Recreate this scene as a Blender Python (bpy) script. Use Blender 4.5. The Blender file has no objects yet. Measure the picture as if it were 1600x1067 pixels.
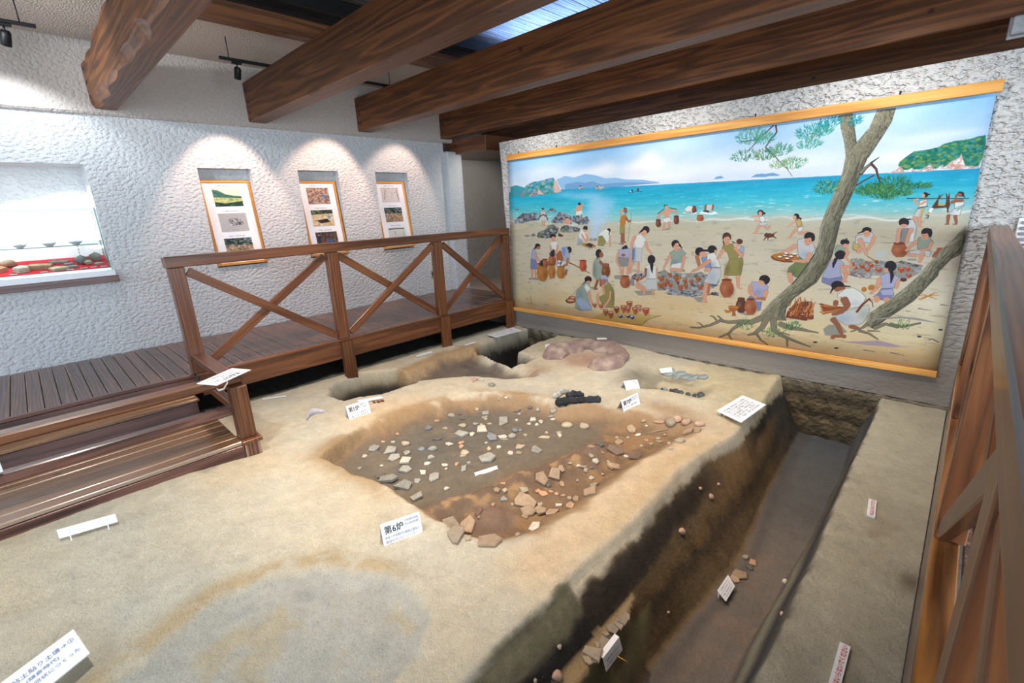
import bpy, bmesh, math, random
import numpy as np
from mathutils import Vector, Matrix, Euler

scene = bpy.context.scene
COL = scene.collection
RND = random.Random(7)

# ------------------------------------------------------------------ camera
cam_data = bpy.data.cameras.new('camera')
cam = bpy.data.objects.new('camera', cam_data)
COL.objects.link(cam)
cam_data.sensor_width = 36.0
cam_data.lens = 16.4519
cam_data.clip_start = 0.02
R_, U_, F_ = (0.72047334, 0.69212727, -0.04333603), (-0.1600297, 0.22673702, 0.96071891), (-0.67476564, 0.68523731, -0.27411889)
cam.matrix_world = Matrix(((R_[0], U_[0], -F_[0], 7.0943), (R_[1], U_[1], -F_[1], -4.5651), (R_[2], U_[2], -F_[2], 1.45), (0, 0, 0, 1)))
scene.camera = cam

# ------------------------------------------------------------------ world, lights, exposure
scene.view_settings.view_transform = 'Standard'
scene.view_settings.look = 'None'
scene.view_settings.gamma = 1.0
scene.view_settings.use_curve_mapping = False
scene.view_settings.exposure = 0.14
world = bpy.data.worlds.new('daylight')
scene.world = world
world.use_nodes = True
bg = world.node_tree.nodes['Background']
bg.inputs[0].default_value = (0.74, 0.86, 1.0, 1)
bg.inputs[1].default_value = 0.42

def area(name, loc, target, sx, sy, power, color, spread=180):
    l = bpy.data.lights.new(name, 'AREA')
    l.shape = 'RECTANGLE'; l.size = sx; l.size_y = sy
    l.energy = power; l.color = color; l.spread = math.radians(spread)
    o = bpy.data.objects.new(name, l); COL.objects.link(o)
    o.location = loc
    o.rotation_euler = (Vector(target) - Vector(loc)).to_track_quat('-Z', 'Y').to_euler()
    return o

def spot(name, loc, target, power, color, angle=60, blend=0.6, size=0.05):
    l = bpy.data.lights.new(name, 'SPOT')
    l.energy = power; l.color = color; l.spot_size = math.radians(angle); l.spot_blend = blend; l.shadow_soft_size = size
    o = bpy.data.objects.new(name, l); COL.objects.link(o)
    o.location = loc
    o.rotation_euler = (Vector(target) - Vector(loc)).to_track_quat('-Z', 'Y').to_euler()
    return o

WARM = (1.0, 0.72, 0.48)
COOL = (0.74, 0.87, 1.0)
# tall windows of the entrance side (behind the viewer) and of the right-hand side
area('entrance_windows', (3.0, -9.5, 2.0), (2.6, 0.0, 0.6), 6.0, 2.6, 240, COOL)
area('side_windows', (11.5, -4.0, 1.9), (3.0, -2.0, 0.8), 5.0, 2.2, 450, COOL)
# blue upward fill added under the roof boarding, standing in for skylight
area('roof_board_fill', (2.2, 1.7, 3.35), (2.0, 1.9, 5.0), 1.6, 1.0, 95, (0.22, 0.44, 1.0), 130)
spot('track_or_fill_spot', (1.9, -5.5, 2.95), (1.1, -3.67, 2.92), 170, (0.92, 0.96, 1.0), 60, 0.9, 0.06)
# track lamps over the excavation; the last two are added fill
spot('track_or_fill_spot', (4.5, -2.9, 3.25), (4.5, -2.1, -0.5), 500, (1.0, 0.83, 0.68), 80, 1.0, 0.08)
spot('track_or_fill_spot', (5.7, -1.2, 3.25), (5.6, -0.9, -0.5), 250, (1.0, 0.83, 0.68), 80, 1.0, 0.08)
spot('track_or_fill_spot', (3.0, -2.8, 3.25), (2.6, -2.4, -0.5), 350, (1.0, 0.84, 0.70), 80, 1.0, 0.08)
spot('track_or_fill_spot', (6.9, -2.0, 3.25), (6.75, -0.9, -0.5), 520, (1.0, 0.94, 0.87), 80, 1.0, 0.08)  # unseen lamp added to brighten the right sand bank
spot('track_or_fill_spot', (4.1, -4.7, 3.25), (4.0, -4.45, -0.5), 300, (1.0, 0.95, 0.87), 84, 1.0, 0.08)  # unseen lamp added to lift the near-left sand
# lamps washing the mural from the gap between the last two beams
for mx in (2.5, 4.4, 6.3):
    spot('mural_lamp_light', (mx, -0.12, 3.02), (mx, 1.0, 0.5), 104, (1.0, 0.95, 0.90), 110, 1.0, 0.1)
# picture lamps on the plaster wall: each is cut off by the beams beside it
spot('picture_lamp_light', (0.74, -2.40, 2.95), (0.0, -2.50, 1.55), 105, (1.0, 0.68, 0.54), 64, 0.45, 0.03)
spot('picture_lamp_light', (0.80, -0.90, 3.02), (0.0, -1.20, 1.55), 110, (1.0, 0.66, 0.50), 64, 0.45, 0.03)
spot('picture_lamp_light', (0.80, 0.30, 3.02), (0.0, 0.02, 1.55), 75, (1.0, 0.72, 0.58), 64, 0.45, 0.03)
spot('corridor_lamp_light', (1.25, 2.05, 2.40), (-0.5, 1.9, 1.0), 45, (1.0, 0.95, 0.88), 110, 0.6, 0.06)
spot('picture_lamp_light', (0.68, -4.25, 2.95), (0.0, -4.5, 1.5), 48, (0.84, 0.93, 1.0), 130, 0.5, 0.03)

# ------------------------------------------------------------------ material helpers
def new_mat(name):
    m = bpy.data.materials.new(name); m.use_nodes = True
    nt = m.node_tree
    for n in list(nt.nodes): nt.nodes.remove(n)
    out = nt.nodes.new('ShaderNodeOutputMaterial')
    b = nt.nodes.new('ShaderNodeBsdfPrincipled')
    nt.links.new(b.outputs[0], out.inputs[0])
    return m, nt, b

def N(nt, t, **kw):
    n = nt.nodes.new('ShaderNode' + t)
    for k, v in kw.items():
        if k in n.inputs: n.inputs[k].default_value = v
        else: setattr(n, k, v)
    return n

def lin(r, g, b):
    f = lambda c: (c / 255 / 12.92) if c / 255 <= 0.04045 else ((c / 255 + 0.055) / 1.055) ** 2.4
    return (f(r), f(g), f(b), 1)

def ramp(nt, stops):
    r = nt.nodes.new('ShaderNodeValToRGB')
    e = r.color_ramp.elements
    while len(e) > 1: e.remove(e[-1])
    e[0].position, e[0].color = stops[0]
    for p, c in stops[1:]:
        x = e.new(p); x.color = c
    return r

def plain(name, rgb, rough=0.6, metal=0.0, noise=0.06, scale=30.0, bump=0.0):
    m, nt, b = new_mat(name)
    tc = N(nt, 'TexCoord'); nz = N(nt, 'TexNoise', Scale=scale, Detail=4.0)
    nt.links.new(tc.outputs['Object'], nz.inputs['Vector'])
    c = lin(*rgb)
    lo = tuple(max(0, v * (1 - noise * 3)) for v in c[:3]) + (1,); hi = tuple(min(1, v * (1 + noise * 3)) for v in c[:3]) + (1,)
    r = ramp(nt, [(0.3, lo), (0.7, hi)])
    nt.links.new(nz.outputs['Fac'], r.inputs[0]); nt.links.new(r.outputs[0], b.inputs['Base Color'])
    b.inputs['Roughness'].default_value = rough; b.inputs['Metallic'].default_value = metal
    if bump:
        bp = N(nt, 'Bump', Strength=bump, Distance=0.01)
        nt.links.new(nz.outputs['Fac'], bp.inputs['Height']); nt.links.new(bp.outputs[0], b.inputs['Normal'])
    return m

def wood(name, dark, mid, light, rough=0.4, grain=1.0, coat=0.0, gscale=1.0, figure=0.0, wear_or_glint=None):
    """grain runs along the local X axis of every board; each object gets its own stretch of the tree"""
    m, nt, b = new_mat(name)
    L = nt.links
    tc = N(nt, 'TexCoord'); oi = N(nt, 'ObjectInfo')
    mul = N(nt, 'VectorMath', operation='SCALE'); mul.inputs['Scale'].default_value = 37.0
    L.new(oi.outputs['Random'], mul.inputs[0])
    add = N(nt, 'VectorMath', operation='ADD')
    L.new(tc.outputs['Object'], add.inputs[0]); L.new(mul.outputs[0], add.inputs[1])
    mp = N(nt, 'Mapping'); mp.inputs['Scale'].default_value = (1.2 * gscale, 22 * gscale, 22 * gscale)
    L.new(add.outputs[0], mp.inputs['Vector'])
    warp = N(nt, 'TexNoise', Scale=0.45, Detail=2.0)
    L.new(mp.outputs[0], warp.inputs['Vector'])
    ws = N(nt, 'VectorMath', operation='SCALE'); ws.inputs['Scale'].default_value = 2.2 + figure
    L.new(warp.outputs['Color'], ws.inputs[0])
    wa = N(nt, 'VectorMath', operation='ADD'); L.new(mp.outputs[0], wa.inputs[0]); L.new(ws.outputs[0], wa.inputs[1])
    nz = N(nt, 'TexNoise', Scale=1.6, Detail=6.0, Roughness=0.62)
    L.new(wa.outputs[0], nz.inputs['Vector'])
    wv = N(nt, 'TexWave', Scale=0.5, Distortion=4.0, Detail=2.0); wv.bands_direction = 'Y'
    L.new(wa.outputs[0], wv.inputs['Vector'])
    mx = N(nt, 'Mix'); mx.data_type = 'FLOAT'; mx.inputs[0].default_value = 0.30
    L.new(nz.outputs['Fac'], mx.inputs[2]); L.new(wv.outputs['Fac'], mx.inputs[3])
    r = ramp(nt, [(0.25, lin(*dark)), (0.5, lin(*mid)), (0.78, lin(*light))])
    L.new(mx.outputs[0], r.inputs[0])
    # knots
    kn = N(nt, 'TexVoronoi', Scale=2.6); L.new(add.outputs[0], kn.inputs['Vector'])
    kr = ramp(nt, [(0.03, (0.25, 0.2, 0.18, 1)), (0.085, (1, 1, 1, 1))]); L.new(kn.outputs['Distance'], kr.inputs[0])
    # slow tone change from board to board
    tone = N(nt, 'MapRange'); tone.inputs['To Min'].default_value = 0.78; tone.inputs['To Max'].default_value = 1.2
    L.new(oi.outputs['Random'], tone.inputs['Value'])
    m1 = N(nt, 'Mix'); m1.data_type = 'RGBA'; m1.blend_type = 'MULTIPLY'; m1.inputs[0].default_value = 1.0
    L.new(r.outputs[0], m1.inputs[6]); L.new(kr.outputs[0], m1.inputs[7])
    m2 = N(nt, 'Mix'); m2.data_type = 'RGBA'; m2.blend_type = 'MULTIPLY'; m2.inputs[0].default_value = 1.0
    L.new(m1.outputs[2], m2.inputs[6]); L.new(tone.outputs[0], m2.inputs[7])
    last = m2.outputs[2]
    if wear_or_glint:   # pale long edges: worn varnish on the deck, painted bevel highlights on the steps
        sp = N(nt, 'SeparateXYZ'); L.new(tc.outputs['Object'], sp.inputs[0])
        ab = N(nt, 'Math', operation='ABSOLUTE'); L.new(sp.outputs[1], ab.inputs[0])
        wn = N(nt, 'TexNoise', Scale=9.0, Detail=5.0); L.new(add.outputs[0], wn.inputs['Vector'])
        wa2 = N(nt, 'Math', operation='MULTIPLY_ADD'); wa2.inputs[1].default_value = 0.014; L.new(wn.outputs['Fac'], wa2.inputs[0]); L.new(ab.outputs[0], wa2.inputs[2])
        wr = N(nt, 'MapRange'); wr.inputs['From Min'].default_value = wear_or_glint + 0.0085; wr.inputs['From Max'].default_value = wear_or_glint + 0.0170; L.new(wa2.outputs[0], wr.inputs['Value'])
        m3 = N(nt, 'Mix'); m3.data_type = 'RGBA'; L.new(wr.outputs[0], m3.inputs[0]); L.new(last, m3.inputs[6]); m3.inputs[7].default_value = lin(160, 138, 122)
        last = m3.outputs[2]
    L.new(last, b.inputs['Base Color'])
    b.inputs['Roughness'].default_value = rough
    b.inputs['Coat Weight'].default_value = coat; b.inputs['Coat Roughness'].default_value = 0.18
    bp = N(nt, 'Bump', Strength=0.25 * grain, Distance=0.004)
    L.new(mx.outputs[0], bp.inputs['Height']); L.new(bp.outputs[0], b.inputs['Normal'])
    return m

def plaster(name, rgb, scale=26.0, strength=0.9, dist=0.02, aniso=(1, 1, 1), foot_rgb=None):
    m, nt, b = new_mat(name)
    L = nt.links
    tc = N(nt, 'TexCoord')
    mp = N(nt, 'Mapping'); mp.inputs['Scale'].default_value = aniso
    L.new(tc.outputs['Object'], mp.inputs['Vector'])
    n1 = N(nt, 'TexNoise', Scale=scale, Detail=2.0, Roughness=0.45)
    n2 = N(nt, 'TexNoise', Scale=scale * 6, Detail=3.0)
    L.new(mp.outputs[0], n1.inputs['Vector']); L.new(mp.outputs[0], n2.inputs['Vector'])
    rr = ramp(nt, [(0.34, (0, 0, 0, 1)), (0.50, (0.75, 0.75, 0.75, 1)), (0.68, (1, 1, 1, 1))]); L.new(n1.outputs['Fac'], rr.inputs[0])
    a = N(nt, 'Math', operation='MULTIPLY_ADD'); a.inputs[1].default_value = 0.18
    L.new(n2.outputs['Fac'], a.inputs[0]); L.new(rr.outputs[0], a.inputs[2])
    bp = N(nt, 'Bump', Strength=strength, Distance=dist)
    L.new(a.outputs[0], bp.inputs['Height']); L.new(bp.outputs[0], b.inputs['Normal'])
    c = lin(*rgb)
    n3 = N(nt, 'TexNoise', Scale=0.8, Detail=3.0); L.new(tc.outputs['Object'], n3.inputs['Vector'])
    cr = ramp(nt, [(0.3, tuple(v * 0.93 for v in c[:3]) + (1,)), (0.7, c)])
    L.new(n3.outputs['Fac'], cr.inputs[0]); L.new(cr.outputs[0], b.inputs['Base Color'])
    if foot_rgb:   # greyer, with weaker bump, towards the foot of the wall
        sz = N(nt, 'SeparateXYZ'); L.new(tc.outputs['Object'], sz.inputs[0])
        ad = N(nt, 'Math', operation='MULTIPLY_ADD'); ad.inputs[1].default_value = -0.25; L.new(n3.outputs['Fac'], ad.inputs[0]); L.new(sz.outputs[2], ad.inputs[2])
        mr = N(nt, 'MapRange'); mr.inputs['From Min'].default_value = -0.30; mr.inputs['From Max'].default_value = 0.75; L.new(ad.outputs[0], mr.inputs['Value'])
        mc = N(nt, 'Mix'); mc.data_type = 'RGBA'; L.new(mr.outputs[0], mc.inputs[0]); mc.inputs[6].default_value = lin(*foot_rgb); L.new(cr.outputs[0], mc.inputs[7])
        L.new(mc.outputs[2], b.inputs['Base Color'])
        ms = N(nt, 'MapRange'); ms.inputs['To Min'].default_value = 0.25 * strength; ms.inputs['To Max'].default_value = strength; L.new(mr.outputs[0], ms.inputs['Value']); L.new(ms.outputs[0], bp.inputs['Strength'])
    b.inputs['Roughness'].default_value = 0.85
    return m

M = {}
M['rail'] = wood('stained_rail_timber', (78, 44, 24), (108, 63, 35), (134, 84, 49), 0.38, coat=0.25)
M['deck'] = wood('dark_deck_board', (62, 38, 30), (98, 63, 50), (132, 92, 74), 0.34, coat=0.3, wear_or_glint=0.0400)
M['step'] = wood('edge_glint_step_board', (66, 42, 22), (126, 84, 46), (160, 116, 72), 0.30, coat=0.5, wear_or_glint=0.0480)  # bevel highlights painted pale along the step board edges
M['plum'] = wood('plum_riser_board', (52, 30, 28), (92, 58, 50), (120, 82, 72), 0.36, coat=0.4)
M['beam'] = wood('roof_beam_timber', (66, 38, 19), (98, 58, 29), (130, 82, 44), 0.5, grain=1.2, gscale=0.8, figure=1.2)
M['gloss'] = wood('glossy_kerb_plank', (70, 40, 20), (120, 74, 36), (160, 100, 46), 0.14, coat=0.9, gscale=0.6, figure=3.0)
M['roofboard'] = wood('roof_board', (60, 50, 46), (120, 108, 102), (150, 138, 132), 0.6)
M['honey'] = wood('honey_frame_wood', (176, 112, 40), (206, 142, 62), (224, 166, 86), 0.4)
M['batten'] = wood('honey_batten_wood', (180, 118, 46), (204, 144, 68), (222, 168, 92), 0.42)
M['plaster'] = plaster('stucco_plaster', (208, 209, 210), 30.0, 0.62, 0.016, (1, 0.75, 1.1))
M['plaster_dim'] = plaster('stucco_plaster_dimmed', (190, 180, 172), 30.0, 0.5, 0.014, (1, 0.75, 1.1))  # same stucco, the upper wall's dim warm light tinted into its colour
M['plaster2'] = plaster('stucco_plaster_coarse', (208, 206, 202), 30.0, 1.0, 0.024, (0.75, 1, 1.2), (142, 134, 126))
M['soffit'] = plaster('smooth_plaster', (194, 180, 168), 60.0, 0.5, 0.01)
M['black'] = plain('black_metal', (24, 24, 26), 0.45, 0.3)
M['steel'] = plain('brushed_aluminium', (200, 204, 208), 0.3, 0.8, 0.03)
M['white'] = plain('white_card', (240, 241, 244), 0.5, 0, 0.01)
M['whitep'] = plain('white_board', (236, 238, 240), 0.6, 0, 0.01)
M['ink'] = plain('black_ink', (34, 36, 44), 0.7, 0, 0.02)
M['inkgrey'] = plain('faded_ink', (110, 116, 140), 0.7, 0, 0.02)
M['inkred'] = plain('red_ink', (206, 60, 62), 0.7, 0, 0.02)
M['inkblue'] = plain('blue_ink', (92, 118, 160), 0.7, 0, 0.02)
M['grey'] = plain('grey_plastic', (150, 152, 154), 0.5)
M['cord'] = plain('white_cord', (225, 222, 215), 0.6)

# ------------------------------------------------------------------ object helpers
def link(o, parent=None):
    COL.objects.link(o)
    if parent is not None:
        o.parent = parent
        bpy_loc = parent.get('_base')
        o.matrix_parent_inverse = parent_inv(parent)
    return o

def parent_inv(p):
    m = Matrix.Identity(4); q = p
    chain = []
    while q is not None:
        chain.append(q); q = q.parent
    for q in reversed(chain):
        loc = Matrix.LocRotScale(q.location, q.rotation_euler, q.scale)
        m = m @ (q.matrix_parent_inverse if q.parent else Matrix.Identity(4)) @ loc
    return m.inverted()

def tag(o, label=None, cat=None, group=None, kind=None):
    if label: o['label'] = label
    if cat: o['category'] = cat
    if group: o['group'] = group
    if kind: o['kind'] = kind
    return o

def thing(name, loc, label, cat, group=None):
    o = bpy.data.objects.new(name, None); o.location = loc
    o.empty_display_size = 0.1
    COL.objects.link(o)
    return tag(o, label, cat, group)

def me(name, v, f, mat, smooth=False):
    m = bpy.data.meshes.new(name); m.from_pydata([tuple(p) for p in v], [], f)
    if mat: m.materials.append(mat)
    if smooth: m.polygons.foreach_set('use_smooth', [True] * len(m.polygons))
    m.update()
    return m

def mesh(name, v, f, mat, parent=None, smooth=False):
    return link(bpy.data.objects.new(name, me(name, v, f, mat, smooth)), parent)

def box_mesh(name, sx, sy, sz, mat, bevel=0.004):
    bm = bmesh.new(); bmesh.ops.create_cube(bm, size=1.0)
    bmesh.ops.scale(bm, vec=(sx, sy, sz), verts=bm.verts)
    if bevel:
        bmesh.ops.bevel(bm, geom=list(bm.edges), offset=min(bevel, 0.3 * min(sx, sy, sz)), segments=1, affect='EDGES')
    m = bpy.data.meshes.new(name); bm.to_mesh(m); bm.free(); m.materials.append(mat)
    return m

def box(name, x0, x1, y0, y1, z0, z1, mat, parent=None, bevel=0.004):
    """axis aligned box; local X is turned along the longest horizontal side so that the grain follows it"""
    sx, sy, sz = x1 - x0, y1 - y0, z1 - z0
    c = Vector(((x0 + x1) / 2, (y0 + y1) / 2, (z0 + z1) / 2))
    if sz >= sx and sz >= sy:
        o = bpy.data.objects.new(name, box_mesh(name, sz, sy, sx, mat, bevel)); o.rotation_euler = (0, math.pi / 2, 0)
    elif sy > sx:
        o = bpy.data.objects.new(name, box_mesh(name, sy, sx, sz, mat, bevel)); o.rotation_euler = (0, 0, math.pi / 2)
    else:
        o = bpy.data.objects.new(name, box_mesh(name, sx, sy, sz, mat, bevel))
    o.location = c
    return link(o, parent)

def bar(name, p0, p1, w, h, mat, parent=None, up=(0, 0, 1), bevel=0.004):
    """board from p0 to p1; w across, h along `up`"""
    p0, p1 = Vector(p0), Vector(p1)
    x = (p1 - p0).normalized(); y = Vector(up).cross(x).normalized(); z = x.cross(y)
    o = bpy.data.objects.new(name, box_mesh(name, (p1 - p0).length, w, h, mat, bevel))
    R = Matrix((x, y, z)).transposed()
    o.rotation_euler = R.to_euler(); o.location = (p0 + p1) / 2
    return link(o, parent)

def tube(name, pts, r, mat, parent=None, n=8, smooth=True):
    pts = [Vector(p) for p in pts]; v = []; f = []
    for i, p in enumerate(pts):
        d = (pts[min(i + 1, len(pts) - 1)] - pts[max(i - 1, 0)]).normalized()
        a = Vector((0, 0, 1)) if abs(d.z) < 0.9 else Vector((1, 0, 0))
        u = d.cross(a).normalized(); w = d.cross(u)
        rr = r[i] if isinstance(r, (list, tuple)) else r
        for k in range(n):
            t = 2 * math.pi * k / n
            v.append(p + u * (rr * math.cos(t)) + w * (rr * math.sin(t)))
    for i in range(len(pts) - 1):
        for k in range(n):
            f.append((i * n + k, i * n + (k + 1) % n, (i + 1) * n + (k + 1) % n, (i + 1) * n + k))
    f.append(tuple(range(n - 1, -1, -1))); f.append(tuple((len(pts) - 1) * n + k for k in range(n)))
    return mesh(name, v, f, mat, parent, smooth)

def lathe(name, prof, loc, mat, parent=None, n=20):
    v = []; f = []
    for r, z in prof:
        for k in range(n):
            t = 2 * math.pi * k / n
            v.append((loc[0] + r * math.cos(t), loc[1] + r * math.sin(t), loc[2] + z))
    for i in range(len(prof) - 1):
        for k in range(n):
            f.append((i * n + k, i * n + (k + 1) % n, (i + 1) * n + (k + 1) % n, (i + 1) * n + k))
    f.append(tuple(range(n - 1, -1, -1))); f.append(tuple((len(prof) - 1) * n + k for k in range(n)))
    return mesh(name, v, f, mat, parent, True)

# ================================================================== SETTING
def wall_x(name, x, y0, y1, z0, z1, holes, mat, back=0.3):
    """wall facing +X at plane x with rectangular niches (ya, yb, za, zb, depth)"""
    ys = sorted(set([y0, y1] + [h[0] for h in holes] + [h[1] for h in holes]))
    zs = sorted(set([z0, z1] + [h[2] for h in holes] + [h[3] for h in holes]))
    v, f = [], []
    def quad(*p):
        i = len(v); v.extend(p); f.append((i, i + 1, i + 2, i + 3))
    for a, b in zip(ys, ys[1:]):
        for c, d in zip(zs, zs[1:]):
            if not any(h[0] <= a and b <= h[1] and h[2] <= c and d <= h[3] for h in holes):
                quad((x, a, c), (x, b, c), (x, b, d), (x, a, d))
    for ya, yb, za, zb, dp in holes:
        w = x - dp
        quad((w, ya, za), (w, yb, za), (w, yb, zb), (w, ya, zb))
        quad((x, ya, za), (x, yb, za), (w, yb, za), (w, ya, za))
        quad((w, ya, zb), (w, yb, zb), (x, yb, zb), (x, ya, zb))
        quad((x, ya, zb), (x, ya, za), (w, ya, za), (w, ya, zb))
        quad((w, yb, zb), (w, yb, za), (x, yb, za), (x, yb, zb))
    X = x - back - 0.2
    quad((X, y1, z0), (X, y0, z0), (X, y0, z1), (X, y1, z1))
    quad((x, y0, z1), (x, y1, z1), (X, y1, z1), (X, y0, z1))
    quad((x, y1, z0), (X, y1, z0), (X, y1, z1), (x, y1, z1))
    quad((X, y0, z0), (x, y0, z0), (x, y0, z1), (X, y0, z1))
    o = mesh(name, v, f, mat)
    return tag(o, kind='structure')

NICHES = [(-2.80, -2.18, 0.86, 2.10, 0.16), (-1.56, -0.95, 0.86, 2.10, 0.16), (-0.32, 0.29, 0.86, 2.10, 0.16), (-6.4, -3.865, 0.90, 2.11, 0.42)]
wall_x('wall_left', 0.0, -7.5, 1.10, -1.0, 2.617, NICHES, M['plaster'])
# the upper part of the left wall stands a little proud of the lower part
o = box('wall_left_upper', -0.30, 0.055, -7.5, 1.30, 2.617, 3.42, M['plaster_dim'], None, 0.02); tag(o, kind='structure')
o = box('trim_1', -0.25, 0.10, 1.10, 1.42, -0.9, 2.47, M['plaster'], None, 0.015); tag(o, kind='structure')
o = box('wall_left_alcove', -0.75, -0.55, 1.2, 5.2, -0.9, 3.4, M['plaster2'], None, 0.0); tag(o, kind='structure')
o = box('wall_alcove_side', -0.6, 0.02, 1.40, 1.50, -0.9, 2.47, M['plaster'], None, 0.0); tag(o, kind='structure')
o = box('trim_2', -0.6, 0.9, 1.30, 2.6, 2.42, 2.66, M['rail'], None, 0.01); tag(o, kind='structure')
# free-standing plaster wall that carries the mural
def mural_wall():
    v, f = [], []
    zs = np.linspace(-0.47, 2.435, 24)
    prof = []
    rows = []
    for i, z in enumerate(zs):
        t = (z + 0.47) / 2.905
        xl = 1.67 - 0.15 * t + 0.006 * math.sin(z * 7)
        r = 0.05
        ring = [(xl, 1.25), (xl, 0.98 + r), (xl + r * 0.3, 0.98 + r * 0.3), (xl + r, 0.98), (9.2, 0.98), (9.2, 1.25)]
        rows.append([(x, y, z) for x, y in ring])
    n = 6
    for row in rows: v += row
    for i in range(len(rows) - 1):
        for k in range(n):
            f.append((i * n + k, i * n + (k + 1) % n, (i + 1) * n + (k + 1) % n, (i + 1) * n + k))
    f.append(tuple(range((len(rows) - 1) * n, len(rows) * n))); f.append(tuple(range(n - 1, -1, -1)))
    return tag(mesh('wall_back', v, f, M['plaster2']), kind='structure')
mural_wall()
# rough earth-coloured footing of that wall, showing in the trenches
def rough_earth_mat():
    m, nt, b = new_mat('rough_earth_wall')
    L = nt.links; tc = N(nt, 'TexCoord')
    n1 = N(nt, 'TexNoise', Scale=22.0, Detail=3.0); L.new(tc.outputs['Object'], n1.inputs['Vector'])
    bp = N(nt, 'Bump', Strength=1.0, Distance=0.04); L.new(n1.outputs['Fac'], bp.inputs['Height']); L.new(bp.outputs[0], b.inputs['Normal'])
    sx = N(nt, 'SeparateXYZ'); L.new(tc.outputs['Object'], sx.inputs[0])
    n2 = N(nt, 'TexNoise', Scale=2.0, Detail=3.0); L.new(tc.outputs['Object'], n2.inputs['Vector'])
    ad = N(nt, 'Math', operation='MULTIPLY_ADD'); ad.inputs[1].default_value = 0.10; L.new(n2.outputs['Fac'], ad.inputs[0]); L.new(sx.outputs[2], ad.inputs[2])
    mr = N(nt, 'MapRange'); mr.inputs['From Min'].default_value = -1.10; mr.inputs['From Max'].default_value = -0.40; L.new(ad.outputs[0], mr.inputs['Value'])
    r = ramp(nt, [(0.0, lin(52, 47, 40)), (0.22, lin(92, 82, 62)), (0.38, lin(120, 106, 80)), (0.48, lin(66, 56, 44)), (0.62, lin(118, 103, 76)), (0.78, lin(72, 62, 48)), (0.92, lin(122, 110, 88)), (1.0, lin(140, 132, 118))])
    L.new(mr.outputs[0], r.inputs[0]); L.new(r.outputs[0], b.inputs['Base Color']); b.inputs['Roughness'].default_value = 0.9
    return m
M['earthwall'] = rough_earth_mat()
def earth_footing():
    nx, nz = 260, 34
    X = np.linspace(1.62, 7.3, nx); Zs = np.linspace(-1.25, -0.472, nz)
    rs = np.random.RandomState(3)
    v, f = [], []
    for z in Zs:
        for x in X:
            v.append((x, 0.975 - 0.010 * math.sin(x * 31 + z * 17) - 0.012 * rs.rand(), z))
    for j in range(nz - 1):
        for i in range(nx - 1):
            a = j * nx + i; f.append((a, a + 1, a + nx + 1, a + nx))
    k = len(v)
    v += [(1.62, 1.22, -1.25), (7.3, 1.22, -1.25), (7.3, 1.22, -0.472), (1.62, 1.22, -0.472)]
    f.append((k + 1, k, k + 3, k + 2)); f.append(((nz - 1) * nx, nz * nx - 1, k + 2, k + 3))
    return tag(mesh('trim_3', v, f, M['earthwall'], None, True), kind='structure')
earth_footing()

o = box('wall_under_deck', -0.6, 1.66, 1.255, 1.30, -1.4, -0.06, M['earthwall'], None, 0.0); tag(o, kind='structure')
# sloped plaster soffit over the left wall, purlin, dark roof
def slab(name, pts, th, mat):
    n = len(pts); v = [Vector(p) for p in pts] + [Vector(p) + Vector((0, 0, th)) for p in pts]
    f = [tuple(range(n - 1, -1, -1)), tuple(range(n, 2 * n))] + [(i, (i + 1) % n, n + (i + 1) % n, n + i) for i in range(n)]
    return tag(mesh(name, v, f, mat), kind='structure')
slab('ceiling_1', [(-0.3, -7.5, 3.30), (1.20, -7.5, 3.44), (1.20, 0.95, 3.44), (-0.3, 0.95, 3.30)], 0.05, M['soffit'])
o = box('trim_4', 1.20, 1.36, -7.5, 1.9, 3.38, 3.56, M['beam'], None, 0.006); tag(o, kind='structure')
o = box('trim_5', 1.40, 1.52, -7.5, 1.9, 3.62, 3.80, M['black'], None, 0.02); tag(o, kind='structure')
# roof boarding, one board at a time
roof = thing('ceiling_2', (4.0, 0.0, 4.2), None, None); tag(roof, kind='structure')
x = -0.4
proto = None
def roof_z(x): return 3.72 + 0.16 * x
i = 0
while x < 4.6:
    o = bar('board', (x + 0.085, -3.2, roof_z(x)), (x + 0.085, 5.0, roof_z(x)), 0.166, 0.03, M['roofboard'], roof, up=(-0.16, 0, 1), bevel=0.004)
    x += 0.17
slab('ceiling_3', [(4.5, -5.0, 4.45), (10.5, -5.0, 4.45), (10.5, 5.0, 4.45), (4.5, 5.0, 4.45)], 0.05, M['beam'])
slab('ceiling_4', [(1.3, -7.5, 3.82), (4.5, -7.5, 4.4), (4.5, -3.2, 4.4), (1.3, -3.2, 3.82)], 0.05, M['beam'])
# far side wall behind the mural walkway (dark)
o = box('wall_far', -0.7, 10.0, 5.0, 5.2, -0.9, 4.6, M['beam'], None, 0.0); tag(o, kind='structure')
o = box('floor_walkway', -0.6, 9.5, 1.27, 5.0, -0.12, 0.0, M['deck'], None, 0.0); tag(o, kind='structure')
o = box('floor_under', -0.6, 11.0, -9.0, 5.0, -1.5, -1.4, M['soffit'], None, 0.0); tag(o, kind='structure')

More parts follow.
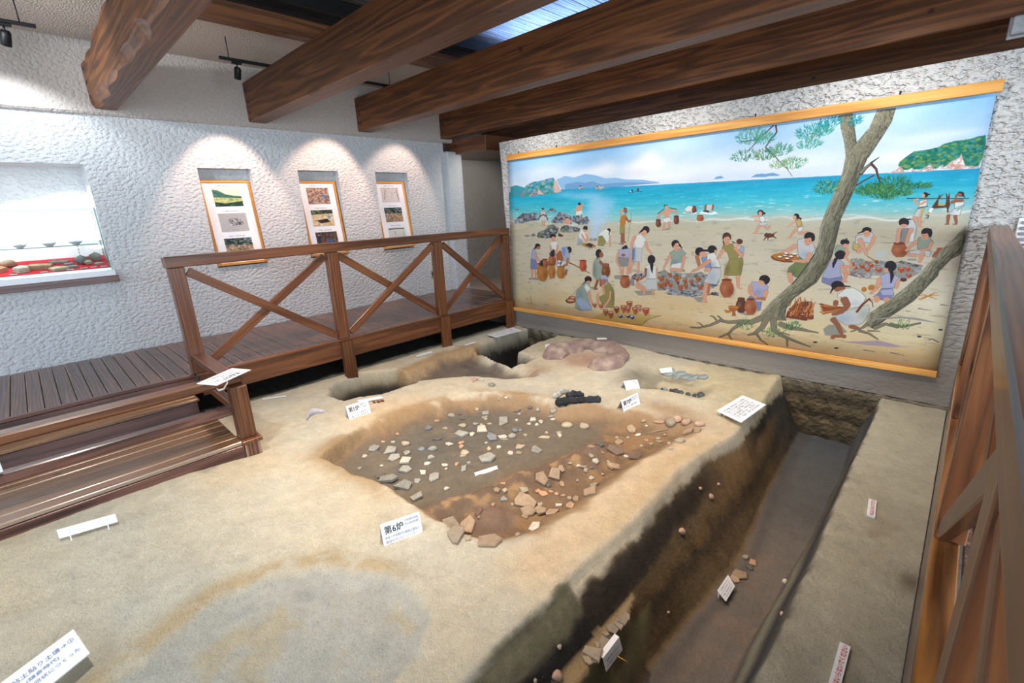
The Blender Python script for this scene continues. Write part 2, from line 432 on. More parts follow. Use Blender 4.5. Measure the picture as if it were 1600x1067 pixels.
# ================================================================== ROOF BEAMS
def wavy_beam(name, y0, x0, x1, label, waney=False):
    t = thing(name, (x0, y0 + 0.1, 2.672), label, 'beam', 'parallel roof beams')
    w, h = 0.215, 0.46
    n = 60
    v, f = [], []
    rs = random.Random(int(abs(y0) * 100))
    for i in range(n + 1):
        x = (x1 - x0) * i / n
        j = 0.008
        if waney:
            c = 0.030 + 0.020 * math.sin(x * 3.1) + 0.016 * math.sin(x * 9.7) + rs.uniform(0, .012)
        else:
            c = 0.007
        ring = [(0, 0), (0, 0)]
        P = [(-w / 2 + c, 0), (w / 2 - 0.008, 0), (w / 2, 0.008), (w / 2, h), (-w / 2 + (c if waney else 0.005), h), (-w / 2, h - c * 1.2), (-w / 2, c * 1.6)]
        for (yy, zz) in P:
            v.append((x, yy, zz))
    k = 7
    for i in range(n):
        for q in range(k):
            f.append((i * k + q, i * k + (q + 1) % k, (i + 1) * k + (q + 1) % k, (i + 1) * k + q))
    f = [tuple(reversed(q)) for q in f]
    f.append(tuple(range(k))); f.append(tuple(n * k + q for q in range(k - 1, -1, -1)))
    o = bpy.data.objects.new('timber', me('timber', v, f, M['beam'])); o.location = (x0, y0 + w / 2, 2.672); link(o, t)
    for zz in (0.10, 0.23, 0.36):
        for yy, s in ((y0 - 0.004, -1),):
            b = tube('bolt', [(x0 + 0.09, yy, 2.672 + zz), (x0 + 0.09, yy + 0.02, 2.672 + zz)], 0.017, M['black'], t, 8)
    return t
wavy_beam('roof_beam', -3.675, 0.05, 9.6, 'roof beam with rough waney edge, nearest the glass display case', True)
wavy_beam('roof_beam', -2.11, 0.05, 9.6, 'dark roof beam ending above the middle framed photo panel')
wavy_beam('roof_beam', -0.56, 0.05, 9.6, 'roof beam meeting the plaster wall just past the rightmost photo panel')
wavy_beam('roof_beam', 1.02, 0.05, 9.6, 'roof beam running directly over the painted mural')
wavy_beam('roof_beam', 2.55, -0.5, 9.6, 'dark roof beam half hidden behind the top of the mural wall')

# ================================================================== LEFT WALKWAY
deck = thing('walkway_deck', (0.9, -2.0, -0.06), 'long dark boarded walkway along the white stucco wall', 'walkway')
m0 = box_mesh('plank', 1.66, 0.096, 0.035, M['deck'], 0.004)
y = -7.0; k = 0
m0s = box_mesh('plank', 1.42, 0.096, 0.035, M['deck'], 0.004)
while y < 1.26:
    far = y > 0.86
    o = bpy.data.objects.new('plank', m0s if far else m0); o.location = (0.775 if far else 0.865, y + 0.05, -0.0175 - 0.0015 * ((k * 7) % 3)); link(o, deck)
    y += 0.104; k += 1
box('edge_board', 1.700, 1.745, -3.62, 0.93, -0.03, 0.0, M['rail'], deck)
box('edge_board', 1.690, 1.740, -7.0, -3.64, -0.03, 0.0, M['plum'], deck)
box('fascia_board', 1.685, 1.73, -3.60, 0.92, -0.245, -0.031, M['rail'], deck)
for py in (-2.105, -0.575, 0.775):
    box('support_post', 1.715, 1.775, py, py + 0.15, -0.62, -0.03, M['rail'], deck)
    box('support_post', 0.3, 0.42, py, py + 0.12, -0.62, -0.05, M['rail'], deck)

def railing(name, x, ys, label, z0=0.0, side=1):
    """x = centre plane; ys = list of post positions (low edge); posts 0.13 wide"""
    t = thing(name, (x, ys[0], z0), label, 'railing')
    pw = 0.13
    for i, yy in enumerate(ys):
        box('post', x - 0.05, x + 0.05, yy, yy + pw, z0 + 0.004, 1.045, M['rail'], t)
    a, b = ys[0] - 0.02, ys[-1] + pw + 0.01
    box('top_rail', x - 0.055, x + 0.058, a, b, 1.047, 1.15, M['rail'], t, 0.008)
    for i, (p, q) in enumerate(zip(ys, ys[1:])):
        y0, y1 = p + pw + 0.02, q - 0.02
        k = side if i % 2 == 0 else -side           # the brace that passes in front changes from bay to bay
        bar('brace', (x + 0.022 * k, y0, 1.0), (x + 0.022 * k, y1, 0.06), 0.04, 0.085, M['rail'], t, up=(0, 0, 1))
        bar('brace', (x - 0.022 * k, y0, 0.06), (x - 0.022 * k, y1, 1.0), 0.04, 0.085, M['rail'], t, up=(0, 0, 1))
    return t
railing('deck_railing', 1.70, [-3.645, -2.105, -0.575, 0.775], 'brown timber railing with X braces along the left walkway, in front of the photo panels')

# steps down from the walkway
st = thing('steps', (2.3, -5.2, -0.5), 'broad brown timber steps going down from the walkway to the sand', 'steps')
box('riser', 1.70, 1.735, -7.0, -3.64, -0.155, -0.032, M['plum'], st)
for i in range(3):
    box('tread_board', 1.738 + i * 0.106, 1.838 + i * 0.106, -7.0, -3.70, -0.185, -0.155, M['step'], st, 0.006)
box('riser', 2.01, 2.045, -7.0, -3.72, -0.335, -0.187, M['plum'], st)
for i in range(7):
    box('tread_board', 2.05 + i * 0.128, 2.172 + i * 0.128, -7.0, -3.63, -0.372, -0.338, M['step'], st, 0.006)
box('riser', 2.905, 2.95, -7.0, -3.625, -0.60, -0.374, M['plum'], st)
box('corner_block', 2.84, 2.952, -3.62, -3.50, -0.60, -0.374, M['deck'], st)
box('side_board', 1.75, 2.84, -3.66, -3.63, -0.60, -0.374, M['deck'], st)
# low barrier standing on the steps
br = thing('step_barrier', (2.8, -3.56, -0.34), 'low two-rail timber barrier closing off the steps', 'barrier')
box('post', 2.79, 2.91, -3.625, -3.50, -0.338, 0.125, M['rail'], br, 0.006)
box('foot_plate', 2.78, 2.965, -3.635, -3.475, -0.374, -0.339, M['rail'], br, 0.004)
box('rail', 2.70, 2.83, -7.0, -3.50, 0.128, 0.20, M['rail'], br, 0.012)
box('rail', 2.72, 2.80, -7.0, -3.60, -0.14, -0.065, M['plum'], br, 0.008)
box('rail', 1.75, 2.70, -3.625, -3.505, 0.128, 0.195, M['rail'], br, 0.008)
box('rail', 1.75, 2.79, -3.60, -3.53, -0.15, -0.07, M['rail'], br, 0.008)

# ================================================================== RIGHT WALKWAY
rd = thing('walkway_deck', (8.2, -2.0, -0.06), 'boarded walkway at the right edge behind the near railing', 'walkway')
box('kerb_plank', 7.172, 7.262, -6.0, 0.96, -0.03, 0.0, M['gloss'], rd, 0.005)
box('fascia_board', 7.176, 7.215, -6.0, 0.96, -0.6, -0.031, M['deck'], rd, 0.003)
m1 = box_mesh('plank', 2.0, 0.096, 0.035, M['deck'], 0.004)
y = -6.0; k = 0
while y < 0.9:
    o = bpy.data.objects.new('plank', m1); o.location = (8.275, y + 0.05, -0.022 - 0.0015 * ((k * 5) % 3)); link(o, rd)
    y += 0.104; k += 1
railing('deck_railing', 7.228, [-5.175, -3.645, -2.105, -0.575, 0.775], 'brown timber railing close to the viewer at the right edge, beside the sand bank', side=1)

# ================================================================== EXCAVATED GROUND
NOISE = {}
def vnoise(x, y, seed, period):
    """smooth value noise on arrays, ~[-1,1]"""
    if seed not in NOISE: NOISE[seed] = np.random.RandomState(seed).rand(256, 256) * 2 - 1
    G = NOISE[seed]
    u = np.asarray(x) / period + 31.7; v = np.asarray(y) / period + 57.3
    i = np.floor(u).astype(int); j = np.floor(v).astype(int)
    fu = u - i; fv = v - j
    fu = fu * fu * (3 - 2 * fu); fv = fv * fv * (3 - 2 * fv)
    a = G[i % 256, j % 256]; b = G[(i + 1) % 256, j % 256]; c = G[i % 256, (j + 1) % 256]; d = G[(i + 1) % 256, (j + 1) % 256]
    return (a * (1 - fu) + b * fu) * (1 - fv) + (c * (1 - fu) + d * fu) * fv

def fbm(x, y, seed, period, n=4):
    s = 0; a = 1.0
    for k in range(n):
        s = s + a * vnoise(x, y, seed + k, period / 2 ** k); a *= 0.5
    return s / 1.6

def sdf(x, y, poly):
    """signed distance, positive inside"""
    x = np.asarray(x, float); y = np.asarray(y, float)
    d = np.full(x.shape, 1e9); ins = np.zeros(x.shape, bool)
    n = len(poly)
    for i in range(n):
        ax, ay = poly[i]; bx, by = poly[(i + 1) % n]
        ex, ey = bx - ax, by - ay
        t = np.clip(((x - ax) * ex + (y - ay) * ey) / (ex * ex + ey * ey + 1e-12), 0, 1)
        d = np.minimum(d, np.hypot(x - ax - t * ex, y - ay - t * ey))
        c = ((ay > y) != (by > y))
        with np.errstate(divide='ignore', invalid='ignore'):
            xi = ax + (y - ay) * ex / (ey if abs(ey) > 1e-12 else 1e-12)
        ins ^= c & (x < xi)
    return np.where(ins, d, -d)

def dline(x, y, pl):
    d = np.full(np.shape(x), 1e9)
    for (ax, ay), (bx, by) in zip(pl, pl[1:]):
        ex, ey = bx - ax, by - ay
        t = np.clip(((x - ax) * ex + (y - ay) * ey) / (ex * ex + ey * ey + 1e-12), 0, 1)
        d = np.minimum(d, np.hypot(x - ax - t * ex, y - ay - t * ey))
    return d

def sst(a, b, v):
    t = np.clip((v - a) / (b - a), 0, 1); return t * t * (3 - 2 * t)

BASIN = [(3.43, -3.21), (3.28, -2.96), (3.16, -2.49), (3.22, -2.03), (3.42, -1.48), (3.85, -1.20), (4.35, -1.02), (5.0, -0.76), (5.45, -0.66), (5.62, -0.72), (5.62, -1.0), (5.55, -1.44), (5.50, -1.99), (5.49, -2.41), (5.47, -2.71), (5.28, -3.0), (4.99, -3.09), (4.61, -3.06), (4.23, -3.08), (3.86, -3.17)]
RIDGE = [(4.72, -3.0), (4.79, -2.69), (4.88, -2.45), (4.93, -2.22), (4.98, -1.96), (5.06, -1.73), (5.09, -1.45)]
PIT1 = [(1.93, -2.40), (1.80, -2.25), (1.75, -1.93), (1.97, -1.52), (2.25, -1.50), (2.62, -1.62), (2.60, -2.05), (2.42, -2.47), (2.15, -2.52)]
STRIP = [(2.15, -1.62), (2.08, -1.25), (2.03, -0.80), (2.03, -0.25), (2.55, -0.44), (3.0, -0.46), (3.41, -0.40), (3.61, -0.57), (3.40, -0.92), (2.92, -1.16), (2.66, -1.55), (2.5, -1.72)]
PIT2 = [(2.02, 1.3), (2.02, 0.10), (2.10, -0.28), (2.30, -0.38), (2.77, -0.48), (3.06, -0.49), (3.16, -0.34), (3.14, -0.12), (2.76, -0.06), (2.66, 0.46), (2.62, 1.3)]
HOLLOW = [(4.60, -0.28), (4.93, -0.12), (5.38, -0.10), (5.34, 0.42), (4.95, 0.74), (4.52, 0.62), (4.42, 0.19)]
BOWL = [(4.80, -5.4), (4.66, -4.61), (4.56, -4.40), (4.50, -4.22), (4.55, -3.99), (4.67, -3.78), (4.90, -3.60), (5.18, -3.50), (5.48, -3.52), (5.60, -3.72), (5.62, -4.0), (5.62, -4.7), (5.6, -5.4)]
TL = np.array([(-6.0, 5.84), (-4.0, 5.84), (-3.46, 5.80), (-3.1, 5.79), (-2.93, 5.79), (-2.90, 5.79), (-2.24, 5.80), (-2.0, 5.79), (-1.5, 5.74), (-1.1, 5.80), (-0.7, 5.87), (0.1, 5.86), (0.7, 5.79), (1.3, 5.79)])
TLF = np.array([(-6.0, 6.16), (-2.9, 6.17), (-2.3, 6.20), (-1.35, 6.24), (0.17, 6.09), (1.3, 6.03)])
TRF = np.array([(-6.0, 6.50), (-2.2, 6.52), (-1.0, 6.56), (0.23, 6.55), (1.3, 6.49)])
TRT = np.array([(-6.0, 6.735), (-2.5, 6.735), (-1.0, 6.72), (1.3, 6.69)])
LEDGE = [(5.70, -3.3), (6.10, -3.3), (6.10, -3.12), (6.085, -2.92), (6.07, -2.67), (6.02, -2.50), (5.97, -2.40), (5.70, -2.40)]

def ground(x, y, fields=False):
    x = np.asarray(x, float); y = np.asarray(y, float)
    z = -0.495 + 0.016 * fbm(x, y, 11, 1.1) + 0.004 * fbm(x, y, 12, 0.22)
    z = z + 0.055 * sst(3.9, 2.9, x) * sst(-3.4, -4.2, y) + 0.02 * sst(2.4, 1.7, x)
    z = z + 0.03 * np.exp(-((x - 3.05) ** 2 + (y + 1.55) ** 2) / 0.35)          # crest between strip and basin
    z = z + 0.085 * np.exp(-((x - 3.75) ** 2 / 0.50 + (y - 0.42) ** 2 / 0.40)) - 0.075 * np.exp(-((x - 3.68) ** 2 / 0.075 + (y - 0.30) ** 2 / 0.10))
    z = z + 0.05 * np.exp(-((x - 5.76) ** 2 / 0.010 + (y - 0.86) ** 2 / 0.02))      # mound carrying the clay hearth
    # large shallow hearth basin
    wob = 0.05 * fbm(x, y, 21, 0.35)
    b = sdf(x, y, BASIN) + wob
    shp = sst(-2.55, -2.9, y) * sst(5.4, 5.0, x)                                 # crisp cut on the near side
    bz = sst(-0.04, 0.24, b) * (1 - shp) + sst(-0.015, 0.075, b) * shp
    dr = dline(x, y, RIDGE) + 0.05 * fbm(x, y, 22, 0.3)
    rid = np.exp(-(dr / 0.11) ** 2)
    low = (0.130 + 0.012 * fbm(x, y, 23, 0.3)) * bz
    z = z - low + 0.10 * rid * bz * (1 + 0.35 * fbm(x, y, 24, 0.16))
    lump = np.exp(-(((x - 5.05) / 0.15) ** 2 + ((y + 2.76) / 0.17) ** 2))
    z = z + 0.085 * lump
    lump2 = np.exp(-(((x - 5.02) / 0.17) ** 2 + ((y + 1.62) / 0.14) ** 2)); z = z + 0.03 * lump2
    # dark pits and the strip that joins them
    s = sdf(x, y, STRIP) + 0.03 * fbm(x, y, 31, 0.2); sz = sst(-0.02, 0.20, s); z = z - 0.135 * sz
    p1 = sdf(x, y, PIT1) + 0.015 * fbm(x, y, 32, 0.15); p1z = sst(-0.02, 0.10, p1); z = z * (1 - p1z) + np.minimum(z, -0.80) * p1z
    p2 = sdf(x, y, PIT2) + 0.012 * fbm(x, y, 33, 0.15); p2z = sst(-0.015, 0.055, p2); z = z * (1 - p2z) + np.minimum(z, -1.12) * p2z
    hz = sst(-0.05, 0.22, sdf(x, y, HOLLOW) + wob); z = z - 0.085 * hz
    bw = sdf(x, y, BOWL) + 0.06 * fbm(x, y, 41, 0.5); bwz = sst(-0.10, 0.10, bw); z = z - 0.035 * bwz + 0.012 * np.exp(-(bw / 0.07) ** 2)
    # long trench on the right
    xl = np.interp(y, TL[:, 0], TL[:, 1]) + 0.018 * fbm(y, x * 0 + 3, 51, 0.35)
    xf = np.interp(y, TLF[:, 0], TLF[:, 1]) + 0.02 * fbm(y, x * 0 + 9, 52, 0.3)
    xr = np.interp(y, TRF[:, 0], TRF[:, 1]) + 0.015 * fbm(y, x * 0 + 5, 53, 0.3)
    xt = np.interp(y, TRT[:, 0], TRT[:, 1]) + 0.012 * fbm(y, x * 0 + 7, 54, 0.4)
    fl = -1.075 + 0.012 * fbm(x, y, 55, 0.25)
    tl = np.clip((x - xl) / (xf - xl), 0, 1)
    prof = np.where(tl < 0.10, 0.10 * (tl / 0.10) ** 2, 0.10 + 0.90 * np.clip((tl - 0.10) / 0.84, 0, 1) ** (0.85 + 0.45 * sst(-2.0, -2.45, y)))
    tr = np.clip((x - xr) / (xt - xr), 0, 1)
    wall_n = 0.018 * fbm(x * 2, y, 56, 0.5)
    zl = z * (1 - prof) + fl * prof + wall_n * np.sin(np.pi * np.clip(prof, 0, 1))
    curb = 0.05 * np.exp(-((x - (xr + 0.07)) / 0.035) ** 2)
    zr = fl * (1 - tr ** 1.15) + (z - 0.02) * tr ** 1.15 + curb * (tr > 0) * (tr < 1)
    zt = np.where(x < xl, z, np.where(x < xf, zl, np.where(x < xr, fl, np.where(x < xt, zr, z - 0.015))))
    # narrow ledge left standing in the trench wall
    lz = sst(0.0, 0.035, sdf(x, y, LEDGE)); lz = lz * (x > xl + 0.02)
    top = -0.765 - 0.02 * (y + 2.7)
    lz = lz * (zt < top + 0.012)
    zt = np.where(lz > 0, np.maximum(zt, zt * (1 - lz) + top * lz), zt)
    zt = zt + 0.010 * fbm(x, y, 63, 0.11, 4) * np.maximum(np.maximum(sz, sst(-0.1, 0.0, p1)), sst(-0.1, 0.0, p2))
    zt = zt + 0.004 * fbm(x, y, 61, 0.07, 3) * (1 + 1.2 * bz) + 0.02 * np.maximum(0, fbm(x, y, 62, 0.16, 3) - 0.15) * rid * bz
    if not fields: return zt
    return zt, dict(shp=shp, b=b, bz=bz, rid=rid, lump=lump, lump2=lump2, s=s, sz=sz, p1=p1, p1z=p1z, p2=p2, p2z=p2z, hz=hz, bw=bw, bwz=bwz, xl=xl, xf=xf, xr=xr, xt=xt, tl=tl, tr=tr, lz=lz, z=z)

def gz(x, y): return float(ground(np.array([x], float), np.array([y], float))[0])

def mixc(c, rgb, w):
    t = np.array(lin(*rgb)[:3]); w = np.clip(w, 0, 1)[..., None]
    return c * (1 - w) + t * w

def soil_colour(x, y, z, F):
    c = np.zeros(x.shape + (3,)) + np.array(lin(205, 197, 177)[:3])
    n1 = fbm(x, y, 71, 0.7); n2 = fbm(x, y, 72, 0.25); n3 = fbm(x, y, 73, 0.09, 3); n4 = fbm(x, y, 74, 0.035, 2)
    c = mixc(c, (212, 192, 158), 0.5 * sst(-0.1, 0.7, n1))                      # ochre patches
    c = mixc(c, (196, 193, 180), 0.6 * sst(0.0, 0.6, -n1 + 0.4 * n2))            # greyer patches
    c = mixc(c, (216, 188, 152), 0.7 * sst(0.75, 0.0, np.hypot((x - 3.2) / 1.0, (y + 2.3) / 1.0)))
    c = mixc(c, (218, 188, 150), 0.7 * np.exp(-((x - 5.62) / 0.22) ** 2) * sst(-3.3, -2.9, y) * sst(-0.3, -0.9, y))
    c = mixc(c, (190, 178, 140), 0.6 * sst(4.6, 5.3, x) * sst(-0.4, 0.2, y))
    # hearth basin: brown baked earth, grey ash above, ochre edge
    nb = F['b'] + 0.10 * n2
    nb = nb * (1 - F['shp']) + (F['b'] * 2.6 + 0.02 * n3) * F['shp']
    c = mixc(c, (156, 126, 92), 0.85 * sst(-0.06, 0.06, nb + 0.05 * n3))
    c = mixc(c, (134, 110, 87), 0.92 * sst(0.05, 0.20, nb + 0.05 * n3))
    up = sst(0.25, -0.1, x - (4.70 + 0.10 * (y + 2.7) / 1.0) + 0.18 * n2)
    c = mixc(c, (120, 112, 99), 0.9 * up * sst(0.12, 0.28, nb + 0.06 * n3))
    c = mixc(c, (100, 98, 93), 0.75 * np.exp(-(((x - 3.85) / 0.45) ** 2 + ((y + 2.2) / 0.8) ** 2)) * sst(0, 0.3, 0.5 + n2))
    c = mixc(c, (172, 136, 94), 0.5 * sst(0.15, 0.6, n2 + 0.8 * n3) * (1 - up) * F['bz'])
    c = mixc(c, (122, 100, 84), 0.88 * F['rid'] * F['bz']); c = mixc(c, (202, 166, 116), 0.5 * F['rid'] * F['bz'] * sst(0.15, 0.5, n3))
    c = mixc(c, (134, 110, 95), 0.9 * sst(0.25, 0.6, F['lump'])); c = mixc(c, (136, 116, 100), 0.8 * sst(0.35, 0.7, F['lump2']))
    c = mixc(c, (128, 112, 96), 0.7 * np.exp(-((x - 3.33) / 0.16) ** 2 - ((y + 3.0) / 0.22) ** 2))
    c = mixc(c, (166, 138, 100), 0.7 * np.exp(-((F['b'] + 0.02) / 0.09) ** 2) * sst(4.9, 4.2, x) * sst(-0.2, 0.4, n2 + 0.3))
    # strip and pits
    c = mixc(c, (172, 134, 84), 0.75 * sst(-0.24, -0.04, F['s'] + 0.08 * n2) * sst(2.6, 2.1, x))
    c = mixc(c, (112, 100, 92), 0.92 * sst(0.04, 0.16, F['s'] + 0.08 * n2))
    c = mixc(c, (92, 86, 84), 0.6 * sst(0.10, 0.25, F['s']) * sst(0.0, 0.5, n2))
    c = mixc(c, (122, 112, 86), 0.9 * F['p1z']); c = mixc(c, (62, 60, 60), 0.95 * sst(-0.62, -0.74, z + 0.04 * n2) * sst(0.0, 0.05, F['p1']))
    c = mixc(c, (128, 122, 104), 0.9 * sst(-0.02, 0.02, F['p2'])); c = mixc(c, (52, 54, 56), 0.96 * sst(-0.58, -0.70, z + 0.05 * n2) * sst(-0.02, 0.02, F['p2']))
    c = mixc(c, (196, 188, 162), 0.7 * sst(2.6, 2.7, x) * sst(3.3, 3.15, x) * sst(-0.1, 0.1, y) * (1 - F['p2z']))
    # hearth mound
    mnd = np.exp(-(((x - 3.75) / 0.42) ** 2 + ((y - 0.20) / 0.40) ** 2))
    c = mixc(c, (186, 150, 132), 0.8 * sst(0.25, 0.8, mnd)); c = mixc(c, (150, 116, 84), 0.6 * np.exp(-(((x - 3.45) / 0.2) ** 2 + ((y + 0.45) / 0.2) ** 2)))
    c = mixc(c, (120, 116, 104), 0.75 * np.exp(-(((x - 4.5) / 0.16) ** 2 + ((y - 0.1) / 0.3) ** 2)))
    c = mixc(c, (140, 134, 116), 0.75 * F['hz'] * sst(-0.3, 0.4, n2 + 0.3)); c = mixc(c, (196, 186, 154), 0.5 * F['hz'] * sst(0.0, 0.5, n3 - n2))
    c = mixc(c, (150, 112, 76), 0.6 * np.exp(-(((x - 5.25) / 0.35) ** 2 + ((y + 0.55) / 0.16) ** 2)))
    # clay-lined bowl
    c = mixc(c, (182, 160, 122), 0.8 * np.exp(-((F['bw'] + 0.06 + 0.03 * n2) / 0.075) ** 2) * sst(-0.5, 0.3, n3 + n2 + 0.35) * sst(5.3, 4.9, x))
    c = mixc(c, (182, 180, 170), 0.95 * sst(-0.03, 0.04, F['bw'] + 0.03 * n2 + 0.02 * n3))
    c = mixc(c, (184, 170, 140), 0.7 * sst(0.1, 0.5, n2 + 0.3 * n1 + 0.3 * n3) * sst(0.05, 0.12, F['bw'])); c = mixc(c, (162, 163, 160), 0.7 * sst(0.1, 0.5, -n2) * sst(0.1, 0.2, F['bw']))
    # trench wall strata
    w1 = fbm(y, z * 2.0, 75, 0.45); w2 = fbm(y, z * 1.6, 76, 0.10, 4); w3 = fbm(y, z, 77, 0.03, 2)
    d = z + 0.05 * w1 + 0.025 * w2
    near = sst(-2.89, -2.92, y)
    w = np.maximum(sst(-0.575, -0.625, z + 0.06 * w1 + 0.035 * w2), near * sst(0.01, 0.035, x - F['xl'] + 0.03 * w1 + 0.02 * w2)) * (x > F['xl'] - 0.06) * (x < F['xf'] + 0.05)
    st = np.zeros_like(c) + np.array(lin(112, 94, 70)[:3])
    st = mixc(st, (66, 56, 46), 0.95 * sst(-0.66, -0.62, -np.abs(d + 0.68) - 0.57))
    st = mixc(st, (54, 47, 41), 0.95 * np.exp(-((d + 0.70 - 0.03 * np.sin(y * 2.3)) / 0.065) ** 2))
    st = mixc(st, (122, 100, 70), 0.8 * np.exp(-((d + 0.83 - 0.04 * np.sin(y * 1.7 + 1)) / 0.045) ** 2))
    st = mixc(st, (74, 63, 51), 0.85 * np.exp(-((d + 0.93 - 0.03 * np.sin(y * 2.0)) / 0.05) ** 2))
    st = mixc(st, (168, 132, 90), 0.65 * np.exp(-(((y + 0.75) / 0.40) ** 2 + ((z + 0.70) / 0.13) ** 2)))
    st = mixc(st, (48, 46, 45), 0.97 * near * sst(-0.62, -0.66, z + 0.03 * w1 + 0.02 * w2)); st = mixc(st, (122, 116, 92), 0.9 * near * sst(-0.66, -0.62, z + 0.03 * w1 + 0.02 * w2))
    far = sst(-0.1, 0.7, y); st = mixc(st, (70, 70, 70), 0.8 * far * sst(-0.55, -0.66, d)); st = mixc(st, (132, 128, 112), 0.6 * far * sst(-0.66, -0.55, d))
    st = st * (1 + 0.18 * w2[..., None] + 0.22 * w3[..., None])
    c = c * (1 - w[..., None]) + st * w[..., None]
    c = mixc(c, (206, 178, 134), 0.6 * np.exp(-((x - F['xl'] + 0.05) / 0.08) ** 2) * sst(-2.9, -2.3, y) * sst(-0.2, -0.8, y))
    # trench floor
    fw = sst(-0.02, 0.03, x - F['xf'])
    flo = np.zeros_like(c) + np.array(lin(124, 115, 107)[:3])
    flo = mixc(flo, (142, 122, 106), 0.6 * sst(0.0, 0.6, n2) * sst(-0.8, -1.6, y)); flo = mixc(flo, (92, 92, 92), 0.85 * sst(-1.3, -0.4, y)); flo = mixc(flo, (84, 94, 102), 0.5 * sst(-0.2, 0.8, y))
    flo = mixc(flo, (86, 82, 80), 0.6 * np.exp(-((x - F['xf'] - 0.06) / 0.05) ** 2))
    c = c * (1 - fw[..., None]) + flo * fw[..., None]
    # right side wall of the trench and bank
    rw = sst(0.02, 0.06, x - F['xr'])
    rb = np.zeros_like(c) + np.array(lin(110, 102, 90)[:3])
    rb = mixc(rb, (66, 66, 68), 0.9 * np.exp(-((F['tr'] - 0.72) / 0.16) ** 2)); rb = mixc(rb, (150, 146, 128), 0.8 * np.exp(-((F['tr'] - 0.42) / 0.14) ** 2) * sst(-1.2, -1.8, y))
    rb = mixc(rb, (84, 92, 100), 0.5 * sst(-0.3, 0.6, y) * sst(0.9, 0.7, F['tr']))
    c = c * (1 - rw[..., None]) + rb * rw[..., None]
    bk = sst(-0.015, 0.02, x - F['xt'] + 0.02 * n3)
    bb = np.zeros_like(c) + np.array(lin(190, 184, 164)[:3])
    bb = mixc(bb, (174, 168, 150), 0.7 * sst(0, 0.6, n1)); bb = mixc(bb, (150, 128, 98), 0.55 * np.exp(-(((x - 6.93) / 0.10) ** 2 + ((y + 1.35) / 0.35) ** 2)) * sst(-0.2, 0.4, n2))
    bb = mixc(bb, (108, 96, 78), 0.8 * np.exp(-(((x - 7.15) / 0.05) ** 2 + ((y + 1.75) / 0.10) ** 2)))
    c = c * (1 - bk[..., None]) + bb * bk[..., None]
    # ledge
    c = mixc(c, (168, 144, 108), 0.9 * (F['lz'] > 0.9)); c = mixc(c, (136, 130, 98), 0.85 * (F['lz'] < 0.9) * sst(0.09, 0.02, -sdf(x, y, LEDGE)) * (x > 6.04) * (z < -0.77) * (y < -2.42))
    c = mixc(c, (34, 32, 31), 0.97 * sst(1.60, 1.52, x + 0.05 * n2 + 0.03 * n3))      # shade under the walkway painted near-black into the soil
    c = c * (1 + 0.10 * n3[..., None] + 0.09 * n4[..., None])
    return np.clip(c, 0.01, 1)

def soil_material():
    m, nt, b = new_mat('sandy_soil')
    L = nt.links; tc = N(nt, 'TexCoord')
    at = N(nt, 'Attribute'); at.attribute_name = 'soil'
    n1 = N(nt, 'TexNoise', Scale=130.0, Detail=5.0, Roughness=0.75); L.new(tc.outputs['Object'], n1.inputs['Vector'])
    n2 = N(nt, 'TexNoise', Scale=38.0, Detail=4.0); L.new(tc.outputs['Object'], n2.inputs['Vector'])
    v1 = N(nt, 'TexVoronoi', Scale=70.0); L.new(tc.outputs['Object'], v1.inputs['Vector'])
    gr = ramp(nt, [(0.28, (0.50, 0.47, 0.42, 1)), (0.44, (0.94, 0.93, 0.92, 1)), (0.60, (1.06, 1.05, 1.03, 1)), (0.74, (1.45, 1.42, 1.36, 1))])
    L.new(n1.outputs['Fac'], gr.inputs[0])
    m1 = N(nt, 'Mix'); m1.data_type = 'RGBA'; m1.blend_type = 'MULTIPLY'; m1.inputs[0].default_value = 1.0
    L.new(at.outputs['Color'], m1.inputs[6]); L.new(gr.outputs[0], m1.inputs[7])
    # scattered pale and dark grit
    vr = ramp(nt, [(0.0, (1, 1, 1, 1)), (0.10, (1, 1, 1, 1)), (0.16, (0, 0, 0, 1))]); L.new(v1.outputs['Distance'], vr.inputs[0])
    sel = N(nt, 'Math', operation='GREATER_THAN'); sel.inputs[1].default_value = 0.72
    sx = N(nt, 'SeparateColor'); L.new(v1.outputs['Color'], sx.inputs[0]); L.new(sx.outputs[0], sel.inputs[0])
    mk = N(nt, 'Math', operation='MULTIPLY'); L.new(vr.outputs[0], mk.inputs[0]); L.new(sel.outputs[0], mk.inputs[1])
    mk2 = N(nt, 'Math', operation='MULTIPLY'); mk2.inputs[1].default_value = 0.5; L.new(mk.outputs[0], mk2.inputs[0])
    gc = ramp(nt, [(0.0, lin(92, 80, 66)), (0.5, lin(150, 136, 116)), (1.0, lin(214, 206, 192))]); L.new(sx.outputs[1], gc.inputs[0])
    m2 = N(nt, 'Mix'); m2.data_type = 'RGBA'; L.new(mk2.outputs[0], m2.inputs[0]); L.new(m1.outputs[2], m2.inputs[6]); L.new(gc.outputs[0], m2.inputs[7])
    L.new(m2.outputs[2], b.inputs['Base Color'])
    b.inputs['Roughness'].default_value = 0.92; b.inputs['Specular IOR Level'].default_value = 0.2
    h = N(nt, 'Math', operation='MULTIPLY_ADD'); h.inputs[1].default_value = 0.55; L.new(n1.outputs['Fac'], h.inputs[0]); L.new(n2.outputs['Fac'], h.inputs[2])
    h2 = N(nt, 'Math', operation='MULTIPLY_ADD'); h2.inputs[1].default_value = 0.35; L.new(mk.outputs[0], h2.inputs[0]); L.new(h.outputs[0], h2.inputs[2])
    bp = N(nt, 'Bump', Strength=1.0, Distance=0.014); L.new(h2.outputs[0], bp.inputs['Height']); L.new(bp.outputs[0], b.inputs['Normal'])
    return m
M['soil'] = soil_material()

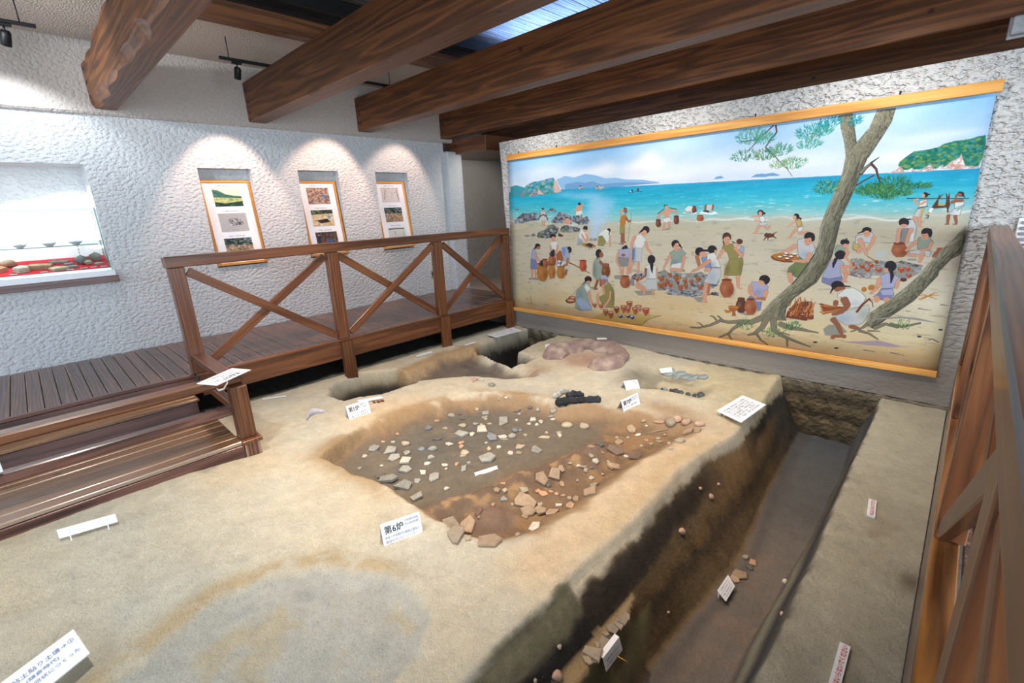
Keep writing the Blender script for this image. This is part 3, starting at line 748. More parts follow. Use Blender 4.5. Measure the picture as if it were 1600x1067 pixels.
def build_ground():
    xs = np.concatenate([np.arange(0.6, 1.6, 0.05), np.arange(1.6, 7.171, 0.0125)]); xs[-1] = 7.17
    ys = np.concatenate([np.arange(-7.0, -4.8, 0.04), np.arange(-4.8, 0.972, 0.0135), [0.985]])
    X, Y = np.meshgrid(xs, ys)
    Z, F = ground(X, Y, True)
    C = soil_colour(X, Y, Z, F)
    ny, nx = X.shape
    co = np.stack([X, Y, Z], -1).reshape(-1, 3)
    idx = np.arange(nx * ny).reshape(ny, nx)
    q = np.stack([idx[:-1, :-1], idx[:-1, 1:], idx[1:, 1:], idx[1:, :-1]], -1).reshape(-1, 4)
    m = bpy.data.meshes.new('floor')
    m.vertices.add(len(co)); m.vertices.foreach_set('co', co.ravel())
    m.loops.add(q.size); m.loops.foreach_set('vertex_index', q.ravel())
    m.polygons.add(len(q)); m.polygons.foreach_set('loop_start', np.arange(0, q.size, 4)); m.polygons.foreach_set('loop_total', np.full(len(q), 4))
    m.update(); m.validate()
    m.polygons.foreach_set('use_smooth', np.ones(len(q), bool))
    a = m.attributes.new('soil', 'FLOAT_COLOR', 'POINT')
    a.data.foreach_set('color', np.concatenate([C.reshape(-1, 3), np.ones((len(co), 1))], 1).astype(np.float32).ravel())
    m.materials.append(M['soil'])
    o = bpy.data.objects.new('floor', m); COL.objects.link(o)
    o['label'] = 'excavated sandy ground with hearth pits and a long trench'
    o['kind'] = 'structure'
    return o
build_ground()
# skirt that closes the display ground towards the right walkway
o = box('trim_6', 7.13, 7.168, -6.0, 0.97, -1.3, -0.535, M['soffit'], None, 0.0); tag(o, kind='structure')

# horseshoe rim of the clay hearth
def clay_material(name, a, b_, c_):
    m, nt, b = new_mat(name); L = nt.links; tc = N(nt, 'TexCoord')
    n1 = N(nt, 'TexNoise', Scale=7.0, Detail=5.0, Roughness=0.6); L.new(tc.outputs['Object'], n1.inputs['Vector'])
    r = ramp(nt, [(0.30, lin(*a)), (0.5, lin(*b_)), (0.7, lin(*c_))]); L.new(n1.outputs['Fac'], r.inputs[0]); L.new(r.outputs[0], b.inputs['Base Color'])
    n2 = N(nt, 'TexNoise', Scale=60.0, Detail=4.0); L.new(tc.outputs['Object'], n2.inputs['Vector'])
    bp = N(nt, 'Bump', Strength=0.5, Distance=0.01); L.new(n2.outputs['Fac'], bp.inputs['Height']); L.new(bp.outputs[0], b.inputs['Normal'])
    b.inputs['Roughness'].default_value = 0.85
    return m
M['clay'] = clay_material('baked_clay', (126, 106, 100), (154, 131, 121), (186, 166, 148))
def clay_hearth():
    #   centre line x, y, half width, height of the rim above the ground
    path = [(3.40, -0.06, 0.10, 0.02), (3.30, 0.06, 0.15, 0.08), (3.24, 0.24, 0.17, 0.10), (3.27, 0.46, 0.18, 0.10), (3.38, 0.62, 0.17, 0.09), (3.56, 0.70, 0.15, 0.09), (3.78, 0.70, 0.15, 0.08), (3.96, 0.60, 0.15, 0.07), (4.06, 0.46, 0.15, 0.05), (4.10, 0.30, 0.17, 0.09), (4.10, 0.14, 0.19, 0.13), (4.06, 0.00, 0.16, 0.11), (4.02, -0.10, 0.08, 0.02)]
    P = np.array(path); n = 90; t = np.linspace(0, len(P) - 1, n)
    S = np.stack([np.interp(t, np.arange(len(P)), P[:, k]) for k in range(4)], 1)
    for k in range(4):
        s = S[:, k].copy()
        for _ in range(8): s[1:-1] = (s[:-2] + 2 * s[1:-1] + s[2:]) / 4
        S[:, k] = s
    v, f = [], []; m = 14
    T = np.gradient(S[:, :2], axis=0); T /= np.linalg.norm(T, axis=1)[:, None]
    for i in range(n):
        nx_, ny_ = -T[i, 1], T[i, 0]
        for j in range(m):
            a = math.pi * j / (m - 1)
            off = math.cos(a) * S[i, 2] * (1.25 if math.cos(a) < 0 else 1.0) * (1 + 0.3 * float(vnoise(np.array(i * .1), np.array(j * .2), 82, 1.0))); h = max(0.0, math.sin(a)) ** 0.8 * S[i, 3]
            x, y = S[i, 0] + nx_ * off, S[i, 1] + ny_ * off
            k = 1 + 0.45 * float(fbm(np.array(x), np.array(y), 81, 0.22))
            v.append((x, y, gz(x, y) - 0.035 + (h + 0.03) * k))
    for i in range(n - 1):
        for j in range(m - 1):
            a = i * m + j; f.append((a, a + 1, a + m + 1, a + m))
    f.append(tuple(range(m - 1, -1, -1))); f.append(tuple((n - 1) * m + j for j in range(m)))
    f = [tuple(reversed(q)) for q in f]
    o = mesh('clay_hearth', v, f, M['clay'], None, True)
    return tag(o, 'horseshoe-shaped rim of reddish baked clay on the sand mound below the mural', 'hearth')
clay_hearth()

# ================================================================== PAINTED FLAT PRINTS (canvas, photo prints)
class Canvas:
    def __init__(self, w, h, rgb=(255, 255, 255)):
        self.w, self.h = w, h
        self.a = np.zeros((h, w, 3), np.float32) + np.array(rgb, np.float32)
        self.rs = np.random.RandomState(5)
    def mask(self, P, x0, y0, x1, y1, ss=2):
        xs = (np.arange((x1 - x0) * ss) + 0.5) / ss + x0; ys = (np.arange((y1 - y0) * ss) + 0.5) / ss + y0
        m = np.zeros((len(ys), len(xs)), bool)
        n = len(P)
        for i in range(n):
            ax, ay = P[i]; bx, by = P[(i + 1) % n]
            if ay == by: continue
            r = (ay > ys) != (by > ys)
            if not r.any(): continue
            xi = ax + (ys[r] - ay) * (bx - ax) / (by - ay)
            m[r] ^= xs[None, :] < xi[:, None]
        return m.reshape(y1 - y0, ss, x1 - x0, ss).mean((1, 3)).astype(np.float32)
    def bbox(self, P, pad=1):
        x = [p[0] for p in P]; y = [p[1] for p in P]
        return max(0, int(min(x)) - pad), max(0, int(min(y)) - pad), min(self.w, int(max(x)) + pad + 1), min(self.h, int(max(y)) + pad + 1)
    def poly(self, c, P, alpha=1.0):
        x0, y0, x1, y1 = self.bbox(P)
        if x1 <= x0 or y1 <= y0: return
        m = self.mask(P, x0, y0, x1, y1)[..., None] * alpha
        s = self.a[y0:y1, x0:x1]; s += (np.array(c, np.float32) - s) * m
    def line(self, c, P, w0, w1=None, alpha=1.0):
        w1 = w0 if w1 is None else w1
        P = [np.array(p, float) for p in P]; n = len(P); L = []; R = []
        w0 = max(w0, 1.2); w1 = max(w1, 0.8)
        for i, p in enumerate(P):
            d = P[min(i + 1, n - 1)] - P[max(i - 1, 0)]; d = d / (np.hypot(*d) + 1e-9)
            q = np.array((-d[1], d[0])); w = (w0 + (w1 - w0) * i / max(1, n - 1)) / 2
            if i == 0: L.append(p - d * w * 0.6 + q * w * 0.6); R.append(p - d * w * 0.6 - q * w * 0.6)
            L.append(p + q * w); R.append(p - q * w)
            if i == n - 1: L.append(p + d * w * 0.6 + q * w * 0.6); R.append(p + d * w * 0.6 - q * w * 0.6)
        self.poly(c, L + R[::-1], alpha)
    def soft(self, c, x, y, rx, ry, alpha):
        x0, y0, x1, y1 = max(0, int(x - 2 * rx)), max(0, int(y - 2 * ry)), min(self.w, int(x + 2 * rx) + 1), min(self.h, int(y + 2 * ry) + 1)
        if x1 <= x0 or y1 <= y0: return
        X = (np.arange(x0, x1) - x) / rx; Y = (np.arange(y0, y1) - y) / ry
        m = (alpha * np.exp(-1.2 * (X[None] ** 2 + Y[:, None] ** 2)) * np.clip(2 - np.sqrt(X[None] ** 2 + Y[:, None] ** 2), 0, 1))[..., None]
        s = self.a[y0:y1, x0:x1]; s += (np.array(c, np.float32) - s) * m.astype(np.float32)
    def blotch(self, base, cols, n, size, P):
        x0, y0, x1, y1 = self.bbox(P)
        if x1 <= x0 or y1 <= y0: return
        m = self.mask(P, x0, y0, x1, y1)[..., None]
        t = Canvas(x1 - x0, y1 - y0, base); t.rs = self.rs
        for i in range(n):
            c = cols[self.rs.randint(len(cols))]; x, y = self.rs.rand() * t.w, self.rs.rand() * t.h
            r = size * (0.5 + self.rs.rand()); a = self.rs.rand() * 3
            Q = [(x + r * k * math.cos(b) * 1.2, y + r * k * math.sin(b) * 0.8) for b, k in ((a + j * 1.05, 0.6 + 0.6 * self.rs.rand()) for j in range(6))]
            t.poly(c, Q, 0.75)
        s = self.a[y0:y1, x0:x1]; s += (t.a - s) * m
    def image(self, name, gain=1.0):
        img = bpy.data.images.new(name, self.w, self.h)
        px = np.ones((self.h, self.w, 4), np.float32); px[..., :3] = np.clip(self.a[::-1] / 255 * gain, 0, 1)
        img.pixels.foreach_set(px.ravel()); img.pack(); img.update()
        return img

def print_mat(name, img, rough=0.7):
    m, nt, b = new_mat(name)
    t = N(nt, 'TexImage'); t.image = img; t.extension = 'EXTEND'
    uv = N(nt, 'UVMap'); nt.links.new(uv.outputs[0], t.inputs[0])
    nt.links.new(t.outputs[0], b.inputs['Base Color']); b.inputs['Roughness'].default_value = rough
    b.inputs['Specular IOR Level'].default_value = 0.25
    return m

def print_quad(name, corners, mat, parent=None, th=0.003, nu=1, nv=1, bulge=None):
    """flat print with thickness; corners: bottom-left, bottom-right, top-right, top-left seen from the front"""
    A, B, C_, D = [Vector(c) for c in corners]
    nrm = (B - A).cross(D - A).normalized()
    v, f, uv = [], [], []
    for j in range(nv + 1):
        for i in range(nu + 1):
            s, t = i / nu, j / nv
            p = A.lerp(B, s).lerp(D.lerp(C_, s), t)
            if bulge: p = p + nrm * bulge(s, t)
            v.append(p); uv.append((s, t))
    for j in range(nv):
        for i in range(nu):
            a = j * (nu + 1) + i; f.append((a, a + 1, a + nu + 2, a + nu + 1))
    k = len(v); v += [q - nrm * th for q in v[:k]]; uv += uv[:k]
    nf = len(f); f += [tuple(reversed([x + k for x in q])) for q in f]
    ring = [i for i in range(nu + 1)] + [(j + 1) * (nu + 1) - 1 for j in range(1, nv + 1)] + [nv * (nu + 1) + i for i in range(nu - 1, -1, -1)] + [j * (nu + 1) for j in range(nv - 1, 0, -1)]
    for i in range(len(ring)):
        a, b2 = ring[i], ring[(i + 1) % len(ring)]; f.append((b2, a, a + k, b2 + k))
    me_ = me(name, v, f, mat, nu > 1)
    ul = me_.uv_layers.new(name='UVMap')
    for lp in me_.loops: ul.data[lp.index].uv = uv[lp.vertex_index]
    return link(bpy.data.objects.new(name, me_), parent)

# ------------------------------------------------------------------ lettering
def text_mesh(body, size, mat, name='lettering', sx=1.0, align='LEFT', bold=0.0):
    c = bpy.data.curves.new('lettering', 'FONT'); c.body = body; c.size = size; c.align_x = align; c.resolution_u = 2
    c.offset = bold
    o = bpy.data.objects.new('lettering', c); COL.objects.link(o)
    dg = bpy.context.evaluated_depsgraph_get()
    m = bpy.data.meshes.new_from_object(o.evaluated_get(dg))
    bpy.data.objects.remove(o); bpy.data.curves.remove(c)
    m.materials.clear(); m.materials.append(mat)
    if sx != 1.0: m.transform(Matrix.Diagonal((sx, 1, 1, 1)))
    m.name = name
    return m

def put_text(parent, body, size, mat, origin, ux, uy, name='lettering', fit=None, bold=0.0):
    """lettering laid on a plane: origin = left end of the base line, ux along the line, uy up the letters"""
    ux, uy = Vector(ux).normalized(), Vector(uy).normalized(); uz = ux.cross(uy)
    m = text_mesh(body, size, mat, name, bold=bold)
    xs = [v.co.x for v in m.vertices]
    if fit and xs:
        k = fit / max(1e-6, max(xs)); m.transform(Matrix.Diagonal((k, 1, 1, 1)))
    R = Matrix((ux, uy, uz)).transposed().to_4x4(); R.translation = Vector(origin) + uz * 0.0012
    m.transform(R)
    return link(bpy.data.objects.new(name, m), parent)

def dash_line(parent, origin, ux, uy, length, h, mat, seed=0, name='faint_print'):
    """a line of print too small to read: short strokes"""
    ux, uy = Vector(ux).normalized(), Vector(uy).normalized(); uz = ux.cross(uy)
    rs = random.Random(seed); v, f = [], []; s = 0.0
    while s < length - h:
        w = h * rs.uniform(0.5, 1.0)
        for (a, b, c, d) in ((s, s + w, rs.uniform(0.0, .3) * h, rs.uniform(.35, .5) * h), (s + w * .3, s + w * .55, 0, h), (s, s + w, .75 * h, .9 * h)):
            if rs.random() < .25: continue
            i = len(v); v += [Vector(origin) + ux * p + uy * q + uz * 0.0012 for p, q in ((a, c), (b, c), (b, d), (a, d))]; f.append((i, i + 1, i + 2, i + 3))
        s += h * 1.15
    if f: return tag(mesh(name, v, f, mat, parent), kind='stuff')

# ================================================================== THE MURAL
PALETTE = [(214,158,130),(176,116,90),(150,96,72),(112,70,54),(44,42,46),(74,70,70),(92,60,48),(222,224,218),(196,200,200),(158,172,196),(104,124,164),(120,150,200),(170,172,202),(128,132,172),(150,140,84),(112,104,62),(120,132,88),(84,96,66),(150,164,150),(108,124,118),(140,140,138),(166,98,66),(118,64,46),(184,122,58),(128,78,40),(66,62,66),(132,136,144),(84,88,98),(176,178,182),(240,242,240),(150,164,190),(128,124,104),(164,160,138),(66,66,58),(60,140,110),(30,96,72),(110,170,130),(140,160,90),(40,150,150),(20,120,130),(60,150,165),(140,186,224),(110,160,205),(30,120,100),(70,150,110),(20,96,90),(214,178,164),(170,150,160),(168,96,50),(120,66,40),(200,138,84),(50,110,60),(90,150,80),(150,150,140),(196,170,104),(186,84,60),(246,246,248),(236,226,230),(176,208,240)]
DRAW = '''S56:0.8,50,33:951,94
S56:0.8,75,34:935,123
S56:0.7,103,34:890,135
S56:0.6,74,37:715,120
S56:0.5,113,28:664,132
S56:0.7,74,41:988,136
S56:0.7,218,25:955,187
S56:0.6,198,30:556,141
S56:0.5,191,37:1240,165
S56:0.5,173,43:321,105
S56:0.4,134,40:1413,140
S57:0.5,77,21:899,151
S57:0.4,33,17:952,125
S56:0.45,172,38:1631,175
S56:0.5,148,26:1494,181
S56:0.5,91,27:1871,191
S56:0.2,60,18:1848,119
S56:0.45,95,21:1963,136
S56:0.35,68,11:2042,126
S56:0.5,74,22:1917,182
P41::381,156 442,141 505,154 578,141 643,152 706,173 766,173 825,186 919,194 1009,212 1009,217 706,219 417,213
P42::441,186 522,178 578,187 622,182 685,201 767,198 845,201 920,208 992,214 706,221 440,214
X0::
P40::16,174 66,167 128,183 188,218 104,235 16,225
P42::1269,217 1280,207 1301,205 1313,215
P42::1427,219 1446,209 1465,208 1485,212 1486,223
B40:160,9.1,43,30,42,28,44:95,237 123,210 137,183 164,166 215,156 277,154 326,146 356,144 378,163 395,194 418,226 371,233 287,234 187,239
P46::235,230 245,198 275,223 293,232
P46::364,153 384,167 395,198 418,223 362,227
P26::95,237 123,205 135,234
B26:30,5.6,27,28,30:167,236 181,213 232,211 238,234 212,238
B28:20,4.8,27,46,6:534,215 543,195 556,202 561,219
B28:24,4.6,27,46,6:644,223 654,197 669,211 699,210 699,224 675,227
L25:3.4,3.4:845,248 856,253 872,250
P4::869,243 869,245 867,247 865,248 863,247 862,245 861,242 861,239 863,238 865,237 867,238 869,240
L29:2.5,2.5:852,246 861,249
L25:2.6,2.6:879,247 921,251
P6::904,240 904,244 901,246 898,247 895,246 892,243 891,240 892,236 894,234 898,233 901,234 903,237
P42::1424,220 1442,209 1472,211 1508,208 1526,215 1536,221
B43:520,5.0,44,45,43,40,52,37:1909,216 1912,203 1928,188 1946,173 1977,172 2007,167 2019,158 2046,152 2082,150 2098,145 2116,143 2121,174 2120,212 2115,234 2075,239 2019,235 1956,233 1926,232
B46:40,3.5,47,29,0:1885,240 1908,229 1914,217 1923,227 1930,241
B46:40,3.5,47,29:1930,241 1947,227 1964,240
B46:60,3.9,47,29,0:1962,241 1981,230 1996,216 2008,240 1992,242
B47:40,3.3,46,29:2007,237 2027,223 2031,237
B46:120,4.2,47,29,0:2029,234 2046,215 2064,204 2068,192 2074,210 2083,231 2116,236 2116,242 2060,241
S58:0.75,29,29:636,460
S58:0.6,42,42:651,426
S58:0.6,56,47:661,388
S58:0.6,65,51:666,346
S58:0.55,69,55:681,305
S58:0.5,55,32:645,271
S58:0.5,61,21:588,255
S58:0.45,68,19:518,252
S58:0.4,65,17:440,240
S58:0.35,40,40:735,299
S58:0.4,38,42:619,315
S58:0.4,38,38:593,370
B26:70,9.5,27,28,27,30,25:39,379 68,360 117,332 163,338 202,330 234,340 239,377 174,381 107,395 45,394
B26:110,8.5,27,28,27,30,25:332,388 368,361 392,335 439,340 478,359 495,386 483,403 415,398 343,397
B26:80,8.0,27,28,27,30,25:489,385 495,359 534,356 561,369 593,361 609,387 593,404 539,408
B26:20,8.6,27,28,27,30,25:303,332 334,311 358,311 375,330 351,334
B26:8,9.4,27,28,27,30,25:43,311 61,302 84,310 70,314
B27:110,9.0,25,26,16,28,17:223,472 236,448 287,434 307,411 349,402 391,425 378,457 366,475 298,485 235,481
B27:90,7.9,25,26,16,28:396,439 414,416 449,407 495,416 544,425 539,443 472,450 420,448
B27:20,5.7,25,26:171,467 197,455 216,467 190,475
L25:4.1,4.1:124,470 164,470
P6::384,471 390,452 425,466 413,474
P4::285,316 284,320 280,323 275,324 270,323 267,320 265,315 267,311 271,308 276,307 281,309 284,312
P0::284,325 283,330 279,333 275,334 270,333 267,329 266,325 267,320 271,317 275,316 280,317 283,320
P8::253,331 296,332 302,364 295,383 254,382 249,364
L1:8.7,8.7:256,336 247,363 265,350
L1:8.6,8.6:296,337 305,365 284,350
L25:6.1,6.1:239,373 252,354 278,346 302,355 310,378
L0:12.0,12.0:271,382 269,410
L0:10.8,10.8:286,383 285,411
P4::549,295 548,299 544,302 539,302 535,301 531,298 530,294 531,291 535,288 540,287 544,288 548,291
P0::523,304 550,300 561,313 556,335 517,338 506,342 515,316
L0:9.7,9.7:553,307 566,303 564,294
P7::517,336 556,330 560,352 517,355
L1:8.7,8.7:553,352 556,373
P4::461,367 460,370 455,373 450,373 444,372 440,370 438,367 440,364 444,362 450,361 456,362 460,364
P0::426,389 444,374 467,372 484,390 472,405 423,402
P0::464,376 462,380 458,383 452,384 447,383 443,380 441,376 443,372 447,369 453,368 458,369 462,372
P4::596,426 594,432 588,437 580,439 572,437 566,432 564,425 566,419 572,414 580,413 588,414 594,419
P7::555,434 577,439 593,456 577,496 533,487 539,456
P0::589,441 587,445 583,448 577,449 571,448 567,445 565,441 567,436 571,433 577,432 583,433 587,436
P9::528,474 561,487 566,513 522,519
P18::544,492 566,505 561,520 516,519
L0:10.9,10.9:555,461 574,487 591,495
L0:9.8,9.8:582,456 593,473 601,491
P23::651,524 644,529 626,532 602,531 578,528 561,521 556,515 563,509 582,506 606,507 630,511 646,517
B25:14,6.9,4,27:577,518 609,504 636,516 615,530
L25:4.4,4.4:607,530 607,541
L25:3.9,3.9:620,525 624,536
P4::744,437 743,442 739,445 733,447 727,445 722,442 720,436 722,431 726,428 732,426 738,428 743,432
P7::682,447 717,430 742,447 748,468 718,502 667,468
L4:5.5,5.5:737,443 734,460
B14:14,6.6,16,15:667,468 693,464 718,498 698,522 662,518
L0:10.1,10.1:740,464 741,493 744,516
P26::626,482 625,484 623,485 620,486 617,485 614,484 614,482 614,480 617,478 620,478 623,478 625,480
P27::632,489 631,491 628,492 625,493 622,493 620,491 619,489 620,487 622,486 625,485 628,486 631,487
P28::637,488 636,490 634,491 631,492 627,491 625,490 624,488 625,486 627,484 631,484 634,484 636,486
P26::642,486 641,488 639,490 636,490 633,490 630,488 630,486 630,485 633,483 636,483 639,483 641,484
P27::647,485 647,487 644,488 641,489 638,488 636,487 635,485 636,483 638,482 641,481 644,482 647,483
P28::653,484 652,486 649,487 646,488 643,487 641,486 640,484 641,482 643,480 646,480 649,480 652,482
P26::658,482 657,484 655,486 652,486 648,486 646,484 645,482 646,480 648,479 651,478 655,479 657,480
P27::663,490 662,491 660,493 657,493 654,493 651,492 651,490 651,488 654,486 657,486 660,486 662,488
P28::668,488 667,490 665,492 662,492 659,492 657,490 656,488 657,486 659,485 662,484 665,485 667,486
B53:20,4.9,26,0,30:604,486 662,481 657,494 609,495
P5::839,334 837,339 833,343 827,344 821,343 816,339 814,334 816,328 820,325 826,324 832,325 837,329
P2::841,341 839,348 836,352 831,354 826,352 822,347 820,341 821,335 825,330 830,328 835,330 839,335
L0:11.4,11.4:804,365 801,345 817,330
P23::806,365 832,354 839,374 829,414 800,414 797,390
P14::798,414 829,414 830,455 799,459
L2:10.4,10.4:835,374 847,392 861,390
L2:13.3,13.3:813,455 812,505
L2:12.4,12.4:821,455 824,498
L2:7.2,7.2:812,507 823,508
L2:7.1,7.1:824,497 836,499
L14:3.0,3.0:866,343 857,414 847,496
P53::783,505 817,500 807,513
P4::249,531 246,540 237,547 226,549 215,547 207,541 205,532 208,524 216,517 228,515 238,517 246,523
L4:9.1,3.4:207,540 180,570
P1::248,541 246,546 240,550 233,551 225,550 219,547 217,542 220,537 226,533 233,532 241,533 247,536
P53::146,732 220,722 233,741 152,742
Q12::180,555 207,549 216,569 211,618 171,610
P9::173,570 193,564 185,609 168,610
Q13::168,610 214,618 221,672 162,678
L0:14.9,14.9:209,579 224,608 249,626
L0:13.0,13.0:175,677 174,730
L0:12.8,12.8:202,675 205,733
L0:7.1,7.1:169,735 186,736
P4::370,471 366,479 358,485 347,487 336,485 329,479 326,471 329,463 337,457 348,455 359,457 367,463
P0::367,489 365,498 359,505 350,507 341,505 335,499 333,490 336,481 342,474 351,472 359,474 365,481
Q7::326,504 377,498 383,531 364,555 328,537
L0:12.0,12.0:328,527 330,560 345,569
L0:12.8,12.8:380,526 376,550 361,569
P21::322,584 311,600 307,618 313,637 325,652 350,650 362,634 369,615 366,598 356,583 362,574 316,575
S22:0.6,14,24:355,625
S0:0.35,10,18:327,609
P22::362,575 359,577 351,580 339,581 327,581 319,579 316,576 319,574 328,571 339,570 351,571 359,572
B4:12,8.8,25,27:314,580 333,556 355,546 363,583 339,593
P21::364,578 400,549 418,572 423,614 375,616
P4::484,547 482,556 474,564 465,567 455,564 448,557 445,548 448,538 455,531 465,528 475,530 482,537
P1::465,556 463,564 458,570 450,573 442,571 437,565 435,557 437,549 443,544 450,541 458,543 463,549
Q9::412,535 448,529 470,584 464,621 429,613 412,572
P11::412,537 442,534 435,576 423,586
L1:15.7,15.7:456,598 449,631 428,642
Q8::434,641 470,639 458,668 428,665
L2:13.8,13.8:446,664 440,691
P23::224,651 219,673 213,698 222,725 240,746 277,743 296,720 306,692 302,668 298,647 306,633 218,637
S24:0.6,20,34:285,707
S0:0.35,14,25:244,685
P24::306,635 300,639 284,642 262,644 240,644 223,643 218,639 224,635 240,631 262,629 284,629 300,631
P21::265,615 254,626 250,639 256,652 268,662 293,661 305,649 312,636 309,624 299,614 305,607 259,609
S22:0.6,13,17:298,643
S0:0.35,9,12:271,632
P22::305,607 302,609 293,611 282,612 270,612 262,611 259,609 262,607 271,606 282,605 294,605 302,606
B4:10,8.0,25:239,651 246,621 263,611 268,650
P23::313,649 307,666 303,686 309,708 320,725 344,723 357,705 363,683 361,663 355,646 361,635 308,638
S24:0.6,13,27:350,694
S0:0.35,9,20:323,676
P24::361,637 358,640 348,643 334,644 321,644 311,642 308,639 311,636 321,633 335,632 348,632 358,634
P23::379,654 374,669 370,687 376,706 390,720 417,718 430,702 437,683 434,666 430,651 435,641 374,644
S24:0.6,15,24:422,693
S0:0.35,11,17:392,678
P24::435,642 431,645 420,648 404,649 389,649 378,648 374,645 378,643 389,640 405,639 420,639 431,640
B30:20,6.5,25,27,29:368,635 387,610 417,614 417,642 386,648
L24:7.3,4.2:464,621 504,633 610,673
P55::540,612 540,625 538,639 543,655 553,667 573,666 584,653 589,637 586,623 586,610 587,602 539,604
S22:0.6,12,19:577,645
S0:0.35,8,14:554,632
P22::587,603 584,605 575,607 563,608 551,608 542,607 539,605 542,603 551,601 563,600 575,600 584,601
P53::605,751 648,748 638,767
P4::692,561 689,573 682,582 671,585 660,582 652,574 648,562 651,550 659,541 670,537 681,540 689,549
P2::701,567 699,575 693,581 686,584 679,582 674,576 672,568 673,559 679,553 686,551 693,553 698,559
L4:10.6,3.8:663,577 658,599
P24::694,627 688,642 686,659 692,677 704,692 728,690 740,674 745,655 742,639 736,624 739,615 691,617
S22:0.6,14,22:732,665
S0:0.35,10,16:705,650
P22::739,616 736,619 727,621 715,622 703,622 694,621 691,618 694,616 703,613 715,612 727,612 735,614
Q18::647,591 679,589 695,624 685,700 659,711 632,681 634,622
S19:0.6,15,49:642,658
L2:16.3,16.3:679,607 700,623 725,622
L2:16.7,16.7:664,710 646,757
L2:9.0,9.0:643,761 664,759
L2:13.6,13.6:682,700 685,740
P53::491,881 537,880 627,884 537,899
P22::514,825 511,832 500,838 485,841 470,841 460,837 456,831 460,824 471,818 485,814 500,815 511,819
P0::509,823 506,826 498,830 488,831 478,832 470,830 468,827 470,823 478,820 488,818 499,818 506,820
P22::512,842 507,850 493,857 473,862 454,862 439,857 434,850 439,842 454,835 473,830 493,831 507,835
P0::503,840 500,844 490,848 476,851 463,851 452,849 449,846 453,841 463,837 476,835 490,835 500,837
P4::624,708 621,719 612,727 599,731 587,729 577,722 574,712 577,701 587,693 599,690 612,692 621,698
L4:12.2,4.1:577,730 549,756
P0::618,725 616,730 610,734 602,736 594,735 588,732 585,727 588,722 594,718 602,716 610,717 616,720
Q18::577,730 605,728 616,764 594,794 611,844 627,870 622,885 560,897 508,883 509,830 518,777
P7::588,734 616,759 594,789 572,754
S10:0.45,26,68:538,828
P9::514,844 538,818 572,829 627,870 616,885 560,896
L0:17.3,12.2:605,779 616,820 633,855
P21::628,848 631,858 638,865 639,871 648,870 649,864 657,855 659,845
S22:0.6,7,9:651,858
P22::659,845 657,847 651,849 644,851 636,851 630,850 628,848 630,846 636,844 644,842 651,842 657,843
P0::655,846 653,847 649,849 644,850 638,850 634,849 632,848 634,847 638,845 644,844 649,844 653,845
P12::730,697 727,707 718,716 706,720 694,718 685,710 682,700 685,689 694,681 706,677 717,679 726,686
P1::720,715 717,724 710,731 701,734 692,733 685,727 682,718 684,709 691,702 701,699 710,700 717,706
L13:11.5,4.8:721,702 737,727
Q14::706,738 742,718 768,756 774,804 770,854 703,862 681,822 665,806 702,788 696,753
S15:0.5,14,57:759,783
L0:19.9,19.9:665,792 665,829 679,860
L0:12.5,12.5:748,766 744,807 703,862
P21::673,848 675,858 682,865 683,871 691,870 692,864 699,855 700,845
S22:0.6,6,9:694,858
P22::700,845 699,847 694,849 687,851 680,851 675,850 673,848 675,846 680,844 687,842 694,842 699,843
P0::697,846 696,847 692,849 687,850 682,850 678,849 676,848 678,847 681,845 687,844 692,844 696,845
L0:14.6,14.6:696,739 707,783
P54::628,931 724,877 795,851 942,869 1050,864 1002,879 953,920 925,937 767,932
L25:1.8,1.8:957,911 988,889 1050,862
L25:1.9,1.9:877,935 944,926 962,912
P21::847,815 850,827 860,837 861,845 873,843 873,836 883,824 885,811
S22:0.6,9,12:876,828
P22::885,810 883,813 876,816 866,818 856,818 849,817 847,814 849,811 856,808 866,807 875,806 883,808
P0::880,811 879,814 873,815 866,817 859,817 854,816 852,814 853,812 859,811 866,809 873,809 878,810
P21::837,838 841,850 851,860 852,868 864,866 864,859 874,847 876,833
S22:0.6,9,12:867,851
P22::876,833 874,836 867,839 857,841 847,841 840,840 837,837 840,834 847,831 857,830 867,829 874,831
P0::871,834 870,836 864,838 857,840 850,840 844,839 842,838 844,835 850,834 857,832 864,832 870,833
P21::812,842 815,858 825,870 826,879 836,878 837,869 846,854 848,839
S22:0.6,8,14:840,859
P22::848,838 846,842 839,845 830,847 821,847 815,845 812,842 815,838 821,835 830,833 839,833 845,835
P0::843,839 842,842 837,844 830,845 824,845 819,844 817,842 819,840 823,838 830,836 837,836 842,837
P55::843,847 845,859 853,869 854,876 862,874 863,867 870,856 872,843
S22:0.6,7,11:865,860
P22::872,843 870,846 865,848 857,850 850,850 845,849 843,846 845,843 850,841 857,839 864,839 870,841
P0::868,844 867,846 863,848 857,849 852,849 848,848 846,847 848,845 852,843 857,842 863,842 867,842
P0::897,831 901,846 912,857 914,865 927,864 927,855 938,841 940,827
S22:0.6,10,13:930,846
P22::940,826 938,830 930,833 919,835 908,835 900,834 897,831 900,828 908,824 919,822 930,822 937,823
P0::935,828 933,830 927,832 919,834 911,834 905,833 903,831 905,829 911,827 919,825 927,825 933,826
P22::770,854 773,867 782,878 783,885 794,884 795,876 804,864 806,850
S22:0.6,9,12:797,868
P22::806,850 804,853 797,856 788,857 779,858 772,856 770,854 772,851 779,848 788,846 797,846 804,847
P0::802,851 800,853 795,855 788,856 781,857 776,856 774,854 776,852 781,850 788,849 795,849 800,849
P21::882,844 886,858 895,870 896,878 907,877 908,868 916,855 918,840
S22:0.6,9,13:910,860
P22::918,840 916,843 910,846 901,848 892,848 885,847 882,844 885,840 891,837 900,835 909,835 916,837
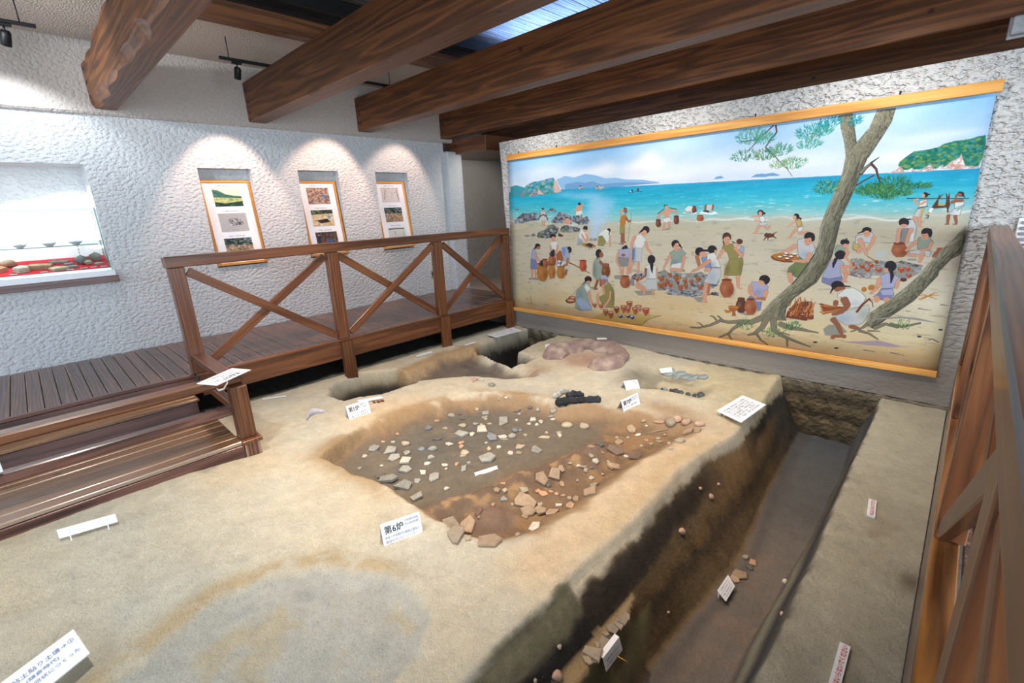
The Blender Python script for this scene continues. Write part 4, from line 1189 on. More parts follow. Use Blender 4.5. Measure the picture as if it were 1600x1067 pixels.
P0::914,841 912,843 907,845 901,847 894,847 889,846 887,844 889,842 894,840 900,838 907,838 912,839
P55::941,841 945,856 956,867 958,876 970,874 971,866 981,851 984,836
S22:0.6,10,13:974,857
P22::984,836 981,839 973,843 963,845 952,845 944,844 941,841 944,837 952,834 962,832 973,831 981,833
P0::978,837 976,840 971,842 963,843 955,844 949,843 947,841 949,838 955,836 962,835 970,834 976,835
P21::698,876 701,889 710,901 711,909 722,907 723,899 731,886 734,871
S22:0.6,8,13:725,891
P22::734,871 732,874 725,877 716,879 707,879 701,878 698,875 701,872 707,869 716,867 725,867 731,868
P0::729,872 728,875 723,877 716,878 709,878 705,877 703,875 704,873 709,871 716,870 723,870 728,870
P21::730,885 734,899 744,911 745,919 757,918 758,909 767,895 770,880
S22:0.6,9,13:760,900
P22::770,880 767,883 760,886 750,888 740,889 733,887 730,884 733,881 740,878 750,876 760,876 767,877
P0::765,881 763,884 758,886 750,887 743,887 737,887 735,885 737,882 743,880 750,879 757,878 763,879
P13::829,894 827,900 822,905 814,908 807,907 801,904 799,898 801,892 806,887 814,884 821,885 827,889
P25::826,896 825,901 821,904 816,906 811,905 808,903 806,899 807,895 811,891 816,890 821,890 825,893
P29::819,891 818,893 816,894 812,895 809,895 806,894 805,893 806,891 808,890 812,889 815,889 818,890
P13::876,888 874,894 869,899 861,902 854,901 848,898 846,892 848,886 853,881 861,879 868,879 873,883
P25::873,891 872,895 868,898 863,900 858,899 855,897 853,893 854,889 858,885 863,884 868,884 871,887
P29::866,885 865,887 862,888 859,889 856,889 853,888 852,887 853,885 855,884 859,883 862,883 865,884
P13::900,892 898,898 893,903 886,905 878,905 873,901 871,896 873,890 878,885 885,882 892,883 898,887
P25::897,894 896,898 892,902 888,903 883,903 879,900 878,897 879,892 882,889 887,887 892,888 896,890
P29::890,889 889,890 887,892 883,893 880,893 878,892 877,890 877,889 880,887 883,887 887,887 889,887
P53::1021,439 1079,423 1071,435
P4::1056,324 1055,327 1052,330 1047,330 1043,329 1039,327 1038,323 1039,320 1042,318 1047,317 1051,318 1055,320
P0::1057,329 1056,334 1053,337 1050,338 1046,337 1043,333 1042,329 1043,325 1045,321 1049,320 1053,322 1055,325
P0::1034,347 1066,333 1075,352 1068,374 1043,378
L0:10.3,10.3:1042,348 1022,358 1008,379
L0:10.1,10.1:1066,337 1091,349 1107,360
L25:3.6,3.6:1009,358 1041,336
L25:3.5,3.5:1066,332 1106,340
Q7::1035,381 1074,375 1077,399 1040,402
L0:11.1,11.1:1045,401 1043,433
L0:11.0,11.0:1067,399 1073,423
P22::1001,390 1000,397 999,406 1002,415 1008,422 1020,422 1026,415 1028,406 1026,398 1024,390 1026,386 999,385
S25:0.6,7,11:1022,410
S0:0.35,5,8:1008,402
P25::1026,386 1024,388 1019,388 1013,389 1006,388 1001,387 999,386 1001,385 1006,384 1012,384 1019,384 1024,385
P22::1093,375 1092,382 1091,391 1094,401 1100,409 1112,409 1117,401 1119,391 1118,383 1116,375 1117,370 1091,370
S25:0.6,7,11:1113,396
S0:0.35,5,8:1100,387
P25::1117,371 1115,372 1111,373 1104,373 1098,373 1093,372 1091,370 1093,369 1097,368 1104,368 1110,368 1115,369
P7::1145,340 1160,326 1183,330 1177,351 1150,351
L0:8.3,8.3:1150,351 1149,361
L0:7.5,7.5:1169,351 1172,362
P22::1183,332 1179,338 1178,346 1181,354 1186,361 1195,361 1199,354 1201,346 1199,339 1195,333 1197,329 1180,328
S25:0.6,6,9:1196,350
S0:0.35,4,7:1186,343
P25::1197,329 1196,330 1193,331 1189,331 1185,331 1181,330 1180,329 1181,327 1184,327 1189,327 1193,327 1196,328
P29::1135,357 1146,354 1151,361
P29::1170,365 1203,354 1200,363
P8::1238,325 1278,326 1273,350 1244,350
L2:8.6,8.6:1242,325 1240,353
L2:8.5,8.5:1275,326 1273,347
P25::1260,355 1258,359 1253,361 1245,362 1237,361 1230,358 1228,354 1230,351 1236,349 1244,348 1252,349 1258,352
P29::1211,361 1226,353 1266,361 1284,354 1299,365 1267,369
P21::1206,372 1205,378 1203,384 1207,391 1214,396 1228,396 1235,391 1237,384 1235,378 1233,373 1233,369 1206,369
S22:0.6,8,8:1230,388
S0:0.35,6,6:1214,381
P22::1233,370 1231,371 1226,371 1220,371 1213,371 1208,370 1206,369 1207,368 1212,368 1219,368 1226,368 1231,369
P53::767,677 811,669 812,695 772,694
P4::854,539 851,550 843,558 833,562 821,559 813,551 810,540 813,529 820,520 831,517 842,520 851,528
P4::847,520 845,525 842,528 836,529 831,528 827,525 826,521 827,517 831,514 836,512 841,513 845,516
Q12::793,538 860,528 870,561 852,582 794,576
P2::835,564 834,568 829,571 823,572 817,571 812,569 811,565 812,561 817,558 823,557 829,558 834,561
Q20::792,578 857,578 853,620 820,628 793,619
L0:13.6,9.1:791,555 782,598 805,631 816,669
L0:13.3,9.7:863,561 865,620 854,658
L0:11.8,11.8:825,626 821,669
L0:11.7,11.7:851,624 850,663
P21::813,683 808,697 805,712 812,728 825,740 851,738 863,724 869,707 866,693 860,680 860,672 812,675
S22:0.6,15,19:855,716
S0:0.35,11,14:826,704
P22::860,673 857,676 849,678 837,679 825,679 816,678 813,676 816,674 824,672 836,670 848,670 857,671
P53::901,659 943,653 943,665
Q7::895,463 920,455 954,486 929,527 876,524
Q8::876,524 929,527 929,596 876,594
S10:0.6,13,48:884,561
P10::874,528 890,528 885,589 874,590
P4::968,435 966,444 958,451 948,454 938,451 930,444 927,435 930,425 937,418 947,416 957,418 965,425
P0::952,458 946,464 937,466 929,464 922,459 920,451 922,443 928,437 937,435 946,437 952,442 954,450
L4:10.9,3.4:930,435 910,451
L0:18.9,10.3:888,471 871,503 870,536
L0:14.3,8.4:948,494 960,526 983,553
L0:17.7,8.9:871,598 869,657
L0:15.7,8.7:912,599 913,655
B26:50,7.2,27,25,28,9:869,678 901,655 938,657 934,674 889,694 894,723 870,721
Q7::950,615 981,604 1017,616 1017,677 962,678
S9:0.7,13,30:965,655
Q8::962,683 1017,677 1024,729 964,739 922,721 908,705 953,698
P4::1005,580 1003,592 995,601 985,605 973,602 965,594 962,582 964,570 972,561 983,558 994,561 1002,569
L4:19.4,8.4:986,605 989,638
L4:12.7,2.5:986,622 992,650
L2:14.6,8.6:955,631 954,664 926,687
L0:9.2,9.2:1015,624 1017,669
P21::891,677 894,687 902,695 903,701 912,700 913,695 920,685 922,675
S22:0.6,8,9:915,689
P22::922,675 920,677 915,679 907,680 899,680 893,679 891,677 893,675 899,673 907,672 914,672 920,673
P0::919,676 917,677 913,679 907,680 901,680 897,679 895,677 896,676 901,675 907,674 913,674 917,675
L0:26.7,26.7:908,714 950,736
P53::890,749 1005,739 1010,760 919,772
L0:20.5,13.4:908,722 951,744
L0:14.9,14.9:951,744 949,765
L0:12.9,12.9:1004,735 996,755
P53::1081,624 1162,620 1163,632 1090,640
Q18::1077,546 1101,530 1137,523 1166,547 1143,559 1141,590 1138,617 1085,616 1091,577 1086,558
S10:0.5,24,16:1108,592
P7::1096,600 1141,590 1138,617 1087,616
P4::1128,503 1126,513 1119,521 1109,524 1098,521 1090,514 1086,503 1088,493 1096,485 1106,482 1117,485 1125,492
P0::1128,514 1127,524 1121,532 1113,535 1105,532 1099,525 1096,515 1097,504 1103,497 1111,494 1119,496 1125,504
L4:9.4,3.1:1128,506 1141,521
P25::1108,513 1108,513 1107,514 1106,514 1105,514 1104,513 1104,513 1104,512 1105,512 1106,511 1107,512 1108,512
P25::1120,510 1120,511 1119,511 1118,512 1117,511 1116,511 1116,510 1116,510 1117,509 1118,509 1119,509 1120,510
L55:1.6,1.6:1112,525 1118,524
P4::1089,496 1102,484 1123,491 1107,499 1096,515
L0:14.5,8.8:1082,558 1063,598 1051,622
L0:14.8,8.6:1153,559 1151,597 1143,629
P0::1119,624 1116,629 1110,633 1100,635 1091,634 1083,631 1081,626 1083,622 1090,618 1099,616 1109,617 1116,620
P0::1147,625 1145,630 1139,633 1131,635 1123,634 1117,631 1114,627 1116,622 1122,618 1130,616 1138,617 1144,620
B53:240,8.4,26,20,9,28,53,27,8:1022,644 1056,626 1082,644 1107,639 1164,639 1203,637 1241,627 1264,637 1299,650 1329,662 1320,689 1285,711 1247,716 1128,726 1026,735 1020,689
B26:160,6.7,27,9,28,53:1062,747 1103,719 1185,724 1250,706 1256,737 1206,753 1146,751 1088,752
B26:40,5.3,27,25,9:1286,734 1300,717 1330,719 1331,734
P21::1074,646 1076,655 1082,661 1083,666 1090,666 1090,661 1096,653 1097,645
S22:0.6,6,7:1092,656
P22::1097,645 1096,647 1091,648 1086,649 1080,649 1075,648 1074,646 1075,644 1079,643 1085,642 1091,642 1095,643
P23::1094,645 1093,647 1090,648 1086,648 1081,648 1078,648 1077,646 1078,645 1081,644 1085,643 1090,644 1093,644
P21::1104,661 1107,670 1114,679 1115,684 1124,684 1124,678 1130,669 1132,659
S22:0.6,7,9:1126,672
P22::1132,658 1130,661 1125,663 1118,664 1111,664 1106,662 1104,660 1106,658 1111,656 1118,655 1125,655 1130,657
P23::1129,659 1127,661 1123,662 1118,663 1113,663 1109,662 1108,661 1109,659 1113,658 1118,657 1123,657 1127,658
P23::1127,656 1129,663 1134,669 1135,673 1140,672 1140,668 1144,662 1145,655
S22:0.6,4,6:1141,664
P22::1145,655 1144,656 1141,657 1136,658 1132,658 1129,657 1127,656 1128,654 1132,653 1136,652 1141,652 1144,653
P23::1143,655 1142,656 1140,657 1136,658 1133,658 1131,657 1130,656 1130,655 1133,654 1136,654 1140,654 1142,654
P21::1153,672 1156,681 1162,688 1163,694 1169,693 1170,688 1175,679 1176,670
S22:0.6,6,8:1171,682
P22::1176,670 1174,672 1170,674 1165,675 1159,674 1155,673 1153,671 1155,669 1159,668 1164,667 1170,667 1174,668
P23::1173,670 1172,672 1169,673 1165,674 1161,674 1157,673 1156,672 1157,670 1160,669 1165,668 1169,668 1172,669
P21::1213,656 1216,665 1224,672 1225,677 1233,677 1233,671 1240,663 1241,654
S22:0.6,7,8:1235,666
P22::1241,654 1239,656 1234,658 1228,659 1221,658 1215,657 1213,656 1215,653 1220,652 1227,651 1234,651 1239,652
P23::1238,654 1236,656 1233,657 1228,658 1222,658 1218,657 1217,656 1218,654 1222,653 1227,653 1232,653 1236,653
P21::1186,674 1188,682 1194,689 1195,694 1201,694 1201,689 1206,681 1207,672
S22:0.6,5,7:1202,684
P22::1207,672 1205,674 1202,676 1197,676 1192,676 1188,675 1186,673 1188,672 1191,670 1196,669 1201,669 1205,670
P23::1204,673 1203,674 1201,675 1197,676 1193,676 1190,675 1189,674 1190,672 1193,671 1196,671 1200,671 1203,672
P23::1067,683 1069,691 1074,698 1075,702 1080,702 1080,697 1085,690 1086,682
S22:0.6,5,7:1082,693
P22::1086,682 1084,684 1081,685 1077,686 1072,686 1068,685 1067,683 1068,681 1072,680 1076,679 1081,679 1084,680
P23::1083,682 1082,684 1080,685 1077,685 1073,685 1070,685 1069,683 1070,682 1073,681 1076,681 1080,681 1082,681
P21::1053,698 1055,706 1061,713 1061,718 1068,718 1068,713 1073,705 1074,696
S22:0.6,5,7:1069,708
P22::1074,696 1072,698 1069,700 1064,701 1059,701 1055,700 1053,698 1055,696 1058,694 1063,693 1068,693 1072,695
P23::1071,697 1070,698 1067,699 1064,700 1060,700 1057,699 1056,698 1057,697 1060,696 1063,695 1067,695 1070,696
P55::1078,699 1081,706 1087,712 1088,716 1096,716 1096,711 1102,705 1104,697
S22:0.6,6,6:1098,707
P22::1104,697 1102,699 1097,700 1091,701 1085,701 1080,700 1078,699 1080,697 1085,696 1091,695 1097,695 1102,696
P23::1101,698 1099,699 1096,700 1091,701 1086,701 1083,700 1082,699 1083,698 1086,697 1091,696 1096,696 1099,697
P21::1129,704 1132,714 1139,723 1140,729 1149,728 1149,722 1155,712 1157,702
S22:0.6,7,9:1151,716
P22::1157,701 1155,704 1150,706 1143,707 1136,707 1131,706 1129,704 1131,701 1136,699 1143,698 1150,698 1155,699
P23::1153,702 1152,704 1148,705 1143,706 1138,706 1134,705 1133,704 1134,702 1138,701 1143,700 1148,700 1152,701
P21::1158,694 1160,704 1167,712 1168,718 1175,717 1175,711 1181,702 1182,692
S22:0.6,6,9:1177,706
P22::1182,692 1180,694 1176,696 1170,697 1164,697 1160,696 1158,694 1160,692 1164,690 1170,689 1176,689 1180,690
P23::1179,693 1178,694 1175,696 1170,696 1166,696 1162,696 1161,694 1162,693 1165,692 1170,691 1174,691 1178,692
P21::1226,696 1228,704 1236,711 1237,716 1245,715 1246,710 1252,702 1253,694
S22:0.6,7,7:1247,705
P22::1253,693 1252,695 1247,697 1240,698 1233,698 1228,697 1226,696 1228,694 1233,692 1239,691 1246,691 1251,692
P23::1250,694 1249,696 1245,697 1240,697 1235,698 1231,697 1229,696 1231,695 1234,693 1240,693 1245,693 1249,693
P22::1121,683 1123,689 1127,695 1128,698 1133,698 1133,694 1137,688 1138,681
S22:0.6,4,6:1134,690
P22::1138,681 1137,683 1134,684 1130,685 1126,685 1123,684 1121,682 1122,681 1125,680 1129,679 1134,679 1137,680
P23::1136,682 1135,683 1133,684 1130,684 1127,684 1124,684 1124,683 1124,682 1126,681 1130,680 1133,680 1135,681
P30::1212,680 1214,686 1219,691 1219,695 1225,695 1225,691 1230,685 1230,678
S22:0.6,5,6:1226,687
P22::1230,678 1229,680 1226,681 1221,682 1217,682 1213,681 1212,680 1213,678 1216,677 1221,676 1226,676 1229,677
P23::1228,679 1227,680 1225,681 1221,681 1218,681 1215,681 1214,680 1215,679 1218,678 1221,677 1225,677 1227,678
P21::1023,669 1026,678 1035,686 1037,691 1047,690 1047,685 1056,676 1058,666
S22:0.6,8,8:1050,679
P22::1058,666 1056,668 1049,670 1041,671 1032,671 1026,670 1023,668 1026,666 1032,664 1040,663 1049,663 1055,664
P23::1053,667 1052,668 1047,670 1041,670 1034,671 1030,670 1028,669 1029,667 1034,666 1041,665 1047,665 1052,666
P21::1022,703 1025,713 1033,721 1034,726 1044,725 1044,720 1052,711 1053,701
S22:0.6,8,9:1046,714
P22::1053,701 1051,703 1046,705 1038,706 1030,706 1025,705 1022,703 1024,701 1030,699 1038,698 1046,698 1051,699
P23::1050,702 1048,703 1044,704 1038,705 1032,705 1028,705 1026,703 1028,702 1032,700 1038,700 1044,700 1048,700
P21::1047,694 1049,703 1056,710 1057,715 1064,715 1064,709 1070,701 1071,692
S22:0.6,6,8:1066,704
P22::1071,692 1069,694 1065,696 1059,697 1053,697 1049,695 1047,694 1049,692 1053,690 1059,689 1065,689 1069,690
P23::1068,693 1067,694 1064,695 1059,696 1055,696 1051,695 1050,694 1051,693 1054,691 1059,691 1063,691 1067,691
P21::1065,681 1067,689 1073,696 1073,701 1079,700 1080,696 1084,688 1085,680
S22:0.6,5,7:1081,691
P22::1085,679 1084,681 1081,683 1076,684 1070,683 1067,682 1065,681 1067,679 1070,677 1075,676 1080,677 1084,678
P23::1083,680 1082,681 1079,682 1076,683 1072,683 1069,682 1068,681 1069,680 1072,679 1075,678 1079,678 1082,679
P53::1210,753 1272,743 1281,773 1235,774
L23:3.5,3.5:1169,666 1195,630 1209,617
Q11::1236,563 1258,555 1275,584 1289,613 1263,618 1250,593
P10::1258,555 1275,580 1281,606 1292,613 1273,555
P4::1248,533 1246,543 1239,551 1228,554 1217,552 1209,545 1206,535 1208,524 1215,517 1225,514 1236,516 1244,523
P0::1263,549 1260,555 1253,559 1243,560 1234,557 1228,551 1226,544 1229,538 1237,534 1246,533 1255,536 1261,542
L4:8.9,8.9:1245,528 1266,529
L1:18.9,15.1:1219,564 1231,601
L0:12.9,16.7:1232,609 1267,577
P1::1228,560 1227,566 1223,570 1218,572 1212,570 1208,566 1206,561 1208,555 1211,551 1216,549 1222,550 1226,554
L0:13.7,7.6:1228,613 1202,629
P0::1288,614 1287,619 1282,624 1273,628 1263,629 1256,627 1252,622 1253,616 1259,611 1268,608 1277,607 1285,609
P4::1307,523 1304,532 1297,540 1287,543 1276,540 1268,533 1264,524 1266,514 1274,506 1284,504 1295,506 1303,513
P0::1307,533 1306,539 1304,543 1302,544 1299,543 1296,539 1295,534 1295,528 1297,524 1300,523 1303,524 1305,528
Q7::1265,544 1294,536 1310,553 1327,596 1324,604 1299,601 1282,576 1263,570
S9:0.6,15,18:1294,591
L0:16.2,10.3:1278,573 1264,588 1243,608
Q8::1292,605 1331,603 1334,640 1316,682 1260,679 1259,668 1279,632
S9:0.6,22,30:1291,650
L25:2.6,2.6:1288,606 1328,604
L0:20.4,15.1:1269,682 1266,717 1265,759
L1:11.3,11.3:1283,685 1281,734
P0::1282,763 1280,767 1274,770 1266,772 1258,772 1251,770 1249,767 1251,763 1257,760 1265,758 1274,758 1280,760
P4::1365,466 1363,477 1356,484 1347,487 1337,484 1329,477 1326,467 1328,457 1334,449 1344,446 1354,449 1361,456
Q14::1334,499 1375,494 1385,526 1407,543 1395,561 1364,566 1355,537 1328,517
P0::1362,481 1361,491 1356,498 1348,501 1340,499 1334,491 1331,481 1332,471 1337,463 1345,460 1353,463 1359,470
P6::1328,481 1328,463 1344,448 1362,460 1367,480 1357,463 1338,467
P25::1343,479 1343,480 1342,480 1341,480 1340,480 1339,480 1339,479 1339,478 1340,478 1341,478 1342,478 1343,478
P25::1355,478 1355,479 1354,479 1353,479 1352,479 1351,479 1351,478 1351,477 1352,477 1353,476 1354,477 1355,477
L55:1.8,1.8:1344,492 1353,491
L4:5.0,5.0:1331,484 1337,499
Q14::1364,566 1421,553 1425,577 1420,634 1345,639 1350,610
S15:0.6,14,32:1357,609
S15:0.5,10,31:1414,592
L0:15.7,9.2:1334,524 1320,553 1310,564
Q9::1410,501 1424,514 1423,535 1402,525
P0::1407,494 1406,500 1402,505 1397,507 1391,505 1386,500 1384,494 1385,488 1389,483 1395,481 1400,483 1405,488
P6::1415,485 1414,491 1409,495 1403,497 1396,496 1390,491 1388,485 1389,479 1394,475 1401,473 1407,475 1413,479
L0:15.3,12.5:1384,515 1410,539 1420,546
L0:12.4,12.4:1417,549 1387,515
L25:4.2,4.2:1371,486 1382,492
L0:16.6,16.6:1356,642 1357,660
L0:16.9,10.5:1408,639 1412,686
L0:7.1,7.1:1411,689 1430,693
P21::1340,668 1333,685 1331,704 1340,724 1354,740 1380,737 1392,719 1396,698 1392,680 1382,664 1384,654 1337,657
S22:0.6,17,22:1383,710
S0:0.35,12,16:1352,694
P22::1384,655 1381,658 1373,661 1361,663 1349,663 1341,661 1337,659 1340,656 1349,653 1360,651 1372,651 1381,653
P53::1455,452 1496,447 1490,452
P53::1502,482 1536,475 1536,480
P53::1596,471 1636,466 1607,471
P4::1488,366 1487,373 1483,377 1477,379 1470,377 1465,372 1463,366 1464,359 1468,354 1474,353 1481,355 1486,360
P4::1479,359 1496,366 1492,373 1482,373
P0::1483,369 1482,374 1480,378 1476,379 1472,378 1469,374 1467,369 1468,364 1470,360 1474,359 1478,361 1481,364
L0:7.1,7.1:1470,379 1443,379
L0:7.1,7.1:1476,400 1455,397
Q7::1472,382 1489,378 1496,389 1492,406 1479,402
Q8::1479,405 1501,402 1508,412 1493,420 1472,415
L0:11.1,5.9:1476,419 1463,449
L0:11.0,6.5:1496,420 1506,429 1518,421
L0:4.6,4.6:1451,449 1464,449
B6:20,4.5,22,25:1503,452 1518,449 1537,453 1535,465 1510,469
P6::1514,457 1514,461 1511,464 1507,465 1503,464 1499,461 1498,457 1499,453 1501,450 1505,449 1509,450 1513,453
L6:4.5,1.9:1533,452 1546,443
L6:5.2,2.6:1507,465 1497,480
L6:4.5,2.6:1515,467 1514,477
L6:5.1,2.6:1534,462 1546,471
L25:2.3,2.3:1504,449 1510,449
P4::1622,383 1621,389 1617,394 1612,395 1606,394 1602,389 1600,383 1601,377 1604,373 1610,371 1615,373 1620,377
L4:6.0,6.0:1620,388 1629,393
P0::1612,388 1612,393 1610,396 1607,397 1603,396 1600,393 1599,388 1599,383 1601,380 1605,378 1608,380 1611,383
Q23::1608,397 1628,395 1636,417 1620,426
P54::1610,401 1627,396 1634,415 1621,423
Q7::1619,428 1639,423 1638,439 1625,445
L0:8.5,4.9:1606,404 1583,424
L0:10.9,5.5:1618,432 1605,448 1595,468
L0:11.5,6.1:1628,448 1640,450 1661,443
L0:4.4,4.4:1586,468 1598,468
Q8::1625,477 1647,467 1683,489 1692,514 1682,527 1663,553 1640,554 1628,503
S11:0.35,18,18:1655,534
Q16::1638,541 1663,560 1678,566 1658,619 1636,627 1601,609 1605,589 1629,565
S17:0.5,16,16:1622,608
P4::1686,464 1685,474 1678,481 1669,484 1659,481 1651,474 1647,464 1648,454 1655,446 1664,444 1674,446 1682,454
P0::1677,484 1674,492 1668,496 1661,497 1654,493 1649,485 1649,476 1652,468 1658,463 1665,463 1672,467 1676,474
P4::1647,464 1659,445 1682,451 1686,476 1677,483 1672,464 1656,470
P25::1659,480 1659,480 1658,481 1657,481 1656,481 1656,480 1655,480 1655,479 1656,479 1657,478 1658,479 1659,479
P25::1670,480 1670,480 1669,481 1669,481 1668,481 1667,480 1666,480 1667,479 1667,478 1668,478 1669,478 1670,479
L55:1.5,1.5:1660,493 1667,494
L0:17.2,10.5:1622,500 1595,517 1566,534
P24::1638,553 1632,562 1613,567 1587,568 1560,564 1540,557 1532,547 1539,538 1559,532 1586,531 1612,535 1631,543
P23::1636,548 1630,555 1612,559 1587,560 1562,557 1544,550 1537,542 1543,535 1562,530 1587,530 1611,533 1629,540
P22::1578,548 1577,551 1573,553 1568,554 1563,553 1559,551 1557,549 1558,546 1562,543 1567,543 1572,543 1576,545
P29::1576,545 1575,547 1572,548 1568,549 1563,549 1560,547 1559,546 1560,544 1563,543 1567,542 1571,543 1575,544
P22::1597,540 1596,543 1592,546 1587,546 1582,546 1578,544 1576,541 1577,538 1581,536 1586,535 1591,536 1595,538
P29::1595,538 1594,540 1591,541 1587,542 1582,541 1579,540 1578,539 1579,537 1582,535 1586,535 1590,535 1593,536
P22::1619,545 1618,547 1615,550 1610,551 1605,550 1601,548 1599,545 1600,543 1604,540 1609,539 1614,540 1618,542
P29::1617,542 1616,544 1614,545 1609,546 1605,545 1602,544 1601,543 1602,541 1605,540 1609,539 1613,539 1616,540
P22::1606,553 1605,556 1601,558 1596,559 1591,559 1587,557 1585,554 1586,551 1590,549 1595,548 1600,549 1604,551
P29::1604,551 1603,552 1600,554 1596,554 1591,554 1588,553 1587,551 1588,550 1591,548 1595,548 1599,548 1602,549
P22::1630,534 1629,537 1626,539 1621,540 1616,540 1612,538 1610,535 1611,532 1615,530 1619,529 1625,530 1628,532
P29::1628,532 1627,534 1624,535 1620,535 1616,535 1613,534 1612,532 1613,531 1615,529 1619,529 1624,529 1627,530
P22::1600,532 1599,535 1596,537 1591,538 1586,537 1582,536 1580,533 1581,530 1585,528 1590,527 1595,527 1599,529
P29::1598,530 1597,531 1594,533 1590,533 1586,533 1583,532 1582,530 1583,528 1585,527 1590,527 1594,527 1597,528
L0:18.1,13.2:1674,530 1671,550 1658,563
L0:15.3,7.9:1658,560 1617,560
L0:19.0,13.9:1611,615 1620,648
P53::1811,508 1823,504 1850,519 1821,513
Q8::1819,456 1836,453 1866,444 1877,462 1870,485 1847,480 1837,498 1820,486
Q54::1813,486 1830,486 1839,510 1835,519 1815,504
L0:13.3,8.0:1874,462 1872,485 1861,509
P4::1864,437 1863,443 1858,448 1851,449 1844,448 1838,443 1835,437 1836,431 1841,427 1848,425 1856,427 1862,431
L4:6.5,2.2:1838,442 1822,449
P0::1863,450 1862,456 1859,461 1853,463 1847,461 1843,457 1840,450 1841,444 1844,440 1850,438 1856,440 1860,444
L0:15.3,8.2:1833,471 1847,498 1861,527
L0:12.1,12.1:1835,519 1836,504
P25::1848,449 1848,450 1847,450 1847,450 1846,450 1845,450 1845,449 1845,448 1846,448 1846,448 1847,448 1848,448
P25::1856,448 1856,449 1856,449 1855,449 1854,449 1854,449 1853,448 1854,447 1854,447 1855,447 1855,447 1856,447
L23:3.3,3.3:1864,533 1888,547 1895,551
P23::1885,544 1897,547 1903,555 1894,562
Q8::1957,402 1977,400 1990,422 1991,450 1986,478 1953,478 1949,433 1959,428
Q20::1951,433 1968,430 1976,439 1970,475 1953,478
P4::1968,410 1967,417 1962,423 1955,425 1947,423 1941,417 1938,409 1939,401 1944,396 1951,394 1958,396 1964,402
P0::1965,422 1964,426 1961,428 1956,429 1950,428 1946,425 1944,422 1945,418 1949,416 1954,415 1959,416 1963,418
L4:4.5,4.5:1959,400 1969,399
P7::1978,450 1988,447 1988,475 1980,478
P21::1935,488 1932,498 1931,510 1938,523 1949,533 1968,532 1976,522 1979,509 1974,497 1968,487 1967,481 1934,481
S22:0.6,13,13:1969,515
S0:0.35,10,9:1946,504
P22::1968,482 1966,483 1960,485 1952,485 1943,485 1937,484 1934,482 1936,480 1942,479 1951,478 1959,479 1965,480
L0:11.7,8.7:1944,433 1944,461 1945,484
L0:12.5,8.5:1977,433 1972,455 1969,481
P22::1967,484 1965,486 1960,487 1952,488 1944,488 1938,486 1935,485 1937,483 1943,482 1951,481 1959,481 1965,483
P53::1979,537 2006,536 2007,543 1985,543
Q18::2001,461 2031,463 2042,477 2039,496 2036,505 2003,500 2000,477
P4::2035,445 2035,454 2030,460 2023,462 2015,460 2008,454 2005,446 2006,437 2010,431 2018,429 2026,431 2032,437
P0::2027,458 2027,464 2024,469 2019,471 2013,469 2009,465 2006,458 2007,451 2010,446 2015,445 2020,446 2025,451
L4:3.9,3.9:2029,450 2033,460
P4::2005,444 2012,430 2031,433 2034,452 2023,447 2010,450
P25::2014,457 2014,457 2013,457 2013,458 2012,458 2011,457 2011,457 2011,456 2012,456 2012,455 2013,456 2013,456
P25::2021,455 2021,456 2020,456 2020,456 2019,456 2019,456 2018,455 2018,455 2019,454 2019,454 2020,454 2021,455
L55:1.2,1.2:2014,465 2019,465
L0:10.0,7.5:1997,475 1984,492 1973,509
Q8::1980,512 2005,503 2025,505 2041,510 2039,529 2026,524 2003,520 1986,520
L0:11.7,11.7:1986,523 2004,525
L0:13.9,8.5:2020,516 2016,547
L0:10.7,7.3:2038,480 2033,502 2010,505
P21::2045,524 2055,504 2055,496 2074,495 2077,503 2067,515 2048,532
S22:0.5,12,7:2062,515
L25:3.5,3.0:1949,328 2001,331 2046,333 2108,335
P4::2005,319 2004,323 2002,326 1998,328 1994,326 1991,323 1989,318 1989,314 1992,310 1995,309 2000,311 2003,314
L4:3.8,3.8:2000,315 2009,318
P0::1997,321 1997,325 1995,327 1993,328 1991,327 1988,324 1987,321 1987,317 1989,314 1991,313 1993,314 1995,317
Q7::1985,338 2003,333 2007,357 1986,359
L0:8.7,5.8:2000,341 1989,349 1978,348
L0:6.4,6.4:1977,346 1969,332 1980,332
Q8::1984,362 2001,363 1998,394 1975,390
P54::1993,365 2002,364 2001,390 1991,391
L25:2.9,2.9:1984,363 2009,356
L0:10.4,10.4:1978,393 1986,403
L0:9.8,6.9:1992,395 1998,422
L0:4.4,4.4:1995,425 2006,426
B6:40,3.8,22,25,3:2020,361 2029,337 2034,335 2036,356 2054,354 2053,333 2060,331 2066,352 2064,370 2057,362 2029,365
P54::2034,348 2053,351 2052,356 2036,356
L6:4.7,2.4:2033,335 2034,319
L6:4.3,1.9:2036,329 2042,318
L6:5.1,1.9:2056,333 2050,316
L6:5.1,1.9:2059,333 2058,316
L6:4.2,4.2:2061,364 2064,378
L29:10.6,7.2:2020,366 2017,382
L54:7.2,7.2:2017,379 2011,384
L25:1.9,1.9:2016,387 2005,386
L25:1.9,1.9:2016,387 2009,398
L25:1.9,1.9:2017,387 2015,399
P4::2095,321 2094,325 2092,328 2088,329 2083,328 2079,324 2078,320 2078,316 2081,312 2085,312 2089,313 2093,316
L4:3.6,3.6:2093,324 2097,330
P2::2090,323 2090,326 2088,328 2086,329 2083,328 2080,326 2079,322 2079,319 2081,317 2084,317 2087,318 2089,320
Q7::2075,336 2097,337 2100,355 2078,365
L2:9.3,7.9:2069,346 2078,342 2094,342
L2:6.0,6.0:2077,321 2075,339
Q7::2076,368 2096,366 2095,389 2067,386
S9:0.6,7,9:2073,375
L18:3.7,3.7:2085,373 2100,358
L2:9.4,5.6:2067,388 2069,415
L2:9.3,5.6:2084,390 2091,415
L2:3.8,3.8:2063,417 2073,417
L2:3.7,3.7:2083,417 2092,418
